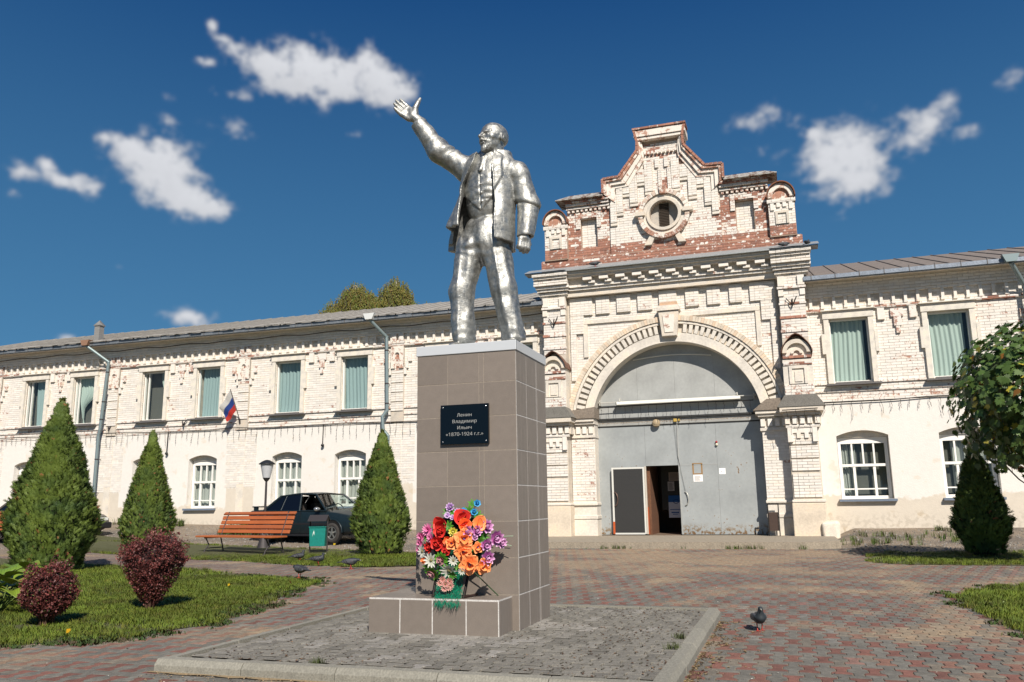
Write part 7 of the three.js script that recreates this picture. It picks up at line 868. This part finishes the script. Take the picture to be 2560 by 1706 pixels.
{
  const zinc = std({ color: new THREE.Color().setRGB(0.2, 0.26, 0.27), roughness: 0.45, metalness: 0.35 });
  const pipe = (pts, label, hopper) => { const P = thing('drainpipe', label, 'drainpipe', [0, 0, 0], 0, 'drainpipes on the wing'); for (let i = 0; i < pts.length - 1; i++) { const g = [rod(pts[i], pts[i + 1], 0.058, 0.058, 12)]; const s = new THREE.SphereGeometry(0.06, 12, 8); s.translate(...pts[i + 1]); g.push(s); add('pipe_section', merge(g), zinc, P); } const [x, y, z] = pts[0]; add('hopper', prism([[-0.12, 0], [0.12, 0], [0.2, 0.2], [-0.2, 0.2]], -0.1, 0.1).translate(x, y, z), hopper, P); const a = pts[pts.length - 3], b = pts[pts.length - 2]; for (const yy of [6.1, 5.0, 4.35, 2.9, 1.7]) { let p = null; for (let i = 0; i < pts.length - 1; i++) if (pts[i][1] >= yy && pts[i + 1][1] <= yy) { const t = (pts[i][1] - yy) / (pts[i][1] - pts[i + 1][1]); p = [lerp(pts[i][0], pts[i + 1][0], t), yy, lerp(pts[i][2], pts[i + 1][2], t)]; } if (p) { add('clamp', merge([rod([p[0], yy - 0.02, p[2]], [p[0], yy + 0.02, p[2]], 0.066, 0.066, 12), rod([p[0] + 0.02, yy, p[2]], [p[0] + 0.02, yy, -17], 0.01)]), ironM, P); } } };
  pipe([[-21.75, 7.08, -16.36], [-21.05, 6.48, -16.78], [-21.2, 3.98, -16.78], [-21.25, 3.75, -16.78], [-21.25, 1.05, -16.78], [-21.4, 0.9, -16.68]], 'zinc drainpipe with rusty hopper, between the curtained window and brick pilaster', std({ color: 0x8a6a55, roughness: 0.8 })); pipe([[-10.0, 7.08, -16.36], [-9.6, 6.55, -16.8], [-9.55, 4.12, -16.8], [-9.68, 3.92, -16.74], [-9.65, 3.5, -16.74], [-9.5, 3.3, -16.8], [-9.52, 0.75, -16.8]], 'zinc drainpipe with pale hopper and kinked middle, beside the pedestal', std({ color: 0xcfd2d0, roughness: 0.5 })); pipe([[8.5, 7.05, -16.36], [8.85, 6.5, -16.8], [8.85, 0.8, -16.8]], 'zinc drainpipe on the wing behind the maple', zinc);
  const wireM = std({ color: 0x1a1613, roughness: 0.8 });
  const garland = (x0, x1, y, z, label, dy = 0) => { const G = thing('icicle_lights', label, 'string lights', [0, 0, 0], 0, 'unlit icicle light strings'), r = rng(Math.round(x0 * 13 + 99)), cp = [], st = []; for (let x = x0; x <= x1; x += 0.9) cp.push([x, y + (r() - 0.5) * 0.05 + dy * (x - x0), z]); add('cable', tube(cp, 0.014, 5, cp.length * 4), wireM, G); for (let x = x0 + 0.1; x < x1; x += 0.24) { const len = [0.22, 0.34, 0.5, 0.28, 0.42][Math.floor(r() * 5)], p = []; let xx = x, yy = y + dy * (x - x0); const k = 5; for (let i = 0; i <= k; i++) { p.push([xx, yy, z + 0.01]); yy -= len / k; xx += (r() - 0.5) * 0.045; } st.push(tube(p, 0.0042, 4, k * 2)); for (let i = 1; i <= k; i++) if (r() < 0.7) st.push(rod(p[i], [p[i][0] + (r() - 0.5) * 0.07, p[i][1] - 0.035, z + 0.03], 0.006, 0.003, 4)); } add('light_strands', merge(st), wireM, G).userData.kind = 'stuff'; };
  garland(-30, -4.3, 3.86, -16.93, 'unlit icicle lights strung along the long wing below upper windows', -0.004); garland(3.6, 12, 3.72, -16.93, 'unlit icicle lights strung along the wing behind the maple'); garland(-2.65, 1.9, 3.9, -16.98, 'unlit icicle lights hanging under the tube lamp of the gateway'); garland(2.6, 3.6, 3.45, -15.95, 'short unlit icicle lights on the capital beside the gateway'); 
  const W = add('eaves_cable', merge([tube(Array.from({ length: 40 }, (_, i) => [lerp(-30, -4.2, i / 39), 6.9 + 0.03 * Math.sin(i * 2.1), -16.84]), 0.013, 5, 160)]), wireM); tag(W, 'dark cable sagging along the brickwork under the long eaves', 'cable');
  for (const [x, y, lab] of [[-18.25, 3.05, 'small dark lamp bulb hanging on a cable between two arched windows'], [-11.95, 3.12, 'small dark lamp bulb hanging on a cable above the dark sedan']]) { const B = thing('hanging_bulb', lab, 'lamp'); add('cord', rod([x, 3.8, -16.92], [x, y, -16.9], 0.016), wireM, B); const s = new THREE.SphereGeometry(0.055, 12, 10); s.translate(x, y - 0.03, -16.9); add('bulb', s, std({ color: 0x111111, roughness: 0.3 }), B); }
  const A = (x, y, lab) => { const g = merge([rod([x - 0.1, y + 0.14, -16.95], [x, y, -16.86], 0.018), rod([x + 0.1, y + 0.16, -16.95], [x, y, -16.86], 0.018), rod([x, y + 0.05, -16.98], [x, y - 0.06, -16.86], 0.02)]); tag(add('wall_bracket', g, ironM), lab, 'bracket'); }; A(-20.9, 4.0, 'black iron bracket on the brick pilaster beside rusty hopper pipe'); A(-17.6, 4.02, 'small black iron bracket above icicle lights, left of the flag');
  const V1 = thing('roof_vent', 'grey sheet metal roof vent with pointed cap on long roof', 'vent', [-22.55, 7.62, -17.7]); V1.scale.set(0.6, 0.85, 0.6); add('shaft', bx(-0.2, 0.2, -0.1, 0.62, -0.2, 0.2), grainMat(new THREE.Color().setRGB(0.3, 0.3, 0.29), {}, [3, 3]), V1); add('cap', new THREE.ConeGeometry(0.36, 0.26, 4).rotateY(Math.PI / 4).translate(0, 0.78, 0), grainMat(new THREE.Color().setRGB(0.26, 0.26, 0.25), {}, [3, 3]), V1); add('cap_skirt', bx(-0.25, 0.25, 0.62, 0.66, -0.25, 0.25), grainMat(new THREE.Color().setRGB(0.26, 0.26, 0.25), {}, [3, 3]), V1);
}
// ---------------------------------------------------------------- artificial flowers on a wire stand, leaning on the pedestal
{
  const F = thing('flower_arrangement', 'large colourful artificial flower arrangement on stand leaning on pedestal', 'flowers', [0, 0, 0]), r = rng(88);
  const petal = (len, w, cup, tipw = 0.7, ruffle = 0) => { const n = 5, m = 7, g = new THREE.PlaneGeometry(1, 1, n, m), p = g.attributes.position; for (let i = 0; i < p.count; i++) { const u = p.getX(i) * 2, v = p.getY(i) + 0.5, ww = w * Math.pow(Math.sin(Math.PI * Math.pow(clamp(v * 0.93 + 0.03), tipw)), 0.75); p.setXYZ(i, u * ww, v * len * Math.cos(cup * v * 0.6), v * v * len * Math.sin(cup) * 0.7 + 0.25 * ww * u * u + ruffle * len * Math.sin(u * 6 + v * 5) * v); } g.computeVertexNormals(); return g; };
  const col = (g, a, b, mode) => { const p = g.attributes.position, c = new Float32Array(p.count * 3); let L = 0; for (let i = 0; i < p.count; i++) L = Math.max(L, Math.hypot(p.getX(i), p.getY(i))); for (let i = 0; i < p.count; i++) { const t = clamp(Math.hypot(p.getX(i), p.getY(i)) / L), k = mode === 'edge' ? sstep(0.62, 0.95, t) : t; c.set(a.map((q, j) => lerp(q, b[j], k)), i * 3); } g.setAttribute('color', new THREE.BufferAttribute(c, 3)); return g; };
  const ring = (out, n, mk, tilt, off = 0, z = 0) => { for (let i = 0; i < n; i++) { const g = mk(i); g.rotateX(tilt + (r() - 0.5) * 0.15); g.translate(0, 0, z); g.rotateZ(off + i / n * Math.PI * 2 + (r() - 0.5) * 0.12); out.push(g); } };
  const kinds = {
    rose(R, a, b) { const o = []; ring(o, 6, () => col(petal(R, R * 0.62, 0.5, 0.6), a, b), 0.25); ring(o, 5, () => col(petal(R * 0.78, R * 0.52, 0.9, 0.6), a, b), 0.7, 0.4, R * 0.1); ring(o, 4, () => col(petal(R * 0.55, R * 0.42, 1.2, 0.6), a, b), 1.05, 0.9, R * 0.16); ring(o, 3, () => col(petal(R * 0.38, R * 0.3, 1.4, 0.6), a, b), 1.3, 0.2, R * 0.2); return o; },
    lily(R, a, b) { const o = []; ring(o, 5, () => col(petal(R, R * 0.5, -0.1, 0.85, 0.07), a, b), 0.35); ring(o, 3, () => col(petal(R * 0.75, R * 0.42, 0.5, 0.85, 0.08), a, b), 0.8, 0.6, R * 0.06); const s = new THREE.SphereGeometry(R * 0.12, 8, 6); s.translate(0, 0, R * 0.25); o.push(paint(s, 0.2, 0.14, 0.4)); return o; },
    trumpet(R, a, b) { const o = []; ring(o, 3, () => col(petal(R * 1.15, R * 0.75, 0.15, 0.8, 0.05), a, b), 0.5); ring(o, 2, () => col(petal(R * 0.9, R * 0.6, 0.4, 0.8, 0.05), a, b), 0.9, 1, R * 0.05); return o; },
    peony(R, a, b) { const o = []; for (let k = 0; k < 4; k++) ring(o, 9 - k, () => col(petal(R * (1 - k * 0.2), R * 0.3, 0.4 + k * 0.3, 0.8), a, b, 'edge'), 0.2 + k * 0.34, k * 0.4, R * 0.07 * k); return o; },
    aster(R, a, b) { const o = []; ring(o, 15, () => col(petal(R, R * 0.13, 0.2, 0.9), a, b), 0.25); ring(o, 11, () => col(petal(R * 0.7, R * 0.12, 0.5, 0.9), a, b), 0.7, 0.2, R * 0.08); return o; },
    daisy(R, a, b) { const o = []; ring(o, 11, () => col(petal(R, R * 0.17, 0.05, 0.75), a, b), 0.2); const s = new THREE.SphereGeometry(R * 0.2, 10, 8); s.scale(1, 1, 0.6); s.translate(0, 0, R * 0.1); o.push(paint(s, 0.2, 0.17, 0.07)); return o; },
    collar(R, a, b) { const o = []; ring(o, 12, () => col(petal(R, R * 0.28, 0.1, 0.8), [0.06, 0.22, 0.02], [0.14, 0.42, 0.03]), 0.1); for (const g of kinds.rose(R * 0.66, a, b)) { g.translate(0, 0, R * 0.12); o.push(g); } return o; },
    bunch(R, a, b) { const o = []; for (let i = 0; i < 7; i++) { const t = i * 2.4, d = i ? R * 0.55 : 0; for (const g of kinds.daisy(R * 0.45, a, b)) { g.translate(Math.cos(t) * d, Math.sin(t) * d, R * 0.2 - d * 0.2); o.push(g); } } return o; },
    leaves(R) { const o = []; ring(o, 7, () => col(petal(R, R * 0.2, 0.1, 0.7), [0.02, 0.1, 0.01], [0.09, 0.3, 0.02]), 0.3); return o; },
  };
  const red = [[0.33, 0.006, 0.006], [0.7, 0.035, 0.025]], org = [[0.85, 0.2, 0.03], [0.95, 0.36, 0.13]], pk = [[0.42, 0.1, 0.34], [0.72, 0.42, 0.66]], as = [[0.5, 0.02, 0.2], [0.75, 0.25, 0.45]], wh = [[0.42, 0.42, 0.3], [0.72, 0.72, 0.66]], du = [[0.3, 0.08, 0.1], [0.52, 0.28, 0.28]], bl = [[0.02, 0.2, 0.5], [0.08, 0.42, 0.7]], li = [[0.35, 0.16, 0.45], [0.66, 0.5, 0.72]], ye = [[0.6, 0.55, 0.05], [0.75, 0.7, 0.2]], bu = [[0.62, 0.12, 0.1], [0.8, 0.52, 0.45]];
  const S = 0.000637, at = (px, py) => [(px / 4.9 + 1000 - 1149) * 0.00362 - 0.004, 0.79 - (py / 4.9 + 1220 - 1352) * 0.00312 * 0.995]; // bouquet plane, metres
  const L = [['trumpet', 490, 400, 95, red], ['rose', 490, 485, 88, red], ['rose', 455, 630, 92, red], ['peony', 350, 690, 72, red], ['rose', 570, 720, 66, red], ['trumpet', 750, 330, 105, red], ['trumpet', 770, 410, 80, [[0.7, 0.05, 0.01], [0.9, 0.16, 0.03]]], ['trumpet', 940, 385, 88, org], ['rose', 590, 610, 70, [[0.6, 0.05, 0.01], [0.85, 0.15, 0.04]]], ['lily', 770, 580, 125, org], ['lily', 760, 735, 112, org], ['lily', 845, 880, 122, org], ['lily', 1000, 905, 98, org], ['lily', 930, 690, 70, org], ['lily', 620, 640, 75, org],
    ['peony', 810, 485, 70, pk], ['peony', 920, 480, 68, pk], ['peony', 1030, 435, 85, pk], ['peony', 1140, 575, 98, pk], ['peony', 1205, 640, 68, pk], ['peony', 1030, 655, 75, pk], ['peony', 1040, 805, 90, pk], ['rose', 900, 560, 40, pk], ['aster', 325, 475, 78, as], ['aster', 365, 575, 64, as], ['aster', 235, 560, 64, as], ['aster', 225, 645, 60, as], ['aster', 212, 730, 52, as],
    ['daisy', 380, 845, 88, wh], ['daisy', 600, 960, 104, wh], ['daisy', 262, 745, 76, wh], ['daisy', 655, 835, 60, wh], ['daisy', 755, 965, 48, wh], ['collar', 515, 830, 92, du], ['collar', 395, 1000, 92, du], ['bunch', 560, 1120, 100, bu], ['peony', 640, 490, 58, ye], ['rose', 285, 855, 42, org], ['peony', 590, 185, 55, li], ['peony', 690, 245, 48, li], ['aster', 565, 285, 45, li], ['aster', 630, 312, 38, li], ['rose', 915, 140, 48, bl], ['rose', 885, 252, 48, bl], ['rose', 760, 238, 46, bl],
    ...[[600, 230], [650, 290], [860, 150], [820, 230], [930, 290], [560, 240], [700, 700], [860, 720], [500, 960], [460, 850], [1000, 560], [420, 430], [580, 420], [960, 620], [690, 900], [300, 560], [640, 1010], [560, 1190], [330, 940], [780, 300]].map(([x, y]) => ['leaves', x, y, 62])];
  const name = { rose: 'rose', lily: 'lily', trumpet: 'amaryllis', peony: 'peony', aster: 'aster', daisy: 'daisy', collar: 'rose', bunch: 'flower_bunch', leaves: 'leaf_sprig' }, fm = std({ vertexColors: true, roughness: 0.6, side: THREE.DoubleSide });
  for (const [k, px, py, R, c = []] of L) { const [x, y] = at(px, py), d2 = ((px - 700) / 560) ** 2 + ((py - 680) / 620) ** 2, m = add(name[k], merge(kinds[k](R * S * 1.22, ...c)), fm, F); const z = 0.545 + 0.17 * Math.max(0, 1 - d2) + (py > 740 ? 0.07 + (py - 740) * 0.00022 : 0) + r() * 0.03 - (k === 'leaves' ? 0.03 : 0); m.position.set(x + (z - 0.55) * 0.33, y - (z - 0.55) * 0.04, z); m.rotation.set(0.15 - (680 - py) / 900 * 0.9 + (r() - 0.5) * 0.4, (px - 700) / 560 * 0.8 + 0.25 + (r() - 0.5) * 0.4, r() * 6); }
  // tinsel skirt and stand
  const nd = [], N = 2200; for (let i = 0; i < N; i++) { const t = r(), px = lerp(lerp(470, 430, t), lerp(770, 735, t), r()), py = lerp(700, 1400, t), [x, y] = at(px, py), z = 0.555 + 0.25 * t * t + r() * 0.05, l = 0.03 + r() * 0.03; const a = r() * 6.28, dx = Math.cos(a) * 0.5, dz = 0.35 + Math.sin(a) * 0.4, dy = -0.5 - r() * 0.5, px2 = 0.0022; const xs = x + (z - 0.55) * 0.33; nd.push(xs - px2, y, z, xs + px2, y, z, xs + dx * l, y + dy * l, z + dz * l); } const tg = new THREE.BufferGeometry(); tg.setAttribute('position', new THREE.Float32BufferAttribute(nd, 3)); tg.computeVertexNormals(); add('tinsel_skirt', tg, std({ color: new THREE.Color().setRGB(0.0, 0.16, 0.085), roughness: 0.45, side: THREE.DoubleSide }), F).userData.kind = 'stuff';
  const P = (px, py, z) => { const [x, y] = at(px, py); return [x + (z - 0.55) * 0.3, y, z]; }, [sx0, sy0] = at(430, 1330), top = 0.085 + 0.2705;
  add('stand_leg', rod([P(400, 1330, 0.72)[0], top, 0.72], P(440, 900, 0.56), 0.012), std({ color: 0x17100d, roughness: 0.6, metalness: 0.4 }), F); add('stand_leg', rod([P(770, 1330, 0.74)[0], top, 0.74], P(850, 850, 0.56), 0.012), std({ color: 0x17100d, roughness: 0.6, metalness: 0.4 }), F); add('stand_foot', merge([rod([P(770, 1330, 0.74)[0], top + 0.012, 0.74], [P(900, 1330, 0.6)[0], top + 0.012, 0.56], 0.011), rod([P(400, 1330, 0.72)[0], top + 0.012, 0.72], [P(430, 1330, 0.6)[0], top + 0.012, 0.56], 0.011)]), std({ color: 0x2a1811, roughness: 0.7 }), F); add('prop_stem', rod(P(850, 1000, 0.56), [0.3, top, 0.5], 0.005), std({ color: 0x1d3a16, roughness: 0.7 }), F);
  for (const [a, b, c, d] of [[915, 140, 800, 420], [590, 185, 640, 420], [1205, 570, 1350, 565], [1205, 660, 1330, 690], [1140, 575, 950, 480]]) add('wire_stem', rod(P(a, b, 0.56), P(c, d, 0.57), 0.0028), std({ color: 0x9fb79a, roughness: 0.6 }), F);
  add('foam_base', (() => { const g = new THREE.SphereGeometry(0.2, 16, 12); g.scale(1.25, 1.25, 0.3); const [x, y] = at(690, 640); g.translate(x, y, 0.535); return g; })(), std({ color: 0x0c2412, roughness: 1 }), F);
}
renderer.render(scene, camera);
